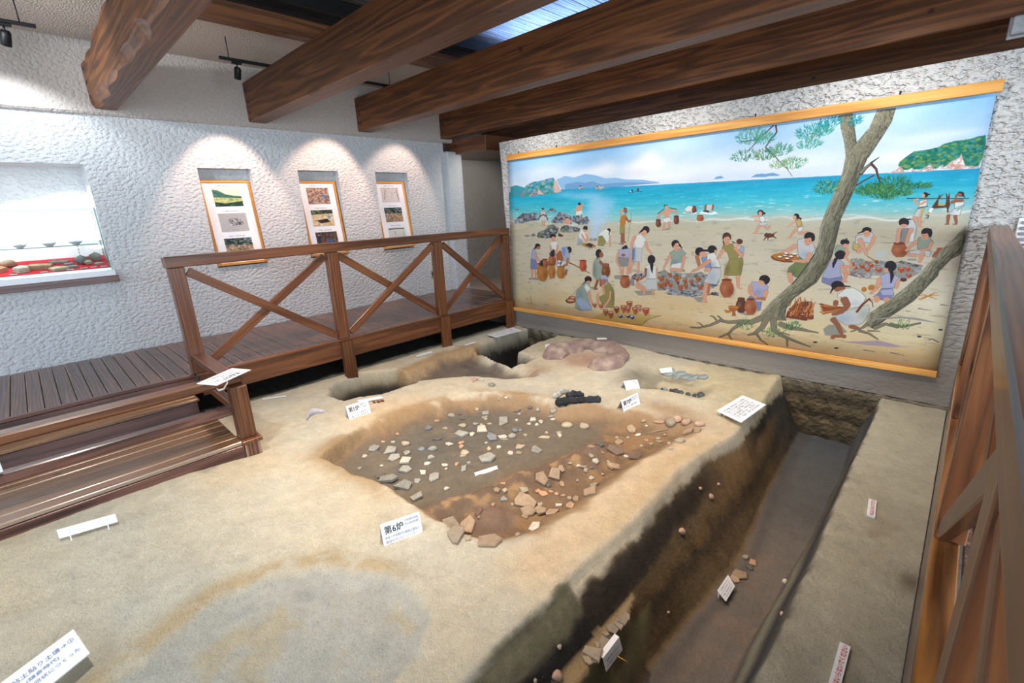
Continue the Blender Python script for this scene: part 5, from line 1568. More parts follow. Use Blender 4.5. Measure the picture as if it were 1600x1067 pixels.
B53:210,5.1,20,28,9,53,21,26,8:1813,544 1842,540 1874,551 1904,546 1940,551 1969,546 2027,558 2024,584 1994,609 1972,611 1946,589 1912,600 1886,604 1862,609 1820,602 1813,584
B26:60,5.1,27,46,28:1815,603 1829,592 1886,604 1884,614 1857,615 1821,608
B26:40,4.2,27,25,6:1954,550 1967,544 2004,556 2024,558 2010,565 1973,555
P55::1816,558 1818,564 1821,569 1822,572 1826,572 1826,569 1828,563 1828,557
S22:0.6,3,5:1826,565
P22::1828,557 1827,558 1825,560 1822,560 1819,560 1817,559 1816,558 1817,556 1819,555 1822,555 1825,555 1827,556
P0::1827,558 1826,558 1825,559 1822,559 1820,559 1818,559 1818,558 1818,557 1820,556 1822,556 1824,556 1826,557
P55::1843,566 1845,572 1850,577 1851,580 1857,580 1857,576 1860,571 1861,565
S22:0.6,5,5:1857,573
P22::1861,565 1860,566 1857,567 1852,568 1848,568 1844,567 1843,566 1844,564 1847,563 1852,563 1856,563 1860,564
P0::1859,565 1858,566 1856,567 1852,567 1849,567 1846,567 1845,566 1846,565 1849,564 1852,564 1855,564 1858,564
P55::1824,573 1826,577 1830,581 1831,584 1835,584 1835,581 1839,577 1839,572
S22:0.6,4,4:1836,578
P22::1839,572 1838,573 1836,574 1832,574 1828,574 1825,573 1824,572 1825,571 1828,571 1831,570 1835,570 1838,571
P0::1837,572 1837,573 1835,573 1832,574 1829,574 1827,573 1826,573 1827,572 1829,571 1831,571 1834,571 1836,571
P55::1870,561 1872,567 1877,572 1878,576 1883,576 1883,572 1886,567 1887,560
S22:0.6,5,5:1884,568
P22::1887,560 1886,561 1883,563 1879,563 1875,563 1872,562 1870,561 1871,559 1874,558 1878,558 1882,558 1885,559
P0::1885,561 1884,561 1882,562 1879,563 1876,563 1873,562 1872,561 1873,560 1875,559 1878,559 1881,559 1884,560
P55::1861,579 1863,584 1868,589 1869,593 1875,592 1875,589 1879,584 1879,578
S22:0.6,5,5:1875,585
P22::1879,577 1878,579 1875,580 1870,580 1865,580 1862,580 1860,578 1862,577 1865,576 1869,575 1874,575 1878,576
P0::1877,578 1876,579 1874,580 1870,580 1867,580 1864,579 1863,579 1864,578 1866,577 1870,577 1873,577 1876,577
P55::1893,576 1895,583 1901,588 1903,591 1909,591 1909,587 1913,582 1914,575
S22:0.6,6,5:1910,584
P22::1914,575 1913,577 1909,578 1904,578 1899,578 1895,577 1893,576 1894,575 1898,574 1903,573 1908,573 1912,574
P0::1911,576 1911,577 1908,577 1904,578 1900,578 1897,577 1896,576 1897,575 1899,575 1903,574 1907,574 1910,575
P55::1958,572 1961,579 1967,585 1968,589 1974,589 1974,584 1978,578 1978,571
S22:0.6,6,6:1975,580
P22::1978,570 1977,572 1974,573 1969,574 1964,574 1960,573 1958,571 1960,570 1963,568 1968,568 1973,568 1977,569
P0::1976,571 1975,572 1972,573 1969,573 1965,573 1962,573 1961,572 1962,571 1964,570 1968,569 1972,569 1975,570
P55::1978,568 1980,575 1985,581 1986,584 1991,584 1991,580 1994,574 1994,567
S22:0.6,5,5:1992,576
P22::1994,567 1994,569 1991,570 1986,570 1982,570 1979,569 1977,568 1978,566 1981,565 1986,565 1990,565 1993,566
P0::1992,568 1992,569 1989,569 1986,570 1983,570 1981,569 1980,568 1980,567 1983,566 1986,566 1989,566 1991,567
P55::1985,593 1987,598 1992,602 1992,605 1997,605 1997,602 2001,597 2001,592
S22:0.6,5,4:1998,599
P22::2001,591 2000,593 1997,594 1993,594 1989,594 1986,594 1985,592 1986,591 1989,590 1993,590 1997,590 2000,590
P0::1999,592 1998,593 1996,593 1993,594 1990,594 1988,593 1987,593 1988,592 1990,591 1993,591 1996,591 1998,591
P6::1991,612 1990,616 1987,618 1982,620 1977,619 1973,617 1971,613 1972,610 1975,607 1980,606 1985,606 1989,609
P23::1879,657 1879,662 1876,665 1872,667 1867,666 1863,663 1862,658 1862,654 1865,650 1869,648 1874,649 1878,652
P23::1901,643 1902,648 1900,654 1896,658 1890,659 1885,658 1882,654 1881,648 1883,643 1887,639 1893,637 1898,639
S58:0.5,16,16:1903,523
P24::1885,547 1897,545 1901,558 1892,559
L23:3.3,3.3:1864,532 1891,551
Q18::1762,493 1786,496 1798,508 1802,538 1759,531 1759,506
P4::1802,482 1800,488 1796,493 1788,494 1781,493 1775,489 1772,483 1773,476 1778,472 1785,470 1793,472 1799,476
L4:4.5,4.5:1791,473 1791,468
P0::1801,494 1800,498 1797,501 1792,502 1787,501 1783,499 1781,495 1782,491 1785,488 1790,487 1795,488 1799,490
L0:11.2,8.4:1795,508 1802,529
L0:8.5,5.7:1797,539 1821,568
Q12::1753,550 1774,546 1795,563 1785,592 1797,623 1793,632 1774,653 1735,643 1729,614 1743,572
S9:0.5,18,29:1748,613
Q13::1729,621 1754,626 1793,613 1796,635 1766,654 1729,640
P4::1797,529 1795,538 1790,545 1781,548 1771,546 1764,540 1760,531 1762,522 1768,515 1776,512 1786,514 1793,521
L4:11.5,8.6:1766,546 1762,565
L4:10.4,4.6:1761,562 1761,579
L0:6.8,6.8:1794,542 1798,526
L0:13.8,7.5:1786,576 1804,575 1830,577
L0:20.0,20.0:1798,591 1810,603
L0:12.5,9.7:1807,603 1803,632
P0::1816,631 1815,634 1812,636 1806,637 1801,637 1797,635 1795,633 1797,630 1800,628 1805,627 1810,627 1814,629
Q12::1912,603 1934,589 1966,602 1967,623 1958,644 1926,650 1918,626
S9:0.5,8,21:1927,626
P4::1955,565 1954,574 1949,582 1940,585 1931,583 1924,576 1920,566 1921,557 1926,549 1935,546 1944,548 1951,555
P0::1933,580 1933,586 1931,590 1928,591 1925,590 1922,586 1920,581 1920,576 1922,572 1925,570 1929,571 1932,575
P4::1919,566 1924,551 1931,554 1930,575 1922,572
L4:9.5,10.5:1942,583 1947,600
L4:10.6,2.6:1947,600 1947,627
L0:15.1,12.4:1911,615 1911,645
L0:10.9,7.1:1909,651 1892,671
L0:11.5,10.5:1966,617 1965,644
Q13::1921,650 1956,647 1962,671 1950,690 1927,693 1901,683 1916,666
P12::1919,657 1956,649 1960,671 1929,674
P0::1923,690 1923,697 1920,702 1915,705 1910,703 1906,699 1904,692 1904,685 1907,679 1911,677 1916,678 1921,683
P0::1954,690 1953,695 1950,700 1945,702 1940,701 1935,697 1933,692 1934,686 1937,682 1942,680 1947,681 1952,685
P53::1415,800 1456,799 1497,801 1458,813
P4::1540,644 1538,654 1531,663 1520,666 1509,664 1500,657 1496,647 1498,636 1505,628 1516,625 1527,627 1536,634
Q12::1467,660 1509,653 1537,675 1532,693 1520,698 1519,723 1493,722 1474,698 1462,678
S13:0.5,20,17:1498,703
P13::1449,752 1463,721 1483,719 1495,743 1518,741 1515,781 1503,789 1496,757 1472,746
P0::1519,659 1518,665 1514,670 1508,672 1501,671 1496,667 1494,661 1495,655 1499,650 1506,648 1512,650 1517,654
P4::1495,644 1517,635 1534,648 1530,666 1520,663 1516,653
L0:19.3,15.8:1464,678 1463,703
L0:13.9,10.4:1463,707 1486,722 1497,729
L0:18.7,15.4:1529,694 1526,722
L1:14.9,8.8:1526,729 1494,731
P6::1416,744 1410,759 1409,774 1415,791 1426,803 1446,801 1454,786 1457,769 1453,754 1445,741 1446,733 1414,736
S22:0.6,12,18:1447,778
S0:0.35,9,13:1424,766
P22::1446,734 1444,736 1438,739 1431,740 1423,740 1417,739 1415,737 1416,734 1422,732 1430,731 1438,731 1443,732
P21::1455,745 1448,761 1447,778 1454,795 1466,809 1486,806 1495,790 1499,772 1495,756 1486,742 1485,733 1453,737
S22:0.6,14,19:1488,782
S0:0.35,10,14:1463,768
P22::1486,734 1484,737 1478,740 1470,741 1462,741 1456,740 1453,738 1455,735 1461,732 1469,731 1477,731 1483,732
P21::1376,778 1425,776 1418,792 1408,799 1415,819 1396,823 1397,802 1383,796
P23::1425,779 1422,782 1413,785 1401,786 1388,786 1379,783 1376,779 1379,776 1388,773 1401,772 1413,772 1422,775
P23::1358,797 1393,797 1391,807 1369,811
B22:120,5.2,48,6,49,46:1615,801 1621,765 1643,742 1676,725 1705,722 1714,754 1719,794 1691,805 1649,803
L49:3.1,2.2:1643,744 1645,714
L48:3.5,2.2:1672,752 1678,707
L49:5.6,2.2:1647,748 1649,725
L49:3.7,2.2:1680,749 1689,722
L48:5.2,2.2:1691,782 1695,741
L50:3.1,2.2:1657,751 1671,723
L50:4.4,2.2:1701,764 1713,735
L50:4.0,2.2:1699,761 1702,731
L48:4.2,2.2:1654,785 1669,761
L49:5.7,2.2:1671,773 1674,735
L50:3.4,2.2:1659,748 1665,712
L50:3.1,2.2:1677,771 1680,746
L49:3.3,2.3:1647,783 1660,746
L48:5.4,2.2:1647,739 1661,709
L50:3.7,2.2:1692,788 1696,767
L48:3.7,2.2:1684,784 1687,742
L49:3.8,2.2:1662,744 1663,714
L50:5.8,2.3:1626,750 1634,710
L48:3.0,2.2:1662,748 1662,706
L48:4.5,2.3:1641,778 1650,753
L50:5.1,2.2:1650,740 1656,699
L50:4.2,2.2:1711,758 1715,732
L49:4.3,2.2:1665,774 1666,743
L49:4.1,2.2:1646,752 1651,726
L48:5.7,2.2:1656,789 1663,760
L48:4.2,2.2:1704,769 1705,730
L49:3.9,2.3:1646,789 1654,746
L49:4.7,2.2:1696,770 1704,729
L48:5.4,2.3:1651,791 1655,747
L49:5.0,2.2:1678,746 1682,715
L50:4.4,2.2:1702,782 1712,744
L49:2.8,2.2:1704,744 1717,723
L49:4.5,2.3:1637,787 1649,745
L50:5.5,2.3:1644,778 1651,748
L50:4.7,2.3:1633,780 1637,756
L48:3.7,2.2:1658,781 1664,748
L49:5.2,2.3:1634,796 1639,763
L48:3.1,2.2:1645,766 1657,721
L50:5.2,2.2:1694,754 1703,709
L50:5.6,2.3:1633,791 1641,765
L49:3.4,2.3:1635,772 1639,742
L48:4.9,2.2:1667,755 1668,722
L50:4.4,2.2:1653,769 1660,736
L49:5.7,2.2:1660,754 1669,727
L50:5.1,2.2:1685,769 1693,740
L50:3.9,2.2:1707,760 1710,729
P53::1757,830 1774,810 1814,805 1839,831 1793,855 1766,856
L2:21.0,13.2:1785,786 1804,806 1821,840
L2:11.9,10.7:1828,849 1794,856
P2::1802,858 1801,863 1799,866 1795,868 1791,867 1787,865 1786,861 1786,857 1789,853 1793,852 1797,852 1800,855
P2::1839,849 1838,854 1836,857 1832,859 1828,859 1825,856 1823,852 1823,847 1826,844 1830,842 1834,843 1837,845
P2::1875,809 1873,813 1866,816 1857,817 1848,816 1841,812 1839,808 1841,804 1848,801 1857,800 1866,802 1873,805
L2:8.7,8.7:1862,808 1871,816
Q7::1789,684 1812,659 1835,654 1862,668 1880,688 1877,704 1862,728 1834,734 1826,709 1800,692 1791,700
S9:0.35,23,14:1850,713
Q8::1789,775 1828,744 1857,731 1891,715 1898,733 1892,765 1885,785 1871,797 1830,803 1807,789
S11:0.35,26,18:1822,778
S16:0.3,17,23:1881,754
P4::1806,647 1804,656 1797,663 1786,667 1775,665 1766,659 1762,651 1764,642 1771,634 1782,631 1793,633 1802,639
L4:7.7,3.5:1771,660 1764,681
L4:6.9,4.0:1803,651 1826,650
P2::1773,666 1785,654 1811,652 1810,661 1787,674 1779,673
L50:3.9,3.6:1743,731 1773,734 1813,733
L49:4.2,3.7:1733,731 1773,737 1814,735
L50:4.9,3.6:1750,734 1774,739 1814,736
L49:4.2,3.6:1749,738 1774,742 1814,738
L48:4.8,3.7:1740,744 1774,745 1814,739
L48:5.1,3.7:1744,752 1775,747 1814,741
L49:4.0,3.6:1750,758 1775,750 1815,743
L48:5.0,3.6:1754,760 1775,752 1815,744
L48:4.9,3.6:1754,761 1776,755 1813,733
L50:5.2,3.7:1750,769 1776,758 1814,735
L49:5.3,3.6:1745,730 1773,734 1814,736
L49:5.0,3.6:1745,731 1773,737 1814,738
L48:5.3,3.6:1742,737 1774,739 1814,739
L50:4.2,3.7:1740,741 1774,742 1814,741
L49:5.3,3.7:1741,743 1774,745 1815,743
L50:4.4,3.7:1743,751 1775,747 1815,744
L48:4.5,3.7:1741,753 1775,750 1813,733
L50:4.7,3.6:1754,760 1775,752 1814,735
L50:4.6,3.7:1741,762 1776,755 1814,736
L48:3.9,3.7:1748,769 1776,758 1814,738
L48:3.9,3.6:1735,727 1773,734 1814,739
L50:3.7,3.6:1747,733 1773,737 1814,741
L49:3.7,3.7:1737,739 1774,739 1815,743
L48:5.3,3.7:1738,739 1774,742 1815,744
L49:5.0,3.6:1746,747 1774,745 1813,733
L48:4.7,3.6:1747,753 1775,747 1814,735
L49:4.6,3.6:1748,756 1775,750 1814,736
L48:4.6,3.7:1738,763 1775,752 1814,738
L50:4.6,3.7:1742,763 1776,755 1814,739
L48:4.3,3.7:1746,768 1776,758 1814,741
L2:16.5,16.5:1787,713 1786,726
L2:26.1,23.2:1812,701 1826,725
L2:18.6,11.6:1826,728 1810,753 1782,766
L49:8.6,6.3:1859,747 1873,717 1892,691
L23:3.4,3.4:1881,696 1903,695
L25:3.9,2.2:1888,693 1902,704 1907,723
K31:140,4:1710,24 1721,67 1740,125 1751,173 1751,24 1768,89 1779,133 1788,163
K31:200,4:1824,24 1809,79 1785,114 1751,173 1875,26 1870,68 1850,116 1820,180
K31:520,13:1750,166 1747,227 1728,298 1706,384 1699,432 1700,488 1691,530 1673,572 1642,630 1561,729 1539,760 1514,806 1506,826 1821,167 1804,231 1793,285 1763,394 1759,445 1755,500 1750,543 1734,588 1712,642 1637,715 1614,762 1612,794 1620,814
L33:4.2,4.2:1691,530 1673,572 1647,620 1627,656
L33:26.2,10.4:1518,817 1480,840 1433,843 1384,853 1340,851
L31:24.2,9.0:1518,817 1480,840 1433,843 1384,853 1340,851
L33:13.6,4.5:1340,855 1297,881 1244,900 1204,902
L31:11.3,3.0:1340,855 1297,881 1244,900 1204,902
L33:10.5,3.7:1362,852 1338,832 1331,829
L31:8.2,2.2:1362,852 1338,832 1331,829
L33:9.1,3.0:1328,849 1312,835 1297,833
L31:6.8,1.5:1328,849 1312,835 1297,833
L33:7.9,3.1:1266,887 1250,875 1234,875
L31:5.5,1.6:1266,887 1250,875 1234,875
L33:16.6,5.0:1440,853 1407,880 1388,907 1346,933
L31:14.4,3.6:1440,853 1407,880 1388,907 1346,933
L33:10.5,3.4:1388,907 1397,925 1409,936
L31:8.2,1.9:1388,907 1397,925 1409,936
L33:29.3,6.1:1544,810 1529,856 1499,890 1472,901
L31:27.2,4.8:1544,810 1529,856 1499,890 1472,901
L33:11.3,3.2:1508,888 1528,915 1559,932
L31:9.1,1.8:1508,888 1528,915 1559,932
L33:28.9,4.7:1570,817 1578,863 1602,878 1631,891 1636,926
L31:26.9,3.4:1570,817 1578,863 1602,878 1631,891 1636,926
L33:13.3,3.3:1621,885 1659,897 1691,906 1721,913
L31:11.3,2.0:1621,885 1659,897 1691,906 1721,913
L33:9.4,3.0:1591,868 1620,871 1639,875
L31:7.4,1.7:1591,868 1620,871 1639,875
L33:22.0,4.0:1597,831 1638,843 1684,844 1707,847 1742,849
L31:20.0,2.7:1597,831 1638,843 1684,844 1707,847 1742,849
T51:52,32,22,51,52,35:1455,859
T51:52,31,21,51,52,35:1564,880
T51:44,29,19,51,52,35:1653,834
T51:28,30,20,51,52,35:1614,847
K31:380,9:1892,795 1898,748 1959,682 2000,625 2020,596 2037,558 2070,498 2098,455 2116,420 1918,806 1955,760 2020,687 2055,621 2071,592 2072,577 2096,533 2118,516 2119,460
L33:12.2,3.1:1898,790 1885,807 1850,828
L31:10.2,1.7:1898,790 1885,807 1850,828
L33:10.4,3.5:1877,820 1909,827 1938,845
L31:8.3,2.1:1877,820 1909,827 1938,845
L33:6.8,3.1:1904,816 1940,813
L31:4.8,1.7:1904,816 1940,813
L33:15.5,4.7:1923,802 1953,782 1991,792
L31:13.4,3.4:1923,802 1953,782 1991,792
L33:10.5,5.9:1967,781 2002,787 2051,765
L31:8.5,4.6:1967,781 2002,787 2051,765
T52:30,29,19,52,51:2001,780
L25:12.7,7.6:1804,235 1816,216 1829,204
L31:9.5,5.7:1804,231 1816,214 1830,200
L25:6.8,2.5:1830,200 1851,183
L6:8.7,2.5:1832,204 1848,222 1858,252 1870,279 1903,298
L6:5.1,4.5:1795,276 1814,262 1845,243
L25:3.1,1.2:1860,252 1885,267
L6:5.1,2.9:1492,28 1447,66 1407,113
L6:6.5,4.3:1500,29 1506,55 1488,78 1469,108
L6:4.4,1.5:1469,108 1500,134 1525,165 1547,182 1580,228
L6:2.6,1.3:1655,28 1642,80 1627,109
L6:3.9,3.1:1373,75 1429,74 1454,63
T38:210,64,30,38,34,36:1413,61
T34:120,41,22,34,36,38:1462,75
T34:120,50,23,34,35,36:1389,134
T34:150,47,22,34,35,36:1524,125
T34:120,41,22,34,35,37:1472,138
T37:132,46,21,37,36,34:1578,181
T37:60,29,15,37,36:1523,180
T38:210,57,27,38,39,36:1632,71
T38:90,33,20,38,34:1664,72
T38:108,36,16,38,39:1688,46
T38:120,41,17,38,36:1624,115
T38:60,16,16,38,39:1766,53
T51:138,44,24,51,35,37:1701,279
T51:180,47,22,51,35,52:1841,294
T35:180,49,25,35,51,52:1884,303
T35:150,48,18,35,51,34:1899,271
T51:150,49,16,51,35,52:1858,296
T51:120,31,18,51,35,52:1898,315
T51:78,22,10,51,35,52:1938,311
T51:132,47,10,51,35,52:1961,291
L5:3.0,3.0:154,850 162,907
L5:3.1,3.1:119,869 133,867
L5:3.1,3.1:114,901 121,898
L5:3.1,3.1:132,897 142,909
L5:3.1,3.1:159,897 166,893
P47::1821,873 1883,862 1942,849 2012,860 2056,854 1985,868 1912,873
P53::1884,777 1930,763 1991,748 2045,748 2105,760 1997,754
P25::1744,889 1743,891 1740,893 1736,894 1732,895 1729,894 1728,892 1728,890 1731,888 1735,887 1739,887 1743,888
P25::1819,901 1818,903 1816,905 1812,906 1808,906 1805,906 1804,904 1804,902 1807,900 1811,899 1815,899 1818,900
P25::2114,781 2114,783 2112,785 2109,785 2106,785 2103,785 2102,783 2103,781 2105,780 2108,779 2111,779 2113,780
P25::2062,815 2061,816 2059,818 2056,819 2053,819 2050,818 2049,816 2050,815 2052,813 2055,812 2058,812 2061,813
L25:2.8,2.8:2082,824 2092,819 2110,828
L5:2.8,1.4:1902,894 1936,896
L5:2.7,1.3:1982,890 2023,894
L5:2.5,1.2:2037,713 2056,715 2072,715
L5:2.4,1.2:2094,693 2115,694
L5:2.5,1.3:2004,726 2018,726
L23:2.7,1.5:2057,666 2086,659
L23:2.7,1.5:2057,666 2025,666
L23:2.7,1.5:2057,666 2074,648
L23:2.7,1.5:2057,666 2034,681
L23:2.7,1.5:2057,666 2074,648
L23:2.7,1.5:2057,666 2038,683
L23:2.7,1.5:2057,666 2080,651
L23:2.7,1.5:2057,666 2030,656
L23:2.7,1.5:2057,666 2083,675
L23:2.7,1.5:2057,666 2032,679'''

def paint_mural():
    W, H = 2120, 944
    cv = Canvas(W, H)
    X, Y = np.meshgrid(np.arange(W, dtype=np.float32), np.arange(H, dtype=np.float32))
    hor = 205 + 0.0175 * X
    shore = np.interp(X[0], [0, 115, 500, 756, 1109, 1452, 1688, 1962, 2120], [372, 380, 402, 396, 388, 385, 389, 392, 372])[None] + 3 * np.sin(X / 37)
    t = np.clip(Y / hor, 0, 1)[..., None]
    n1 = fbm(X, Y * 1.6, 91, 420.0)[..., None]; n2 = fbm(X, Y * 2.2, 92, 90.0)[..., None]
    top = np.array((128, 188, 236)); bot = np.array((214, 224, 236))
    sky = top * (1 - t ** 0.9) + bot * t ** 0.9
    sky = sky + (np.array((236, 240, 246)) - sky) * np.clip(0.10 + 0.5 * n1, 0, 0.5) + 5 * n2
    cv.a[:] = sky
    d = (Y - hor); k = np.clip(d / np.maximum(shore - hor, 1), 0, 1)[..., None]
    def lerp3(stops, k):
        xs = [s[0] for s in stops]
        return np.concatenate([np.interp(k, xs, [s[1][i] for s in stops]) for i in range(3)], -1)
    sea = lerp3([(0, (40, 160, 200)), (0.25, (34, 172, 204)), (0.55, (70, 188, 206)), (0.8, (126, 198, 202)), (0.94, (164, 200, 194)), (1, (190, 200, 190))], k)
    st = fbm(X * 0.35, Y * 3.2, 93, 34.0)[..., None]; st2 = fbm(X * 0.5, Y * 4, 94, 16.0)[..., None]
    sea = sea + 12 * st + (np.array((226, 240, 240)) - sea) * np.clip((st2 - 0.42) * 2.2, 0, 0.75) * np.clip(k * 1.5, 0.15, 1)
    e = np.clip((Y - shore) / (H - shore), 0, 1)[..., None]
    sand = lerp3([(0, (186, 188, 170)), (0.08, (192, 184, 160)), (0.3, (208, 200, 180)), (0.6, (216, 206, 178)), (0.8, (218, 202, 162)), (1, (214, 184, 136))], e)
    s1 = fbm(X * 0.3, Y * 1.8, 95, 60.0)[..., None]; s2 = fbm(X * 0.5, Y * 2.5, 96, 22.0)[..., None]
    sand = sand + 10 * s1 + (np.array((150, 140, 128)) - sand) * np.clip((s2 - 0.40) * 1.8, 0, 0.45) + (np.array((226, 214, 186)) - sand) * np.clip((-s1 - 0.25) * 1.5, 0, 0.5)
    sand = sand + (np.array((216, 164, 104)) - sand) * np.clip((fbm(X * .5, Y, 97, 260.0)[..., None] - 0.05) * 1.3, 0, 0.5) * np.clip((e - 0.45) * 2.2, 0, 1)
    bg2 = np.where((d > 0)[..., None], np.where((Y < shore)[..., None], sea, sand), 0)
    foam = np.exp(-((Y - shore - 4 * np.sin(X / 23) - 4) / 4.0) ** 2)[..., None] * np.clip(0.5 + n2 * 1.5, 0, 1)
    bg2 = bg2 + (np.array((232, 238, 234)) - bg2) * foam * 0.8
    pal = PALETTE
    rs = cv.rs
    for ln in DRAW.split('\n'):
        if not ln: continue
        hd, pr, ps = ln.split(':')
        op, c = hd[0], pal[int(hd[1:])]
        pr = [float(v) for v in pr.split(',')] if pr else []
        P = [tuple(float(u) for u in q.split(',')) for q in ps.split(' ')] if ps else []
        if op == 'X':
            al = np.clip(d + 0.5, 0, 1)[..., None]; cv.a[:] = cv.a * (1 - al) + bg2 * al
            for i in range(260):   # streaks and pebbles on the beach
                x = rs.rand() * W; y = 470 + rs.rand() * 440; L = 6 + rs.rand() * 26 * (y / 900)
                cv.line((140, 130, 116) if i % 3 else (170, 120, 80), [(x, y), (x + L * .5, y + rs.randn() * 2), (x + L, y + 1)], 2.2, 0.8, 0.6)
        elif op == 'P': cv.poly(c, P)
        elif op == 'Q':
            cv.poly(c, P); cv.line((84, 80, 84), P + P[:1], 1.6, 1.6, 0.75)
        elif op == 'L':
            if pr[0] > 9 and len(P) < 6: cv.line((104, 78, 66), P, pr[0] + 1.6, pr[1] + 1.6, 0.6)
            cv.line(c, P, pr[0], pr[1])
        elif op == 'S': cv.soft(c, P[0][0], P[0][1], pr[1], pr[2], pr[0])
        elif op == 'B': cv.blotch(c, [pal[int(i)] for i in pr[2:]], int(pr[0]), pr[1], P)
        elif op == 'T':
            x, y = P[0]; cols = [pal[int(i)] for i in pr[3:]]
            for i in range(int(pr[0])):
                a = rs.rand() * 6.283; r = math.sqrt(rs.rand())
                px, py = x + pr[1] * r * math.cos(a), y + pr[2] * r * math.sin(a)
                b = -math.pi / 2 + math.cos(a) * r * 1.1 + rs.randn() * 0.35; L = 7 + rs.rand() * 9
                cv.line(cols[rs.randint(len(cols))], [(px, py), (px + L * math.cos(b), py + L * math.sin(b))], 2.6, 0.8, 0.85)
        elif op == 'K':
            nl = int(pr[1]); Lp, Rp = np.array(P[:nl]), np.array(P[nl:])
            def par(Q, t):
                s = np.concatenate([[0], np.cumsum(np.hypot(*np.diff(Q, axis=0).T))]); s /= s[-1]
                return np.array((np.interp(t, s, Q[:, 0]), np.interp(t, s, Q[:, 1])))
            cv.poly(c, [tuple(q) for q in Lp] + [tuple(q) for q in Rp[::-1]])
            for i in range(int(pr[0]) * 3):
                t = rs.rand(); s = rs.rand(); dt = 0.02 + 0.035 * rs.rand()
                f = lambda tt, ss: tuple(par(Lp, tt) * (1 - ss) + par(Rp, tt) * ss)
                dk = s * 0.55 + rs.rand() * 0.6
                col = (64, 64, 56) if dk > 0.82 else (104, 102, 84) if dk > 0.5 else (150, 146, 124) if dk > 0.22 else (182, 178, 158)
                cv.line(col, [f(t, s), f(min(1, t + dt / 2), min(1, max(0, s + rs.randn() * .03))), f(min(1, t + dt), s)], 3.4, 1.0, 0.6)
            cv.line((72, 70, 60), [tuple(q) for q in Rp], 2.5, 2.5, 0.7)
    cv.a *= (1 + 0.02 * fbm(X, Y, 98, 5.0, 2))[..., None]
    return cv.image('mural_painting', 0.93)

mur = thing('mural', (4.4, 0.96, 1.0), 'wide painted canvas of prehistoric people making salt on a beach, hanging on the stucco wall', 'mural')
MX0, MX1, MZ0, MZ1 = 1.745, 7.045, -0.16, 2.20
print_quad('canvas', [(MX0, 0.945, MZ0), (MX1, 0.945, MZ0), (MX1, 0.945, MZ1), (MX0, 0.945, MZ1)], print_mat('mural_print', paint_mural()), mur, 0.003, 40, 12,
           lambda s, t: 0.004 * math.sin(s * 23) * (1 - abs(2 * t - 1)) + 0.006 * max(0, 0.25 - t) * math.sin(s * 60) * (1 if s > .8 else .3))
box('top_batten', 1.755, 7.075, 0.912, 0.942, 2.145, 2.232, M['batten'], mur, 0.004)
box('bottom_batten', 1.752, 7.055, 0.915, 0.945, -0.195, -0.135, M['batten'], mur, 0.004)
for hx in (2.0, 2.72, 4.0, 5.3, 6.45):
    b = tube('hook', [(hx, 0.93, 2.225), (hx, 0.93, 2.262)], 0.008, M['black'], mur, 8)

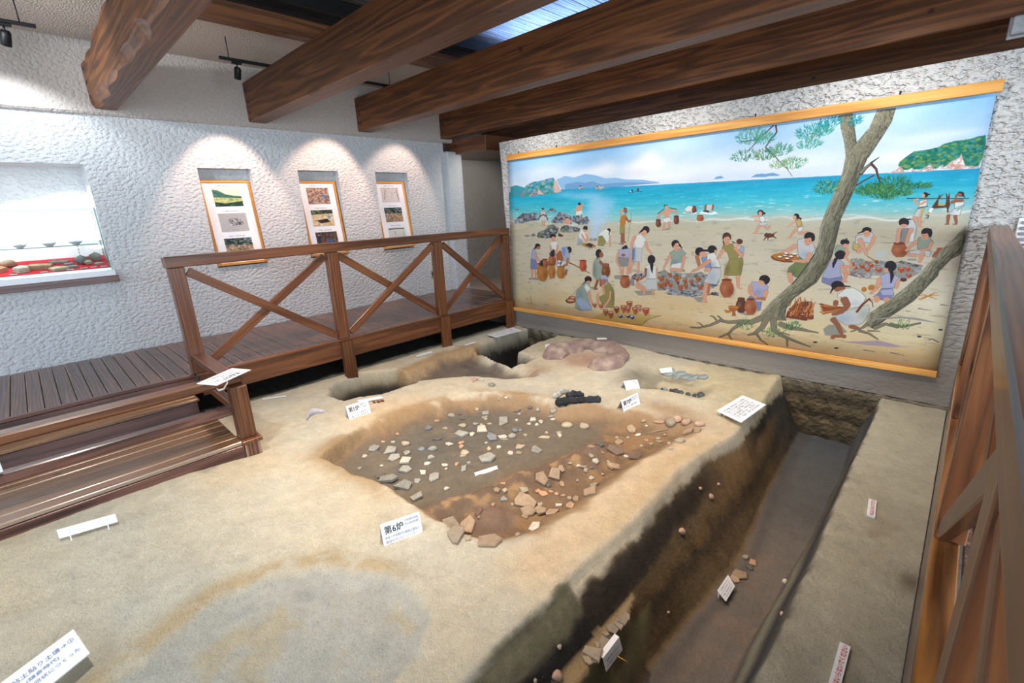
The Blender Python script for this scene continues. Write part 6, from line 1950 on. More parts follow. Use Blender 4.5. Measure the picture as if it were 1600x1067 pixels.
# ================================================================== SHERDS AND STONES
SOILZ = None
SHERDS = ',3.518,-2.162,0.084,0.071,0.045,p,u;,3.596,-2.483,0.079,0.067,0.059,p,e;,3.795,-2.446,0.077,0.065,0.038,p,u;,3.883,-2.388,0.083,0.07,0.044,p,g;a1,3.611,-2.66,0.127,0.147,0.028,s,g;,3.755,-2.702,0.108,0.1,0.022,s,g;,3.746,-2.57,0.066,0.099,0.015,s,g;a2,3.871,-2.665,0.099,0.141,0.022,s,w;,4.005,-2.492,0.069,0.085,0.015,s,g;,3.992,-2.751,0.103,0.107,0.023,s,g;,4.059,-2.573,0.06,0.05,0.012,s,w;,4.133,-2.678,0.058,0.082,0.013,s,w;a3,3.998,-2.914,0.185,0.121,0.027,s,g;,3.906,-2.936,0.13,0.059,0.013,s,d;a4,4.183,-2.899,0.138,0.129,0.028,s,g;,4.198,-2.78,0.056,0.057,0.012,s,g;,4.258,-2.656,0.086,0.127,0.019,s,g;a5,4.392,-2.917,0.099,0.106,0.022,s,g;,3.453,-2.728,0.097,0.094,0.021,s,g;,3.506,-2.85,0.05,0.062,0.012,s,w;,3.784,-2.845,0.036,0.023,0.012,s,w;a6,4.477,-2.699,0.046,0.044,0.012,s,w;a7,3.771,-2.246,0.083,0.054,0.012,s,d;,3.924,-2.233,0.073,0.08,0.016,s,w;,3.739,-1.913,0.084,0.071,0.042,p,e;a8,3.867,-2.042,0.143,0.122,0.027,s,g;,3.948,-1.973,0.057,0.054,0.012,s,w;a9,3.95,-1.846,0.137,0.111,0.024,s,w;b1,3.978,-1.583,0.106,0.16,0.023,s,g;b2,4.128,-1.879,0.1,0.149,0.022,s,u;b3,4.387,-2.184,0.144,0.126,0.028,s,g;,3.988,-2.139,0.052,0.06,0.012,s,o;,4.05,-2.191,0.042,0.061,0.012,s,o;,4.149,-2.239,0.081,0.062,0.014,s,e;,4.178,-2.286,0.055,0.054,0.012,s,e;,4.181,-2.487,0.051,0.046,0.012,s,w;,4.247,-2.407,0.039,0.045,0.012,s,o;,4.358,-2.422,0.058,0.085,0.013,s,g;,4.302,-2.321,0.039,0.043,0.012,s,g;,4.233,-2.51,0.029,0.043,0.012,s,e;,4.253,-2.037,0.044,0.065,0.012,s,e;,4.299,-1.96,0.045,0.045,0.012,s,w;,4.463,-1.976,0.053,0.064,0.012,s,w;,4.453,-1.846,0.098,0.09,0.02,s,e;b4,4.595,-1.785,0.11,0.102,0.022,s,g;,4.513,-1.926,0.062,0.061,0.013,s,e;,4.248,-1.733,0.087,0.074,0.04,p,g;,4.194,-1.804,0.086,0.058,0.013,s,w;,4.237,-1.831,0.085,0.044,0.012,s,g;,4.164,-1.986,0.039,0.04,0.012,s,w;,4.197,-1.638,0.061,0.052,0.041,p,u;,4.235,-1.599,0.044,0.038,0.027,p,u;,4.339,-1.643,0.043,0.063,0.012,s,e;,4.224,-1.464,0.045,0.038,0.031,p,w;,4.19,-1.367,0.071,0.082,0.016,s,w;,4.295,-1.429,0.038,0.042,0.012,s,w;,4.287,-1.35,0.053,0.079,0.012,s,w;,4.054,-1.462,0.032,0.038,0.012,s,w;,4.342,-1.232,0.053,0.028,0.012,s,w;,4.301,-1.215,0.071,0.037,0.012,s,g;b5,4.519,-1.238,0.121,0.103,0.05,p,e;b6,4.666,-1.151,0.103,0.087,0.047,p,e;,4.558,-1.407,0.06,0.053,0.012,s,e;,4.598,-1.45,0.046,0.058,0.012,s,w;,4.475,-1.494,0.033,0.037,0.012,s,e;,4.516,-1.569,0.115,0.054,0.012,s,e;,3.706,-1.55,0.111,0.064,0.014,s,g;,3.587,-1.571,0.049,0.035,0.012,s,w;,3.472,-1.834,0.073,0.062,0.029,p,g;,3.612,-1.798,0.058,0.068,0.013,s,d;,3.445,-2.008,0.054,0.043,0.012,s,o;,3.514,-1.761,0.037,0.031,0.021,p,d;,3.766,-1.632,0.073,0.059,0.013,s,g;,3.806,-1.657,0.04,0.041,0.012,s,e;,3.863,-1.77,0.046,0.038,0.012,s,e;,3.913,-1.709,0.046,0.032,0.012,s,e;,3.812,-1.806,0.077,0.038,0.012,s,g;,3.951,-1.337,0.074,0.029,0.012,s,d;,3.993,-1.357,0.04,0.034,0.02,p,g;,4.041,-1.243,0.055,0.047,0.021,p,d;,4.131,-1.222,0.055,0.046,0.032,p,g;,4.288,-1.155,0.072,0.061,0.035,p,g;,3.655,-2.064,0.052,0.047,0.012,s,e;,3.362,-2.426,0.051,0.035,0.012,s,o;,3.4,-2.604,0.04,0.029,0.012,s,e;,3.467,-2.533,0.05,0.034,0.012,s,w;,3.664,-2.985,0.045,0.045,0.012,s,e;c1,4.865,-2.963,0.119,0.101,0.022,s,B;c2,5.083,-3.087,0.104,0.146,0.023,s,B;c3,4.985,-2.906,0.106,0.158,0.023,s,b;,5.159,-3.059,0.043,0.052,0.012,s,B;c4,5.276,-2.999,0.139,0.11,0.024,s,b;c5,5.342,-2.641,0.092,0.138,0.02,s,w;c6,5.282,-2.405,0.092,0.138,0.02,s,b;,5.2,-2.442,0.087,0.118,0.019,s,b;c7,5.147,-2.512,0.111,0.113,0.024,s,b;c8,5.059,-2.449,0.166,0.127,0.028,s,b;c9,5.004,-2.19,0.115,0.112,0.025,s,b;d1,5.041,-2.076,0.116,0.104,0.023,s,b;,5.053,-2.176,0.054,0.056,0.012,s,d;,4.988,-2.383,0.072,0.062,0.014,s,e;,4.914,-2.498,0.034,0.05,0.012,s,e;,4.881,-2.544,0.049,0.049,0.012,s,b;,4.848,-2.45,0.04,0.047,0.012,s,o;,4.955,-2.553,0.051,0.047,0.012,s,g;,5.024,-2.535,0.028,0.027,0.012,s,e;,4.957,-2.657,0.035,0.036,0.012,s,o;d2,5.046,-2.285,0.053,0.038,0.012,s,O;d3,5.084,-2.266,0.079,0.045,0.012,s,O;,5.111,-2.206,0.042,0.03,0.012,s,O;,5.118,-2.082,0.041,0.053,0.012,s,o;,5.038,-1.994,0.056,0.057,0.012,s,b;,5.055,-1.902,0.037,0.021,0.012,s,e;,5.106,-1.853,0.045,0.025,0.012,s,w;,5.357,-2.282,0.057,0.086,0.013,s,o;,5.257,-2.295,0.053,0.047,0.012,s,w;,5.145,-2.374,0.046,0.051,0.012,s,e;,5.324,-2.175,0.051,0.077,0.012,s,b;,5.262,-2.177,0.036,0.039,0.012,s,e;,5.21,-2.183,0.037,0.031,0.012,s,o;,5.155,-2.198,0.037,0.037,0.012,s,o;,5.174,-1.959,0.027,0.028,0.012,s,e;,5.355,-2.828,0.039,0.059,0.012,s,b;d4,4.933,-2.773,0.061,0.089,0.013,s,r;,4.985,-2.815,0.026,0.039,0.012,s,b;,5.168,-2.563,0.049,0.046,0.012,s,b;e1,5.249,-0.773,0.097,0.043,0.012,s,o;e2,5.344,-0.732,0.11,0.093,0.063,p,e;e3,5.378,-0.686,0.089,0.076,0.041,p,k;e4,5.475,-0.686,0.094,0.08,0.054,p,k;e5,5.591,-0.681,0.089,0.076,0.053,p,k;,5.542,-0.795,0.131,0.102,0.022,s,b;,5.614,-0.793,0.075,0.108,0.016,s,b;e6,5.066,-0.955,0.097,0.092,0.02,s,b;,5.118,-0.827,0.059,0.048,0.012,s,b;,5.165,-0.859,0.031,0.022,0.012,s,w;,5.15,-0.983,0.061,0.03,0.012,s,w;e7,5.286,-0.859,0.221,0.012,0.012,t,b;,5.257,-1.035,0.05,0.046,0.012,s,o;,5.333,-1.081,0.042,0.038,0.012,s,e;,5.326,-0.934,0.047,0.037,0.012,s,e;,5.362,-0.986,0.049,0.043,0.012,s,e;,5.504,-1.09,0.028,0.042,0.012,s,w;,5.592,-1.252,0.036,0.054,0.012,s,w;,5.59,-1.069,0.078,0.116,0.017,s,e;,5.281,-1.168,0.039,0.04,0.012,s,e;,5.111,-1.253,0.082,0.123,0.018,s,b;,5.065,-1.492,0.079,0.071,0.016,s,d;f1,5.185,-1.434,0.157,0.087,0.019,s,D;f2,5.324,-1.354,0.125,0.099,0.022,s,D;,5.273,-1.408,0.047,0.03,0.012,s,w;,5.115,-1.695,0.045,0.041,0.012,s,e;,5.161,-1.696,0.06,0.051,0.012,s,w;,5.05,-1.598,0.062,0.07,0.014,s,b;f3,5.281,-1.601,0.12,0.107,0.024,s,b;,5.129,-1.823,0.059,0.027,0.012,s,e;,5.232,-1.855,0.052,0.032,0.012,s,w;,5.308,-1.93,0.07,0.082,0.015,s,e;,5.177,-1.777,0.038,0.032,0.012,s,d;,5.157,-1.825,0.059,0.044,0.012,s,e;f4,5.41,-2.103,0.111,0.167,0.024,s,b;,5.032,-1.156,0.041,0.04,0.012,s,e;,5.354,-0.867,0.037,0.018,0.012,s,o;,5.111,-1.096,0.034,0.036,0.012,s,e;,5.132,-1.551,0.04,0.031,0.012,s,o;,5.217,-1.597,0.03,0.025,0.012,s,e;,5.275,-1.767,0.032,0.025,0.012,s,o;g1,3.152,-1.224,0.08,0.119,0.018,s,k;g2,3.208,-1.155,0.061,0.091,0.013,s,w;g3,3.423,-1.202,0.091,0.077,0.04,p,g;,3.699,-1.356,0.043,0.031,0.012,s,e;,3.758,-1.301,0.043,0.032,0.012,s,w;h1,5.953,-1.816,0.058,0.05,0.041,p,k;h2,5.95,-1.298,0.047,0.04,0.037,p,k;h3,5.94,-1.123,0.03,0.025,0.024,p,k;h4,5.891,-1.364,0.028,0.024,0.023,p,k;h5,6.114,-2.315,0.023,0.019,0.016,p,e;h6,5.93,-3.147,0.028,0.024,0.015,p,e;h7,5.978,-3.232,0.058,0.05,0.04,p,k;h8,5.945,-3.346,0.022,0.019,0.017,p,e;h9,6.575,-1.605,0.039,0.033,0.031,p,w;i1,6.692,-2.248,0.024,0.021,0.015,p,k;i2,6.273,-1.409,0.044,0.037,0.035,p,e;i3,6.321,-1.469,0.05,0.074,0.012,s,d;i4,6.33,-1.425,0.067,0.066,0.015,s,o;i5,6.303,-1.6,0.097,0.093,0.02,s,b;i6,6.285,-1.661,0.064,0.078,0.014,s,b;j1,6.041,-2.693,0.039,0.059,0.012,s,B;j2,6.043,-2.742,0.058,0.055,0.012,s,B;j3,6.036,-2.816,0.062,0.056,0.012,s,B;j4,6.053,-2.767,0.048,0.061,0.012,s,B;j5,6.028,-2.877,0.033,0.023,0.012,s,B;j6,6.057,-2.934,0.073,0.11,0.016,s,B;j7,6.029,-2.956,0.027,0.041,0.012,s,B;j8,6.063,-3.018,0.098,0.092,0.02,s,B;j9,6.073,-3.033,0.089,0.053,0.012,s,B;k1,6.076,-3.061,0.044,0.046,0.012,s,b;m1,2.917,-4.319,0.053,0.045,0.035,p,w'
def stone_mat(name, rgb, var=0.10, bump=0.5):
    m, nt, b = new_mat(name); L = nt.links
    tc = N(nt, 'TexCoord'); oi = N(nt, 'ObjectInfo')
    ad = N(nt, 'VectorMath', operation='ADD'); L.new(tc.outputs['Object'], ad.inputs[0]); L.new(oi.outputs['Location'], ad.inputs[1])
    n1 = N(nt, 'TexNoise', Scale=24.0, Detail=5.0, Roughness=0.65); L.new(ad.outputs[0], n1.inputs['Vector'])
    c = lin(*rgb)
    r = ramp(nt, [(0.3, tuple(v * (1 - 2.6 * var) for v in c[:3]) + (1,)), (0.55, c), (0.75, tuple(min(1, v * (1 + 2 * var)) for v in c[:3]) + (1,))])
    L.new(n1.outputs['Fac'], r.inputs[0])
    tone = N(nt, 'MapRange'); tone.inputs['To Min'].default_value = 0.82; tone.inputs['To Max'].default_value = 1.18; L.new(oi.outputs['Random'], tone.inputs['Value'])
    mm = N(nt, 'Mix'); mm.data_type = 'RGBA'; mm.blend_type = 'MULTIPLY'; mm.inputs[0].default_value = 1.0
    L.new(r.outputs[0], mm.inputs[6]); L.new(tone.outputs[0], mm.inputs[7]); L.new(mm.outputs[2], b.inputs['Base Color'])
    bp = N(nt, 'Bump', Strength=bump, Distance=0.004); L.new(n1.outputs['Fac'], bp.inputs['Height']); L.new(bp.outputs[0], b.inputs['Normal'])
    b.inputs['Roughness'].default_value = 0.85
    return m
SC = dict(g=('grey', (150, 148, 138)), u=('blue-grey', (128, 132, 134)), e=('beige', (174, 160, 135)), w=('pale', (198, 190, 172)), o=('orange-tan', (184, 148, 116)), O=('orange', (204, 150, 112)),
          b=('tan', (166, 142, 116)), B=('greyish tan', (158, 142, 122)), d=('dark grey', (104, 98, 90)), D=('dark brown', (126, 106, 88)), r=('dark reddish', (112, 84, 74)), k=('pinkish', (196, 162, 140)))
SM = {k: stone_mat('sherd_' + v[0].replace(' ', '_').replace('-', '_'), v[1]) for k, v in SC.items()}
BIG = dict(
 a1='grey slab sherd near the left end of the upper hearth, longer than its neighbours', a2='pale angular sherd with a notched end standing on the grey hearth floor', a3='long grey stone slab at the near left edge of the upper hearth', a4='broad grey sherd just right of the long grey slab at the near hearth edge',
 a5='pointed grey sherd on the near slope of the hearth behind the largest tent card', a6='single small pale sherd alone on the brown slope left of the clay ridge', a7='dark curved rim sherd lying on the grey hearth floor', a8='flat grey slab sherd left of the pale arched sherd in the upper hearth', a9='pale arched sherd with two notches below it in the middle of the upper hearth',
 b1='upright pointed grey sherd in the upper hearth toward the charred wood', b2='tilted blue-grey slab below the pale arched sherd', b3='large flat grey stone just beyond the folded strip label on the clay ridge', b4='wide grey slab sherd beside the right end of the clay ridge', b5='rounded beige stone near the charred wood, left of a similar one', b6='rounded beige stone below the charred wood, the right one of two',
 c1='greyish sherd at the lower hearth edge nearest the largest tent card, topmost of the cluster', c2='greyish sherd at the lower hearth edge, lowest of the cluster by the largest tent card', c3='upright tan sherd right of the grey sherds in the near corner of the lower hearth', c4='long tan sherd at the very near rim of the lower hearth', c5='whitish chipped sherd right of the rounded clay lump',
 c6='squarish upright tan sherd at the right of the lower hearth heap', c7='long narrow tan sherd leaning beside the rounded clay lump', c8='largest tan sherd in the lower hearth, above the rounded clay lump', c9='square brown sherd leaning under the clay ridge, left of a pair', d1='square brown sherd leaning under the clay ridge, right of a pair', d2='bright orange chip in the lower hearth, left of a pair', d3='bright orange elongated chip in the lower hearth, right of a pair', d4='dark reddish stone at the left of the rounded clay lump',
 e1='tan oval sherd at the left end of the stone row far right in the hearth', e2='beige blocky stone, second in the row of stones at the far right of the hearth', e3='pinkish rounded stone, third in the row of stones at the far right of the hearth', e4='pinkish rounded stone, fourth in the row at the far right of the hearth', e5='pinkish stone at the right end of the row near the big white board', e6='broad brown sherd sunk in the soil below the white tent card on the bank', e7='thin straight tan stick lying on the brown hearth soil',
 f1='large dark brown slab sherd at the right edge of the hearth', f2='dark brown angular sherd touching the sandy bank at the right edge of the hearth', f3='wide tan sherd between the dark slabs and the sandy bank', f4='flat tan sherd in the lower hearth close to the sandy bank',
 g1='pinkish sherd lying in the dark strip by the deep pit', g2='small upright white sherd lying in the dark strip by the deep pit', g3='grey rounded stone in the dark strip by the deep pit',
 h1='pinkish rounded stone stuck high on the dark trench wall', h2='pinkish stone in the upper trench wall, lower of a close pair', h3='narrow pinkish stone in the upper trench wall, upper of a close pair', h4='small pinkish stone left of the close pair in the trench wall', h5='small beige stone low on the trench wall', h6='small beige stone in the black near part of the trench wall', h7='large pinkish stone at the bottom edge in the black near trench wall', h8='small beige stone at the lower left of the near trench wall', h9='white pebble on the right-hand slope of the trench',
 i1='small pinkish stone on the right-hand slope of the trench below the white pebble', i2='beige rounded pebble at the top of the little heap on the trench floor', i3='dark grey stone in the little heap on the trench floor', i4='tan sherd at the right of the little heap on the trench floor', i5='broad tan sherd below the heap on the trench floor', i6='tan sherd beside the tilted card on the trench floor',
 j1='grey tile sherd at the top end of the row on the trench ledge', j2='grey tile sherd second from the top of the trench ledge', j3='grey tile sherd third from the top of the trench ledge', j4='small grey tile sherd at the outer side of the trench ledge', j5='small grey sherd behind the large tile on the trench ledge', j6='large square grey tile sherd lying on top in the trench ledge row', j7='grey tile sherd half hidden under the large square one on the ledge', j8='widest grey tile sherd at the near part of the trench ledge', j9='grey tile sherd below the widest one on the trench ledge', k1='nearest tan sherd at the bottom of the trench ledge row',
 m1='white pebble resting against the bottom step board')

def gnormal(x, y, h=0.03):
    z = ground(np.array([x + h, x - h, x, x]), np.array([y, y, y + h, y - h]))
    return Vector((-(z[0] - z[1]) / (2 * h), -(z[2] - z[3]) / (2 * h), 1)).normalized()

def sherd_mesh(rs, w, d, h, mat):
    n = rs.choice((4, 4, 5, 5, 5, 6)); a0 = rs.uniform(0, 6.28)
    ang = sorted(a0 + 6.283 * (i + rs.uniform(-.28, .28)) / n for i in range(n))
    ring = [(math.cos(a) * w / 2 * rs.uniform(.8, 1.12), math.sin(a) * d / 2 * rs.uniform(.8, 1.12)) for a in ang]
    v = [(x * .96, y * .96, -h * .6) for x, y in ring] + [(x, y, h * rs.uniform(.55, .8)) for x, y in ring]
    cx, cy = sum(p[0] for p in ring) / n, sum(p[1] for p in ring) / n
    v += [(cx + (x - cx) * .86, cy + (y - cy) * .86, h) for x, y in ring] + [(cx, cy, h * 1.12)]
    f = [tuple(range(n - 1, -1, -1))]
    for k in range(2):
        f += [(k * n + i, k * n + (i + 1) % n, (k + 1) * n + (i + 1) % n, (k + 1) * n + i) for i in range(n)]
    f += [(2 * n + i, 2 * n + (i + 1) % n, 3 * n) for i in range(n)]
    return me('sherd', v, f, mat)

def pebble_mesh(rs, w, d, h, mat, name='stone'):
    bm = bmesh.new(); bmesh.ops.create_icosphere(bm, subdivisions=2, radius=0.5)
    ph = [rs.uniform(0, 6.28) for _ in range(6)]
    for q in bm.verts:
        c = q.co.normalized()
        k = 1 + .10 * math.sin(3 * c.x + ph[0]) + .09 * math.sin(4 * c.y + ph[1]) + .07 * math.sin(5 * c.z + ph[2] + 2 * c.x) + .05 * math.sin(7 * c.x + 5 * c.y + ph[3])
        q.co = Vector((c.x * w / 2 * k, c.y * d / 2 * k, c.z * h / 2 * k))
    m = bpy.data.meshes.new(name); bm.to_mesh(m); bm.free(); m.materials.append(mat)
    m.polygons.foreach_set('use_smooth', [True] * len(m.polygons))
    return m

USED = {}
def scatter_sherds():
    for i, e in enumerate(SHERDS.split(';')):
        key, x, y, w, d, h, ty, co = e.split(',')
        x, y, w, d, h = map(float, (x, y, w, d, h)); rs = random.Random(100 + i)
        n = Vector((0.12, 0, 1)).normalized() if key[:1] == 'j' or key == 'k1' else gnormal(x, y, 0.05 if x > 5.85 else 0.03); z = gz(x, y)
        if key[:1] == 'j' or key == 'k1': x = min(x, 6.045); z = max(z, -0.765 - 0.02 * (y + 2.7))
        if ty == 'p': m = pebble_mesh(rs, w, d, h, SM[co])
        else: m = sherd_mesh(rs, w * (1.3 if key[:1] == 'j' else 1.12), d * 1.1, max(h * 0.62, 0.008), SM[co]); h *= 0.62
        o = bpy.data.objects.new('stone' if ty == 'p' else ('twig' if ty == 't' else 'sherd'), m); COL.objects.link(o)
        q = n.to_track_quat('Z', 'Y')
        X = Vector((0.7205, 0.6921, 0)); X = (X - n * X.dot(n)).normalized(); Y = n.cross(X)
        R = Matrix((X, Y, n)).transposed()
        tilt = Euler((rs.uniform(-.10, .28), rs.uniform(-.14, .14), rs.uniform(-.25, .25))).to_matrix() if ty == 's' and x < 5.9 else Euler((0, 0, rs.uniform(-.2, .2))).to_matrix()
        o.rotation_euler = (R @ tilt).to_euler()
        lift = h * 0.22 if ty == 'p' else h * 0.35 + 0.10 * d * (ty == 's' and x < 5.9) * 0.5
        if key and key[0] == 'j' or key == 'k1': lift = 0.010 + 0.007 * (int(key[1]) % 3)
        o.location = Vector((x, y, z)) + n * lift
        cn = SC[co][0]; kind = 'stone' if ty == 'p' else 'sherd'
        if key in BIG: tag(o, BIG[key], kind)
        else:
            dx = (y + 2.3) * 0.09 + 4.93
            if (x < 2.9 and y > -1.2) or (x < 3.9 and y > -1.1): zone = 'in the dark strip beside the pit'
            elif x < dx - 0.05:
                if y < -2.75: zone = 'on grey soil at the near left end of the hearth'
                elif y < -2.2: zone = 'on grey soil between the long slabs and the folded strip'
                elif y < -1.6: zone = 'on grey soil around the pale arched sherd' if x < 4.4 else 'on grey soil beyond the folded strip label'
                else: zone = 'on grey soil at the hearth end toward the charred wood'
            else:
                if y < -2.62: zone = 'on brown soil around the rounded clay lump'
                elif y < -2.1: zone = 'on brown soil among the large tan sherds'
                elif y < -1.3: zone = 'on brown soil near the dark brown slabs'
                else: zone = 'on brown soil below the far row of stones'
            siz = 'tiny' if w < .045 else ('small' if w < .075 else 'middling')
            lab = '%s %s %s %s' % (siz, cn, kind, zone)
            tag(o, lab, kind, '%s %s %ss %s' % (siz, cn, kind, zone))
            USED[lab] = USED.get(lab, []) + [o]
    for lab, os_ in USED.items():
        if len(os_) == 1:
            del os_[0]['group']
        elif len(os_) <= 3:      # a few alike: tell them apart by their place
            os_.sort(key=lambda q: q.location.x * .72 + q.location.y * .69)
            for q, wd in zip(os_, ('leftmost', 'rightmost') if len(os_) == 2 else ('leftmost', 'middle', 'rightmost')): q['label'] = wd + ' ' + lab
scatter_sherds()

# ------------------------------------------------------------------ charred wood, sooty stones, crushed pot, rim sherd, rust
M['char'] = clay_material('charcoal', (20, 21, 24), (38, 40, 45), (70, 74, 80))
M['ashwood'] = clay_material('ash_covered_wood', (120, 122, 118), (176, 178, 172), (206, 206, 198))
M['soot'] = clay_material('sooty_stone', (44, 46, 50), (70, 74, 78), (104, 110, 112))
M['greypot'] = clay_material('grey_pottery', (112, 124, 124), (138, 150, 148), (158, 168, 164))
M['rust'] = clay_material('rusty_iron', (72, 40, 26), (112, 64, 40), (150, 92, 60))
M['greyware'] = clay_material('grey_ware', (150, 148, 156), (178, 176, 184), (204, 200, 204))
def log(name, pts, r, mat, label, seed):
    rs = random.Random(seed)
    P = []; R = []
    n = 9
    A = [Vector(p) for p in pts]
    for i in range(n):
        t = i / (n - 1) * (len(A) - 1); k = min(int(t), len(A) - 2)
        p = A[k].lerp(A[k + 1], t - k)
        P.append(p + Vector((rs.uniform(-.005, .005), rs.uniform(-.005, .005), rs.uniform(-.003, .004))))
        R.append(r * (1 + rs.uniform(-.34, .30)) * (0.6 if i in (0, n - 1) else 1))
    o = tube(name, P, R, mat, None, 7, False)
    return tag(o, label, 'charred wood')
def g3(x, y, dz): return (x, y, gz(x, y) + dz)
log('charred_log', [g3(4.27, -1.10, .03), g3(4.38, -1.02, .035), g3(4.46, -0.95, .03)], 0.044, M['char'], 'black charred log, nearest of the pile on the sandy bank', 1)
log('charred_log', [g3(4.30, -0.98, .05), g3(4.38, -0.90, .065), g3(4.45, -0.86, .06)], 0.036, M['char'], 'black charred log lying on top of the charred pile on the sandy bank', 2)
log('charred_log', [g3(4.43, -0.95, .025), g3(4.52, -0.86, .03), g3(4.60, -0.78, .02)], 0.036, M['char'], 'black charred log at the right end of the pile on the sandy bank', 3)
log('ashy_branch', [g3(4.20, -1.03, .018), g3(4.17, -0.90, .022), g3(4.19, -0.78, .015)], 0.032, M['ashwood'], 'ash-grey burnt branch behind the black charred logs', 4)
for i, (x, y, w) in enumerate([(4.88, 0.03, .045), (4.94, -0.03, .06), (5.02, -0.05, .055), (5.07, -0.06, .07), (5.13, -0.06, .06), (5.20, -0.05, .06), (5.26, -0.03, .055), (5.31, 0.02, .08)]):
    rs = random.Random(i + 40)
    o = bpy.data.objects.new('sooty_stone', pebble_mesh(rs, w, w * .9, w * .8, M['soot'] if i != 1 else M['greypot'])); COL.objects.link(o)
    o.location = (x, y, gz(x, y) + w * .22); o.rotation_euler = (0, 0, rs.uniform(0, 3))
    if i in (0, 1, 7): tag(o, {0: 'small sooty stone at the left end of the blackened stone row', 1: 'greenish grey stone in the blackened row below the crushed pot', 7: 'large sooty stone at the right end of the blackened row'}[i], 'stone')
    else: tag(o, 'sooty black stone in the row below the crushed grey pot', 'stone', 'sooty stones in the row')
def shell_sherd(name, x, y, w, d, rot, mat, label, cat='sherd', curve=0.02, group=None, seed=0):
    rs = random.Random(seed); n = 12; v = []; f = []
    ring = [(math.cos(6.283 * i / n) * w / 2 * rs.uniform(.82, 1.08), math.sin(6.283 * i / n) * d / 2 * rs.uniform(.82, 1.08)) for i in range(n)]
    for s, hh in ((0.0, -.006), (1.0, .004)):
        for k in (1.0, .5): v += [(px * k, py * k, hh + curve * (1 - k * k)) for px, py in ring]
    v += [(0, 0, -.006 + curve), (0, 0, .004 + curve)]
    for i in range(n):
        j = (i + 1) % n
        f += [(n * 2 + i, n * 2 + j, n * 3 + j, n * 3 + i), (n * 3 + i, n * 3 + j, n * 4 + 1), (j, i, n + i, n + j), (n + j, n + i, n * 4), (i, j, n * 2 + j, n * 2 + i)]
    o = bpy.data.objects.new(name, me(name, v, f, mat, False)); COL.objects.link(o)
    o.location = (x, y, gz(x, y) + .008); nn = gnormal(x, y)
    o.rotation_euler = (nn.to_track_quat('Z', 'Y').to_matrix() @ Euler((0, 0, rot)).to_matrix()).to_euler()
    return tag(o, label, cat, group)
for i, (x, y, w, d, r) in enumerate([(4.70, 0.53, .17, .13, .8), (4.83, 0.57, .16, .10, .4), (4.93, 0.55, .15, .14, .2), (5.02, 0.53, .15, .10, 1.2), (5.12, 0.52, .14, .09, .6), (4.82, 0.49, .12, .08, 2.0), (4.98, 0.50, .11, .07, 2.6)]):
    shell_sherd('pot_fragment', x, y, w, d, r, M['greypot'], ['leftmost flat fragment of the crushed grey pot, under the small card', 'flat grey pot fragment second from the left', 'round grey pot fragment in the middle of the crushed pot', 'grey pot fragment right of the middle of the crushed pot', 'rightmost flat fragment of the crushed grey pot', 'small grey pot fragment on the near side, left', 'small grey pot fragment on the near side, right'][i], 'sherd', .010, None, i)
# curved rim sherd: an arched strip standing on the sand
def rim_sherd():
    v, f = [], []; n = 14
    for i in range(n):
        t = i / (n - 1); a = -0.4 + 2.3 * t
        x = 2.66 - 0.16 * math.cos(a); y = -2.93 + 0.19 * t + 0.03 * math.sin(a); x = 2.60 - 0.09 * math.sin(math.pi * t); y = -2.965 + 0.24 * t
        g = gz(x, y); hgt = 0.065 * math.sin(math.pi * min(1, t * 1.05 + .06)) ** .7 + .006
        for off, hh in ((0, -.01), (0, hgt), (.018, hgt * .96), (.018, -.01)): v.append((x + off * 1.2, y - off * .3, g + hh))
    for i in range(n - 1):
        for k in range(4): f.append((i * 4 + k, i * 4 + (k + 1) % 4, i * 4 + 4 + (k + 1) % 4, i * 4 + 4 + k))
    f += [(0, 1, 2, 3), tuple((n - 1) * 4 + k for k in (3, 2, 1, 0))]
    return tag(mesh('rim_sherd', v, f, M['greyware'], None, True), 'arched pale grey bowl rim sherd on bright sand left of the tent card', 'sherd')
rim_sherd()
def rusty():
    t = None
    for i, (x, y, w) in enumerate([(2.755, -2.30, .05), (2.78, -2.265, .055), (2.80, -2.225, .05), (2.775, -2.24, .03)]):
        o = bpy.data.objects.new('rusty_lump', pebble_mesh(random.Random(i + 9), w, w * .6, w * .5, M['rust'])); COL.objects.link(o)
        o.location = (x, y, gz(x, y) + w * .12)
        tag(o, 'rusty brown iron lump on the sand beside the pale strip card', 'iron lump', 'rusty iron lumps by the strip card')
rusty()

# ================================================================== CARDS AND BOARDS
def quadbox(name, A, B, C_, D, th, mat, parent):
    """thin board from its four front corners (bl, br, tr, tl)"""
    return print_quad(name, [A, B, C_, D], mat, parent, th)

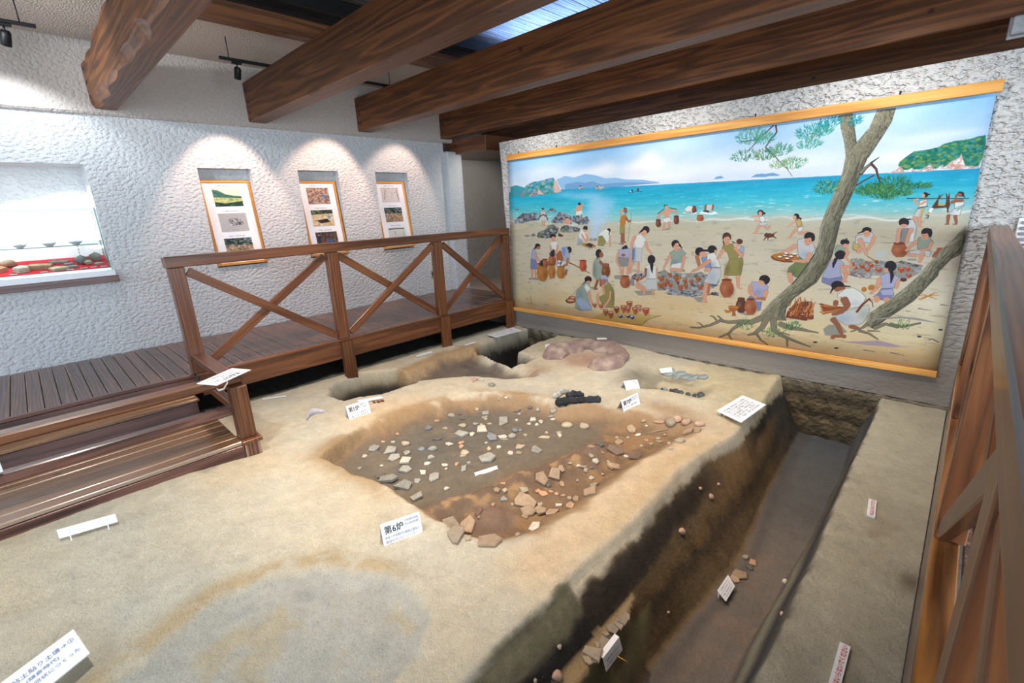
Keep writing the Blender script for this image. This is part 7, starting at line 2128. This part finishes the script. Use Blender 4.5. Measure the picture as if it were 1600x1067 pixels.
def tent_card(a, b, h, label, lean=20, big=None, sub=None, lines=(), fits=(), back=0.06, name='tent_card', group=None):
    a, b = Vector(a), Vector(b)
    a.z = gz(a.x, a.y) - .002; b.z = gz(b.x, b.y) - .002
    t = thing(name, (a + b) / 2, label, 'card', group)
    e = (b - a).normalized(); n = Vector((e.y, -e.x, 0)).normalized()
    if n.dot(Vector((7.09, -4.56, 0)) - a) < 0: n = -n
    up = (-n * math.sin(math.radians(lean)) + Vector((0, 0, math.cos(math.radians(lean)))))
    W = (b - a).length
    quadbox('front_leaf', a, b, b + up * h, a + up * h, .003, M['white'], t)
    ra, rb = a + up * h, b + up * h
    ba, bb = a - n * (back + h * math.sin(math.radians(lean))), b - n * (back + h * math.sin(math.radians(lean)))
    ba.z = gz(ba.x, ba.y) - .002; bb.z = gz(bb.x, bb.y) - .002
    quadbox('back_leaf', bb, ba, ra - n * .003, rb - n * .003, .003, M['white'], t)
    def at(u, v_): return a + e * (W * u) + up * (h * v_) + n * 0.0006
    if big: put_text(t, big, h * .40, M['ink'], at(.07, .52), e, up, fit=W * .48, bold=h * .004)
    if sub:
        for i, s in enumerate(sub):
            if s: put_text(t, s, h * .13, M['inkgrey'], at(.60, .78 - .17 * i), e, up, fit=W * .34)
            else: dash_line(t, at(.60, .78 - .17 * i), e, up, W * .34, h * .10, M['inkgrey'], i)
        for xx in (.575, .955):
            bar('bracket_line', at(xx, .56), at(xx, .90), .0008, .0008, M['inkgrey'], t, up=n, bevel=0)
    for i, s in enumerate(lines):
        if s: put_text(t, s, h * .15, M['inkgrey'], at(.06, .26 - .19 * i), e, up, fit=W * (fits[i] if fits else .86))
        else: dash_line(t, at(.06, .26 - .19 * i), e, up, W * .86, h * .12, M['inkgrey'], 7 + i)
    return t
tent_card((4.815, -3.437, 0), (4.888, -3.202, 0), .131, 'largest white tent card, on the near sand in front of the hearth', 20, '第6炉', ['平安時代中頃', '約1000年前'], ['奈良〜平安時代の製塩土器出土', '第5炉の下にもぐっている'], (.88, .74))
tent_card((2.949, -2.688, 0), (2.969, -2.46, 0), .140, 'white tent card on the bright sand at the near rim of the first dark pit', 20, '第5炉', [None, None], [None, None])
tent_card((4.909, -0.833, 0), (4.95, -0.585, 0), .122, 'white tent card on the sandy bank right of the charred wood', 20, '第7炉', [None, None], [None])
tent_card((4.655, -0.36, 0), (4.72, -0.18, 0), .105, 'white tent card half hidden behind the sandy bank', 28, None, [None, None], [])
tent_card((4.513, -2.431, 0), (4.575, -2.238, 0), .030, 'low folded white strip label on the clay ridge in the hearth', 40, None, None, [], (), .02)

def flat_card(corners, label, name='card', lines=0, head=False, ink='inkgrey', legs=(), th=.004, cat='card'):
    A, B, C_, D = [Vector(c) for c in corners]
    t = thing(name, ((A + C_) / 2) - Vector((0, 0, .01)), label, cat)
    quadbox('board', A, B, C_, D, th, M['white'], t)
    ux = (B - A).normalized(); nn = (B - A).cross(D - A).normalized(); uy = nn.cross(ux)
    W, H = (B - A).length, (D - A).length
    for i in range(lines):
        f = 0.74 - 0.62 * i / max(1, lines - 1) if lines > 1 else .4
        dash_line(t, A + ux * (W * .08) + (D - A) * f + nn * .0006, ux, uy, W * .84, H * min(.10, .5 / max(lines, 1)), M[ink], i * 3 + lines)
    for p in legs:
        P = A + (B - A) * p[0] + (D - A) * p[1]
        g = gz(P.x, P.y)
        tube('leg', [(P.x, P.y, g - .01), (P.x, P.y, P.z - th)], .006, M['white'], t, 6)
    return t
def on_ground(pts, dz=.006): return [(x, y, gz(x, y) + dz) for x, y in pts]
# leaning information board near the trench
flat_card([(5.626, -.391, -.470), (5.888, -.526, -.452), (5.935, -.005, -.448), (5.681, .121, -.458)][0:0] or [(5.888, -.526, -.440), (5.935, -.005, -.440), (5.681, .121, -.452), (5.626, -.391, -.452)], 'large white information board lying tilted at the brink of the trench', 'information_board', 6, legs=((.05, .9), (.95, .9), (.08, .75), (.92, .75)), th=.008, cat='board')
flat_card([(2.079, .184, -.440), (2.125, .727, -.440), (1.871, .754, -.436), (1.853, .208, -.436)], 'pale blank-looking board lying beside the deep pit at the foot of the far railing post', 'information_board', 3, th=.006, cat='board')
flat_card(on_ground([(4.65, .444), (4.749, .54), (4.702, .601), (4.597, .497)], .022), 'small white card propped above the crushed grey pot', 'card', 2, legs=((.1, .9), (.9, .9)))
flat_card(on_ground([(3.56, .71), (3.66, .80), (3.60, .88), (3.50, .79)], .085), 'small white card on the far rim of the clay hearth', 'card', 0)
flat_card([(3.10, .16, -.50), (3.055, .26, -.50), (3.03, .26, -.42), (3.075, .16, -.42)][0:0] or [(3.05, .20, gz(3.05, .2)), (3.12, .27, gz(3.1, .27)), (3.10, .29, gz(3.1, .27) + .075), (3.03, .22, gz(3.05, .2) + .075)], 'tiny upright white card at the left foot of the clay hearth', 'card', 1)
flat_card(on_ground([(1.829, -1.094), (1.843, -.841), (1.775, -.83), (1.755, -1.06)], .014), 'white strip card on the sand below the middle of the railing', 'strip_card', 1, ink='ink')
flat_card(on_ground([(1.947, -.324), (1.954, -.114), (1.905, -.10), (1.895, -.30)], .012), 'thin white strip card nearest the deep pit on the far sand', 'strip_card', 0)
flat_card(on_ground([(1.728, -3.078), (1.838, -2.866), (1.80, -2.855), (1.69, -3.066)], .010), 'thin white strip card on the sand nearest the step barrier', 'strip_card', 0)
flat_card(on_ground([(2.648, -2.411), (2.758, -2.182), (2.668, -2.172), (2.570, -2.40)], .012), 'pinkish white strip card lying at the pit rim behind the tent card', 'strip_card', 0)
flat_card([(6.324, -1.934, -1.035), (6.322, -1.77, -1.035), (6.262, -1.737, -1.000), (6.261, -1.918, -1.000)], 'small white printed card on the dark trench floor', 'card', 4, legs=((.1, .9), (.9, .9)))
# wide board in the near left corner
def near_board():
    A, B, C_, D = [Vector(p) for p in ((4.70, -5.21, -.410), (4.502, -4.757, -.410), (4.275, -4.797, -.410), (4.473, -5.25, -.410))]
    # rectangle: long edge from lower left to the right end
    A = Vector((4.570, -4.884, -.41)); e = Vector((.80, .60, 0))
    TR = Vector((4.275, -4.797, -.405)); BR = Vector((4.502, -4.757, -.410))
    L = (Vector((4.57, -4.884, 0)) - Vector((4.502, -4.757, 0))).normalized(); L.z = 0
    w = .56
    BL, TL = BR + L * w, TR + L * w
    t = thing('information_board', (BR + TL) / 2 - Vector((0, 0, .02)), 'white printed board standing on the sand in the near left corner', 'board')
    quadbox('board', BL, BR, TR, TL, .006, M['white'], t)
    for p in (TR, BL, TL):
        q = p.lerp((BR + TL) / 2, .12); tube('leg', [(q.x, q.y, gz(q.x, q.y) - .01), (q.x, q.y, q.z - .006)], .006, M['white'], t, 6)
    ux = -L; uy = (TR - BR).normalized(); H = (TR - BR).length
    def right(body, off, v_, size, mat, width):
        put_text(t, body, size, mat, BR - ux * (off + width) + uy * (H * v_) + Vector((0, 0, .0008)), ux, uy, fit=width)
    right('①←粘土貼り土壙→②', .018, .66, .036, M['inkblue'], .290)
    right('(鎌倉時代)', .090, .47, .028, M['inkblue'], .120)
    right('ンチ皿状につくった', .018, .275, .028, M['inkblue'], .225)
    right('もの', .190, .09, .028, M['inkblue'], .052)
    return t
near_board()
# strip card seen from behind with two prongs
def back_strip():
    a, b = Vector((3.235, -4.80, 0)), Vector((3.31, -4.519, 0))
    for q in (a, b): q.z = gz(q.x, q.y)
    t = thing('strip_card', (a + b) / 2, 'white strip card on two prongs seen from behind, on the sand by the steps', 'card')
    up = Vector((-.35, 0, .94)).normalized(); o = Vector((0.02, 0, .022))
    quadbox('board', a + o, b + o, b + o + up * .058, a + o + up * .058, .003, M['white'], t)
    for s in (.18, .82):
        p = a.lerp(b, s)
        bar('prong', p + Vector((.045, 0, -.004)), p + o + up * .05 + Vector((.004, 0, 0)), .008, .006, M['white'], t, up=(0, 1, 0), bevel=.001)
back_strip()
# folded card on the trench ledge
def ledge_card():
    t = thing('folded_card', (6.09, -2.87, -.77), 'folded cream card clipped over the edge of the trench ledge', 'card')
    A, B = Vector((6.092, -3.00, -.742)), Vector((6.088, -2.84, -.742)); dx = Vector((-.028, 0, .002))
    quadbox('top_leaf', A, B, B + dx, A + dx, .002, M['white'], t)
    dn = Vector((.022, 0, -.070))
    quadbox('front_leaf', A + dn, B + dn, B, A, .002, M['white'], t)
    for i in range(2): dash_line(t, A + dn * (.45 + .3 * i) + Vector((.001, .02, 0)), (0, 1, 0), (-.022, 0, .070), .12, .010, M['inkgrey'], i)
    tube('pin', [(6.10, -2.90, -.80), (6.16, -2.87, -.83)], .003, M['honey'], t, 6)
ledge_card()
# red-lettered strips on the right sand bank
def red_strip(A, B, w, label, body):
    A, B = Vector((A[0], A[1], gz(*A) + .016)), Vector((B[0], B[1], gz(*B) + .016))
    e = (B - A).normalized(); n = Vector((e.y, -e.x, 0)).normalized()   # to the right of the reading direction
    t = thing('strip_card', (A + B) / 2 - Vector((0, 0, .016)), label, 'card')
    a, b = A + n * w / 2, B + n * w / 2; c, d = B - n * w / 2, A - n * w / 2
    quadbox('board', a, b, c, d, .014, M['white'], t)
    L = (B - A).length
    put_text(t, body, w * .62, M['inkred'], a - n * (w * .22) + e * (L * .04) + Vector((0, 0, .0006)), e, -n, fit=L * .92, bold=.0004)
red_strip((6.978, -2.70), (6.972, -2.40), .040, 'white strip with red lettering on the sand bank, nearest the viewer', '中にはいらないでください')
red_strip((6.912, -1.258), (6.893, -1.048), .042, 'small white strip with faint red lettering in the middle of the sand bank', '中にはいらないでください')
# card tied to the step barrier
bt = flat_card([(2.89, -3.827, .226), (3.054, -3.719, .226), (2.831, -3.42, .232), (2.678, -3.534, .232)][0:0] or [(3.03, -3.735, .222), (2.835, -3.425, .222), (2.675, -3.525, .230), (2.872, -3.835, .230)], 'white notice tied with a cord to the corner of the step barrier', 'notice', 4, th=.004, cat='notice')
dash_line(bt, Vector((2.955, -3.655, .2265)), Vector((-.195, .31, 0)), Vector((-.16, -.1, .008)), .2, .03, M['ink'], 3, 'bold_print')
tube('cord', [(2.93, -3.64, .222), (2.97, -3.65, .20), (2.965, -3.68, .16), (2.90, -3.70, .135), (2.84, -3.70, .14)], .007, M['cord'], bt, 8)
lb = thing('notice', (2.86, -4.99, .05), 'white notice board hanging on the step barrier at the left frame edge', 'notice')
box('board', 2.845, 2.851, -5.30, -4.955, -.035, .16, M['white'], lb, .002)
tube('cord', [(2.848, -5.1, .16), (2.80, -5.1, .205), (2.76, -5.1, .203)], .004, M['cord'], lb, 6)

# ================================================================== PHOTO PANELS IN THE WALL NICHES
def photo(kind, seed):
    w, h = 160, 110
    c = Canvas(w, h, (200, 200, 195)); c.rs = np.random.RandomState(seed); rs = c.rs
    if kind == 'hill':
        c.a[:] = np.linspace(0, 1, h)[:, None, None] * np.array((20, 10, -30)) + np.array((214, 226, 216))
        c.blotch((70, 120, 110), [(50, 100, 90), (90, 140, 110), (60, 110, 100)], 90, 8, [(0, 10), (30, 14), (70, 38), (110, 46), (160, 50), (160, 70), (0, 70)])
        c.blotch((170, 186, 110), [(200, 206, 140), (130, 160, 90), (220, 214, 170)], 120, 6, [(0, 55), (160, 62), (160, 110), (0, 110)])
        c.blotch((40, 70, 60), [(30, 56, 50), (60, 100, 80)], 90, 6, [(0, 84), (60, 92), (160, 80), (160, 110), (0, 110)])
    elif kind == 'mono':
        c.a[:] = 186 + 16 * rs.randn(h, w, 1)
        c.blotch((150, 150, 152), [(90, 90, 94), (220, 220, 220), (60, 60, 62)], 60, 6, [(50, 40), (80, 30), (120, 36), (140, 70), (60, 76)])
    elif kind == 'dig':
        c.blotch((176, 140, 120), [(196, 166, 140), (140, 104, 90), (210, 190, 170), (120, 96, 100)], 260, 7, [(0, 0), (w, 0), (w, h), (0, h)])
        for i in range(5): c.soft((60, 120, 190), 110 + rs.rand() * 40, 20 + rs.rand() * 50, 6, 7, .9)
        for i in range(6): c.soft((60, 44, 44), rs.rand() * w, rs.rand() * h, 7, 5, .8)
    elif kind == 'trees':
        c.blotch((150, 130, 100), [(190, 160, 130), (110, 90, 70), (210, 180, 160)], 160, 6, [(0, 0), (w, 0), (w, h), (0, h)])
        c.blotch((50, 60, 50), [(30, 40, 36), (90, 110, 96), (150, 170, 190)], 160, 7, [(0, 0), (w, 0), (w, 46), (0, 40)])
    elif kind == 'pit':
        c.blotch((214, 192, 150), [(226, 206, 170), (196, 166, 120), (240, 228, 200)], 160, 8, [(0, 0), (w, 0), (w, h), (0, h)])
        c.blotch((70, 80, 60), [(40, 50, 44), (110, 130, 90)], 80, 6, [(0, 0), (w, 0), (w, 26), (0, 30)])
        c.blotch((60, 44, 40), [(40, 30, 30), (90, 60, 50)], 30, 6, [(30, 70), (110, 60), (130, 84), (60, 92)])
        c.soft((50, 130, 200), 128, 50, 10, 12, .9)
    elif kind == 'dark':
        c.blotch((110, 84, 70), [(80, 60, 56), (140, 110, 90), (60, 56, 66)], 200, 7, [(0, 0), (w, 0), (w, h), (0, h)])
        c.soft((60, 110, 180), 104, 66, 20, 16, .95); c.soft((40, 46, 80), 20, 40, 14, 30, .9); c.soft((210, 200, 190), 20, 20, 6, 6, .9)
    elif kind == 'bones':
        c.a[:] = np.array((224, 214, 210)) + 8 * rs.randn(h, w, 1)
        for i in range(26): x, y = rs.rand() * w, rs.rand() * 80; c.line((150, 130, 140), [(x, y), (x + rs.randn() * 8, y + rs.randn() * 8)], 3, 2)
        c.line((60, 60, 80), [(20, 90), (40, 20)], 4); c.line((60, 60, 80), [(140, 20), (150, 96)], 4)
    else:
        c.a[:] = np.array((226, 226, 220)) + 5 * rs.randn(h, w, 1)
        c.line((90, 90, 90), [(10, 14), (70, 12), (150, 16)], 8); c.line((130, 130, 130), [(60, 30), (60, 60)], 4); c.line((120, 170, 140), [(140, 40), (144, 100)], 4)
    return print_mat('photo_print', c.image('photo_' + kind, .95))
def photo_panel(y0, y1, kinds, label):
    """framed board leaning back inside its niche; seen from +X the left side is low y"""
    t = thing('photo_panel', (0.0, (y0 + y1) / 2, 0.87), label, 'framed photos', 'framed photo panels in the wall niches')
    bl, br = Vector((.012, y0, .875)), Vector((.012, y1, .875)); tl, tr = Vector((-.135, y0 + .012, 1.965)), Vector((-.135, y1 - .012, 1.965))
    ux = Vector((0, 1, 0)); uy = (tl - bl).normalized(); uy.y = 0; uy.normalize(); nn = ux.cross(uy)
    W, H = y1 - y0, (tl - bl).length
    def at(u, v_, d=0): return bl + ux * (u) + uy * (v_) + nn * d
    quadbox('mat_board', at(.02, .02), at(W - .02, .02), at(W - .02, H - .02), at(.02, H - .02), .008, M['white'], t)
    fw = .034
    bar('frame_side', at(fw / 2, 0), at(fw / 2, H), fw, .03, M['honey'], t, up=nn)
    bar('frame_side', at(W - fw / 2, 0), at(W - fw / 2, H), fw, .03, M['honey'], t, up=nn)
    bar('frame_top', at(fw, H - fw / 2), at(W - fw, H - fw / 2), fw, .03, M['honey'], t, up=nn)
    bar('frame_bottom', at(fw, fw / 2), at(W - fw, fw / 2), fw, .03, M['honey'], t, up=nn)
    for i, k in enumerate(kinds):
        pw, ph = .335, .235
        u0 = (W - pw) / 2; v0 = H - .10 - (i + 1) * ph - i * .09
        quadbox('photo', at(u0, v0, .004), at(u0 + pw, v0, .004), at(u0 + pw, v0 + ph, .004), at(u0, v0 + ph, .004), .003, photo(k, i + len(label)), t)
        dash_line(t, at(u0 + .07, v0 + ph + .022, .001), ux, uy, .2, .014, M['inkgrey'], i, 'caption')
    return t
photo_panel(-2.795, -2.185, ('hill', 'mono', 'trees'), 'framed photo panel with a green hillside at its top, nearest the display case')
photo_panel(-1.555, -.965, ('dig', 'pit', 'dark'), 'framed photo panel between two others, with reddish dig scenes and blue figures')
photo_panel(-.315, .280, ('bones', 'trees', 'plan'), 'framed photo panel nearest the wall corner, pale dig photo at its top')

# ================================================================== DISPLAY CASE
def glass_mat():
    m, nt, b = new_mat('clear_glass')
    b.inputs['Base Color'].default_value = (0.93, 0.98, 0.96, 1); b.inputs['Roughness'].default_value = 0.02
    b.inputs['Transmission Weight'].default_value = 1.0; b.inputs['IOR'].default_value = 1.45
    tr = N(nt, 'BsdfTransparent'); tr.inputs[0].default_value = (0.96, 0.99, 0.98, 1)
    fr = N(nt, 'Fresnel', IOR=1.45); gl = N(nt, 'BsdfGlossy'); gl.inputs['Roughness'].default_value = 0.02
    mx = N(nt, 'MixShader')
    nt.links.new(fr.outputs[0], mx.inputs[0]); nt.links.new(tr.outputs[0], mx.inputs[1]); nt.links.new(gl.outputs[0], mx.inputs[2])
    nt.links.new(mx.outputs[0], nt.nodes['Material Output'].inputs[0])
    return m
M['glass'] = glass_mat()
M['glassedge'] = plain('green_glass_edge', (34, 120, 104), 0.2)
M['red'] = plain('red_felt', (196, 22, 40), 0.9, 0, .05, 200.0)
case = thing('display_case', (-.2, -5.1, .9), 'glass display case with red cloth set into the left wall niche', 'display case')
y0, y1 = -6.38, -3.875
box('sill', -.02, .055, y0, -3.835, .832, .904, M['plum'], case, .004)
box('base', -.41, .03, y0, -3.85, .905, .962, M['white'], case, .002)
box('front_channel', -.03, -.005, y0, -3.872, .962, .994, M['steel'], case, .002)
box('back_panel', -.415, -.405, y0, y1, .962, 1.66, M['white'], case, 0)
box('glass_front', -.018, -.012, y0, y1 - .012, .994, 1.648, M['glass'], case, 0)
box('glass_top', -.405, -.012, y0, y1 - .012, 1.649, 1.656, M['glass'], case, 0)
box('top_edge', -.024, -.006, y0, y1, 1.646, 1.660, M['steel'], case, .002)
box('corner_edge', -.024, -.006, y1 - .012, y1, .966, 1.660, M['glassedge'], case, .001)
box('glass_shelf', -.33, -.10, y0, -3.92, 1.256, 1.264, M['glass'], case, 0)
box('shelf_edge', -.10, -.096, y0, -3.92, 1.256, 1.264, M['glassedge'], case, 0)
# sloping red display floor
def slope_z(x): return 1.0 + (-.06 - x) * .35
print_quad('red_cloth', [(-.055, y0, .998), (-.055, y1, .998), (-.40, y1, slope_z(-.40)), (-.40, y0, slope_z(-.40))], M['red'], case, .02)
for q in range(16):
    zz = 1.63 - q * .034
    tube('shelf_chain', [(-.2, -4.095, zz), (-.2, -4.095, zz - .022)], .004 if q % 2 else .006, M['grey'], case, 6)
l = bpy.data.lights.new('case_lamp', 'AREA'); l.shape = 'RECTANGLE'; l.size = 2.3; l.size_y = .06; l.energy = 26; l.color = (.94, .97, 1)
lo = bpy.data.objects.new('case_lamp', l); COL.objects.link(lo); lo.location = (-.12, -5.1, 1.635); lo.rotation_euler = (0, math.radians(-12), math.pi / 2)
M['bowl'] = clay_material('grey_bowl_ware', (150, 150, 154), (176, 176, 180), (200, 198, 198))
def bowl(y, r, label):
    o = lathe('bowl', [(r * .35, 0), (r * .45, .006), (r * .8, .026), (r, .05), (r * .96, .052), (r * .75, .032), (r * .3, .014), (.001, .012)], (-.22, y, 1.265), M['bowl'], None, 22)
    return tag(o, label, 'bowl')
bowl(-4.55, .072, 'shallow grey bowl on the glass shelf, farthest left of three')
bowl(-4.32, .070, 'shallow grey bowl in the middle of the glass shelf')
bowl(-4.10, .070, 'shallow grey bowl on the glass shelf by the hanging chain')
def exhibit(x, y, w, d, h, kind, co, label, cat='sherd'):
    rs = random.Random(int(abs(y) * 1000)); z = slope_z(x)
    m = pebble_mesh(rs, w, d, h, SM[co]) if kind == 'p' else sherd_mesh(rs, w, d, h, SM[co])
    o = bpy.data.objects.new('stone' if kind == 'p' else 'sherd', m); COL.objects.link(o)
    o.location = (x, y, z + h * (.46 if kind == 'p' else .62)); o.rotation_euler = (0, math.atan(.35) if kind != 'p' else 0, rs.uniform(-.1, .1)) if True else None
    return tag(o, label, cat)
exhibit(-.203, -4.095, .10, .13, .095, 'p', 'u', 'round dark grey stone under the chain in the display case', 'stone')
exhibit(-.160, -4.045, .05, .085, .06, 'p', 'e', 'small ochre stone beside the round grey one in the display case', 'stone')
exhibit(-.255, -3.965, .09, .11, .10, 'p', 'g', 'egg-shaped grey stone at the right end of the display case', 'stone')
exhibit(-.145, -3.958, .05, .10, .014, 's', 'g', 'flat grey sherd before the egg-shaped stone in the display case')
exhibit(-.120, -4.19, .05, .10, .014, 's', 'g', 'flat grey sherd left of the ochre stone in the display case')
exhibit(-.203, -4.215, .05, .12, .012, 's', 'u', 'thin blue-grey sherd behind the flat grey one in the display case')
exhibit(-.090, -4.305, .09, .20, .020, 's', 'e', 'star-like beige sherd at the front of the display case')
exhibit(-.270, -4.28, .08, .20, .016, 's', 'g', 'grey rim sherd behind the star-like one in the display case')
exhibit(-.160, -4.455, .12, .27, .030, 's', 'o', 'largest tan sherd with a dark edge in the display case')
exhibit(-.125, -4.585, .10, .14, .035, 's', 'w', 'white chalky sherd left of the largest one in the display case')
exhibit(-.280, -4.675, .09, .13, .08, 'p', 'b', 'lumpy brown sherd at the back left of the display case')
exhibit(-.170, -4.76, .08, .15, .03, 's', 'O', 'orange sherd at the left frame edge in the display case')
for i, (x, y) in enumerate([(-.075, -4.10), (-.08, -4.02), (-.075, -3.93), (-.07, -4.22), (-.065, -4.43), (-.07, -4.66)]):
    o = box('label_tag', x - .012, x + .012, y - .03, y + .03, slope_z(x) + .001, slope_z(x) + .006, M['white'], None, .001)
    o.rotation_euler = (0, 0, math.pi / 2)
    tag(o, 'tiny white label tag lying on the red cloth in the display case', 'tag', 'label tags on the red cloth')

# ================================================================== LAMPS, OUTLET, VENTS
def track_lamp(x, y0, y1, yl, z, aim, label):
    t = thing('track_lamp', (x, yl, z), label, 'spotlight')
    box('track', x - .018, x + .018, y0, y1, z, z + .03, M['black'], t, .003)
    box('adapter', x - .016, x + .016, yl - .05, yl + .05, z - .025, z - .001, M['black'], t, .003)
    tube('stem', [(x, yl, z - .02), (x, yl, z - .065)], .008, M['black'], t, 8)
    a = Vector((x, yl, z - .075)); d = (Vector(aim) - a).normalized()
    tube('lamp_head', [a - d * .02, a, a + d * .10, a + d * .105], [.028, .036, .036, .030], M['black'], t, 12)
    tube('hanger', [(x, y0 + .1, z + .03), (x, y0 + .1, 3.42)], .005, M['black'], t, 6)
    tube('hanger', [(x, y1 - .1, z + .03), (x, y1 - .1, 3.42)], .005, M['black'], t, 6)
    return t
track_lamp(.80, -2.56, -1.60, -2.39, 3.165, (.35, -2.45, 2.0), 'black spotlight on a ceiling track between the first two beams')
track_lamp(.80, -5.2, -4.01, -4.22, 3.165, (.35, -4.4, 2.0), 'black spotlight on a ceiling track at the top left frame edge')
track_lamp(.80, -.98, -.30, -.45, 3.165, (.2, -.2, 2.2), 'black track lamp mostly hidden behind the third roof beam')
ot = thing('wall_outlet', (.004, .63, .34), 'small grey wall socket low on the stucco wall behind the railing', 'socket')
box('plate', 0.0, .008, .595, .665, .275, .405, M['grey'], ot, .003)
box('socket_face', .008, .012, .613, .647, .305, .375, M['ink'], ot, .002)
# air vent under the dark ceiling behind the mural wall
av = thing('ceiling_vent', (1.0, 2.6, 2.95), 'white framed air vent in the dark ceiling behind the mural wall', 'vent')
for (a, b) in (((.55, 2.15), (1.45, 2.15)), ((1.45, 2.15), (1.45, 3.0)), ((1.45, 3.0), (.55, 3.0)), ((.55, 3.0), (.55, 2.15))):
    bar('frame', (a[0], a[1], 2.60), (b[0], b[1], 2.60), .06, .03, M['grey'], av)
box('panel', .58, 1.42, 2.18, 2.97, 2.605, 2.63, M['black'], av, 0)
for q in range(3): bar('slat', (.6, 2.38 + .2 * q, 2.595), (1.4, 2.38 + .2 * q, 2.595), .03, .012, M['grey'], av)
# metal bracket box at the top right
vb = thing('metal_box', (7.15, .93, 2.55), 'grey metal box fixed high on the mural wall at the right frame edge', 'box')
box('body', 7.045, 7.40, .86, .978, 2.52, 2.64, M['grey'], vb, .01)
box('flange', 7.03, 7.42, .955, .978, 2.505, 2.655, M['steel'], vb, .004)
# louvre beside the right-hand railing
lv = thing('wall_louvre', (7.5, .97, 1.1), 'white slatted louvre on the mural wall behind the near railing', 'louvre')
box('frame', 7.33, 7.75, .955, .978, 1.0, 1.20, M['white'], lv, .003)
for q in range(4): box('slat', 7.35, 7.73, .940, .954, 1.025 + q * .043, 1.048 + q * .043, M['grey'], lv, .002)
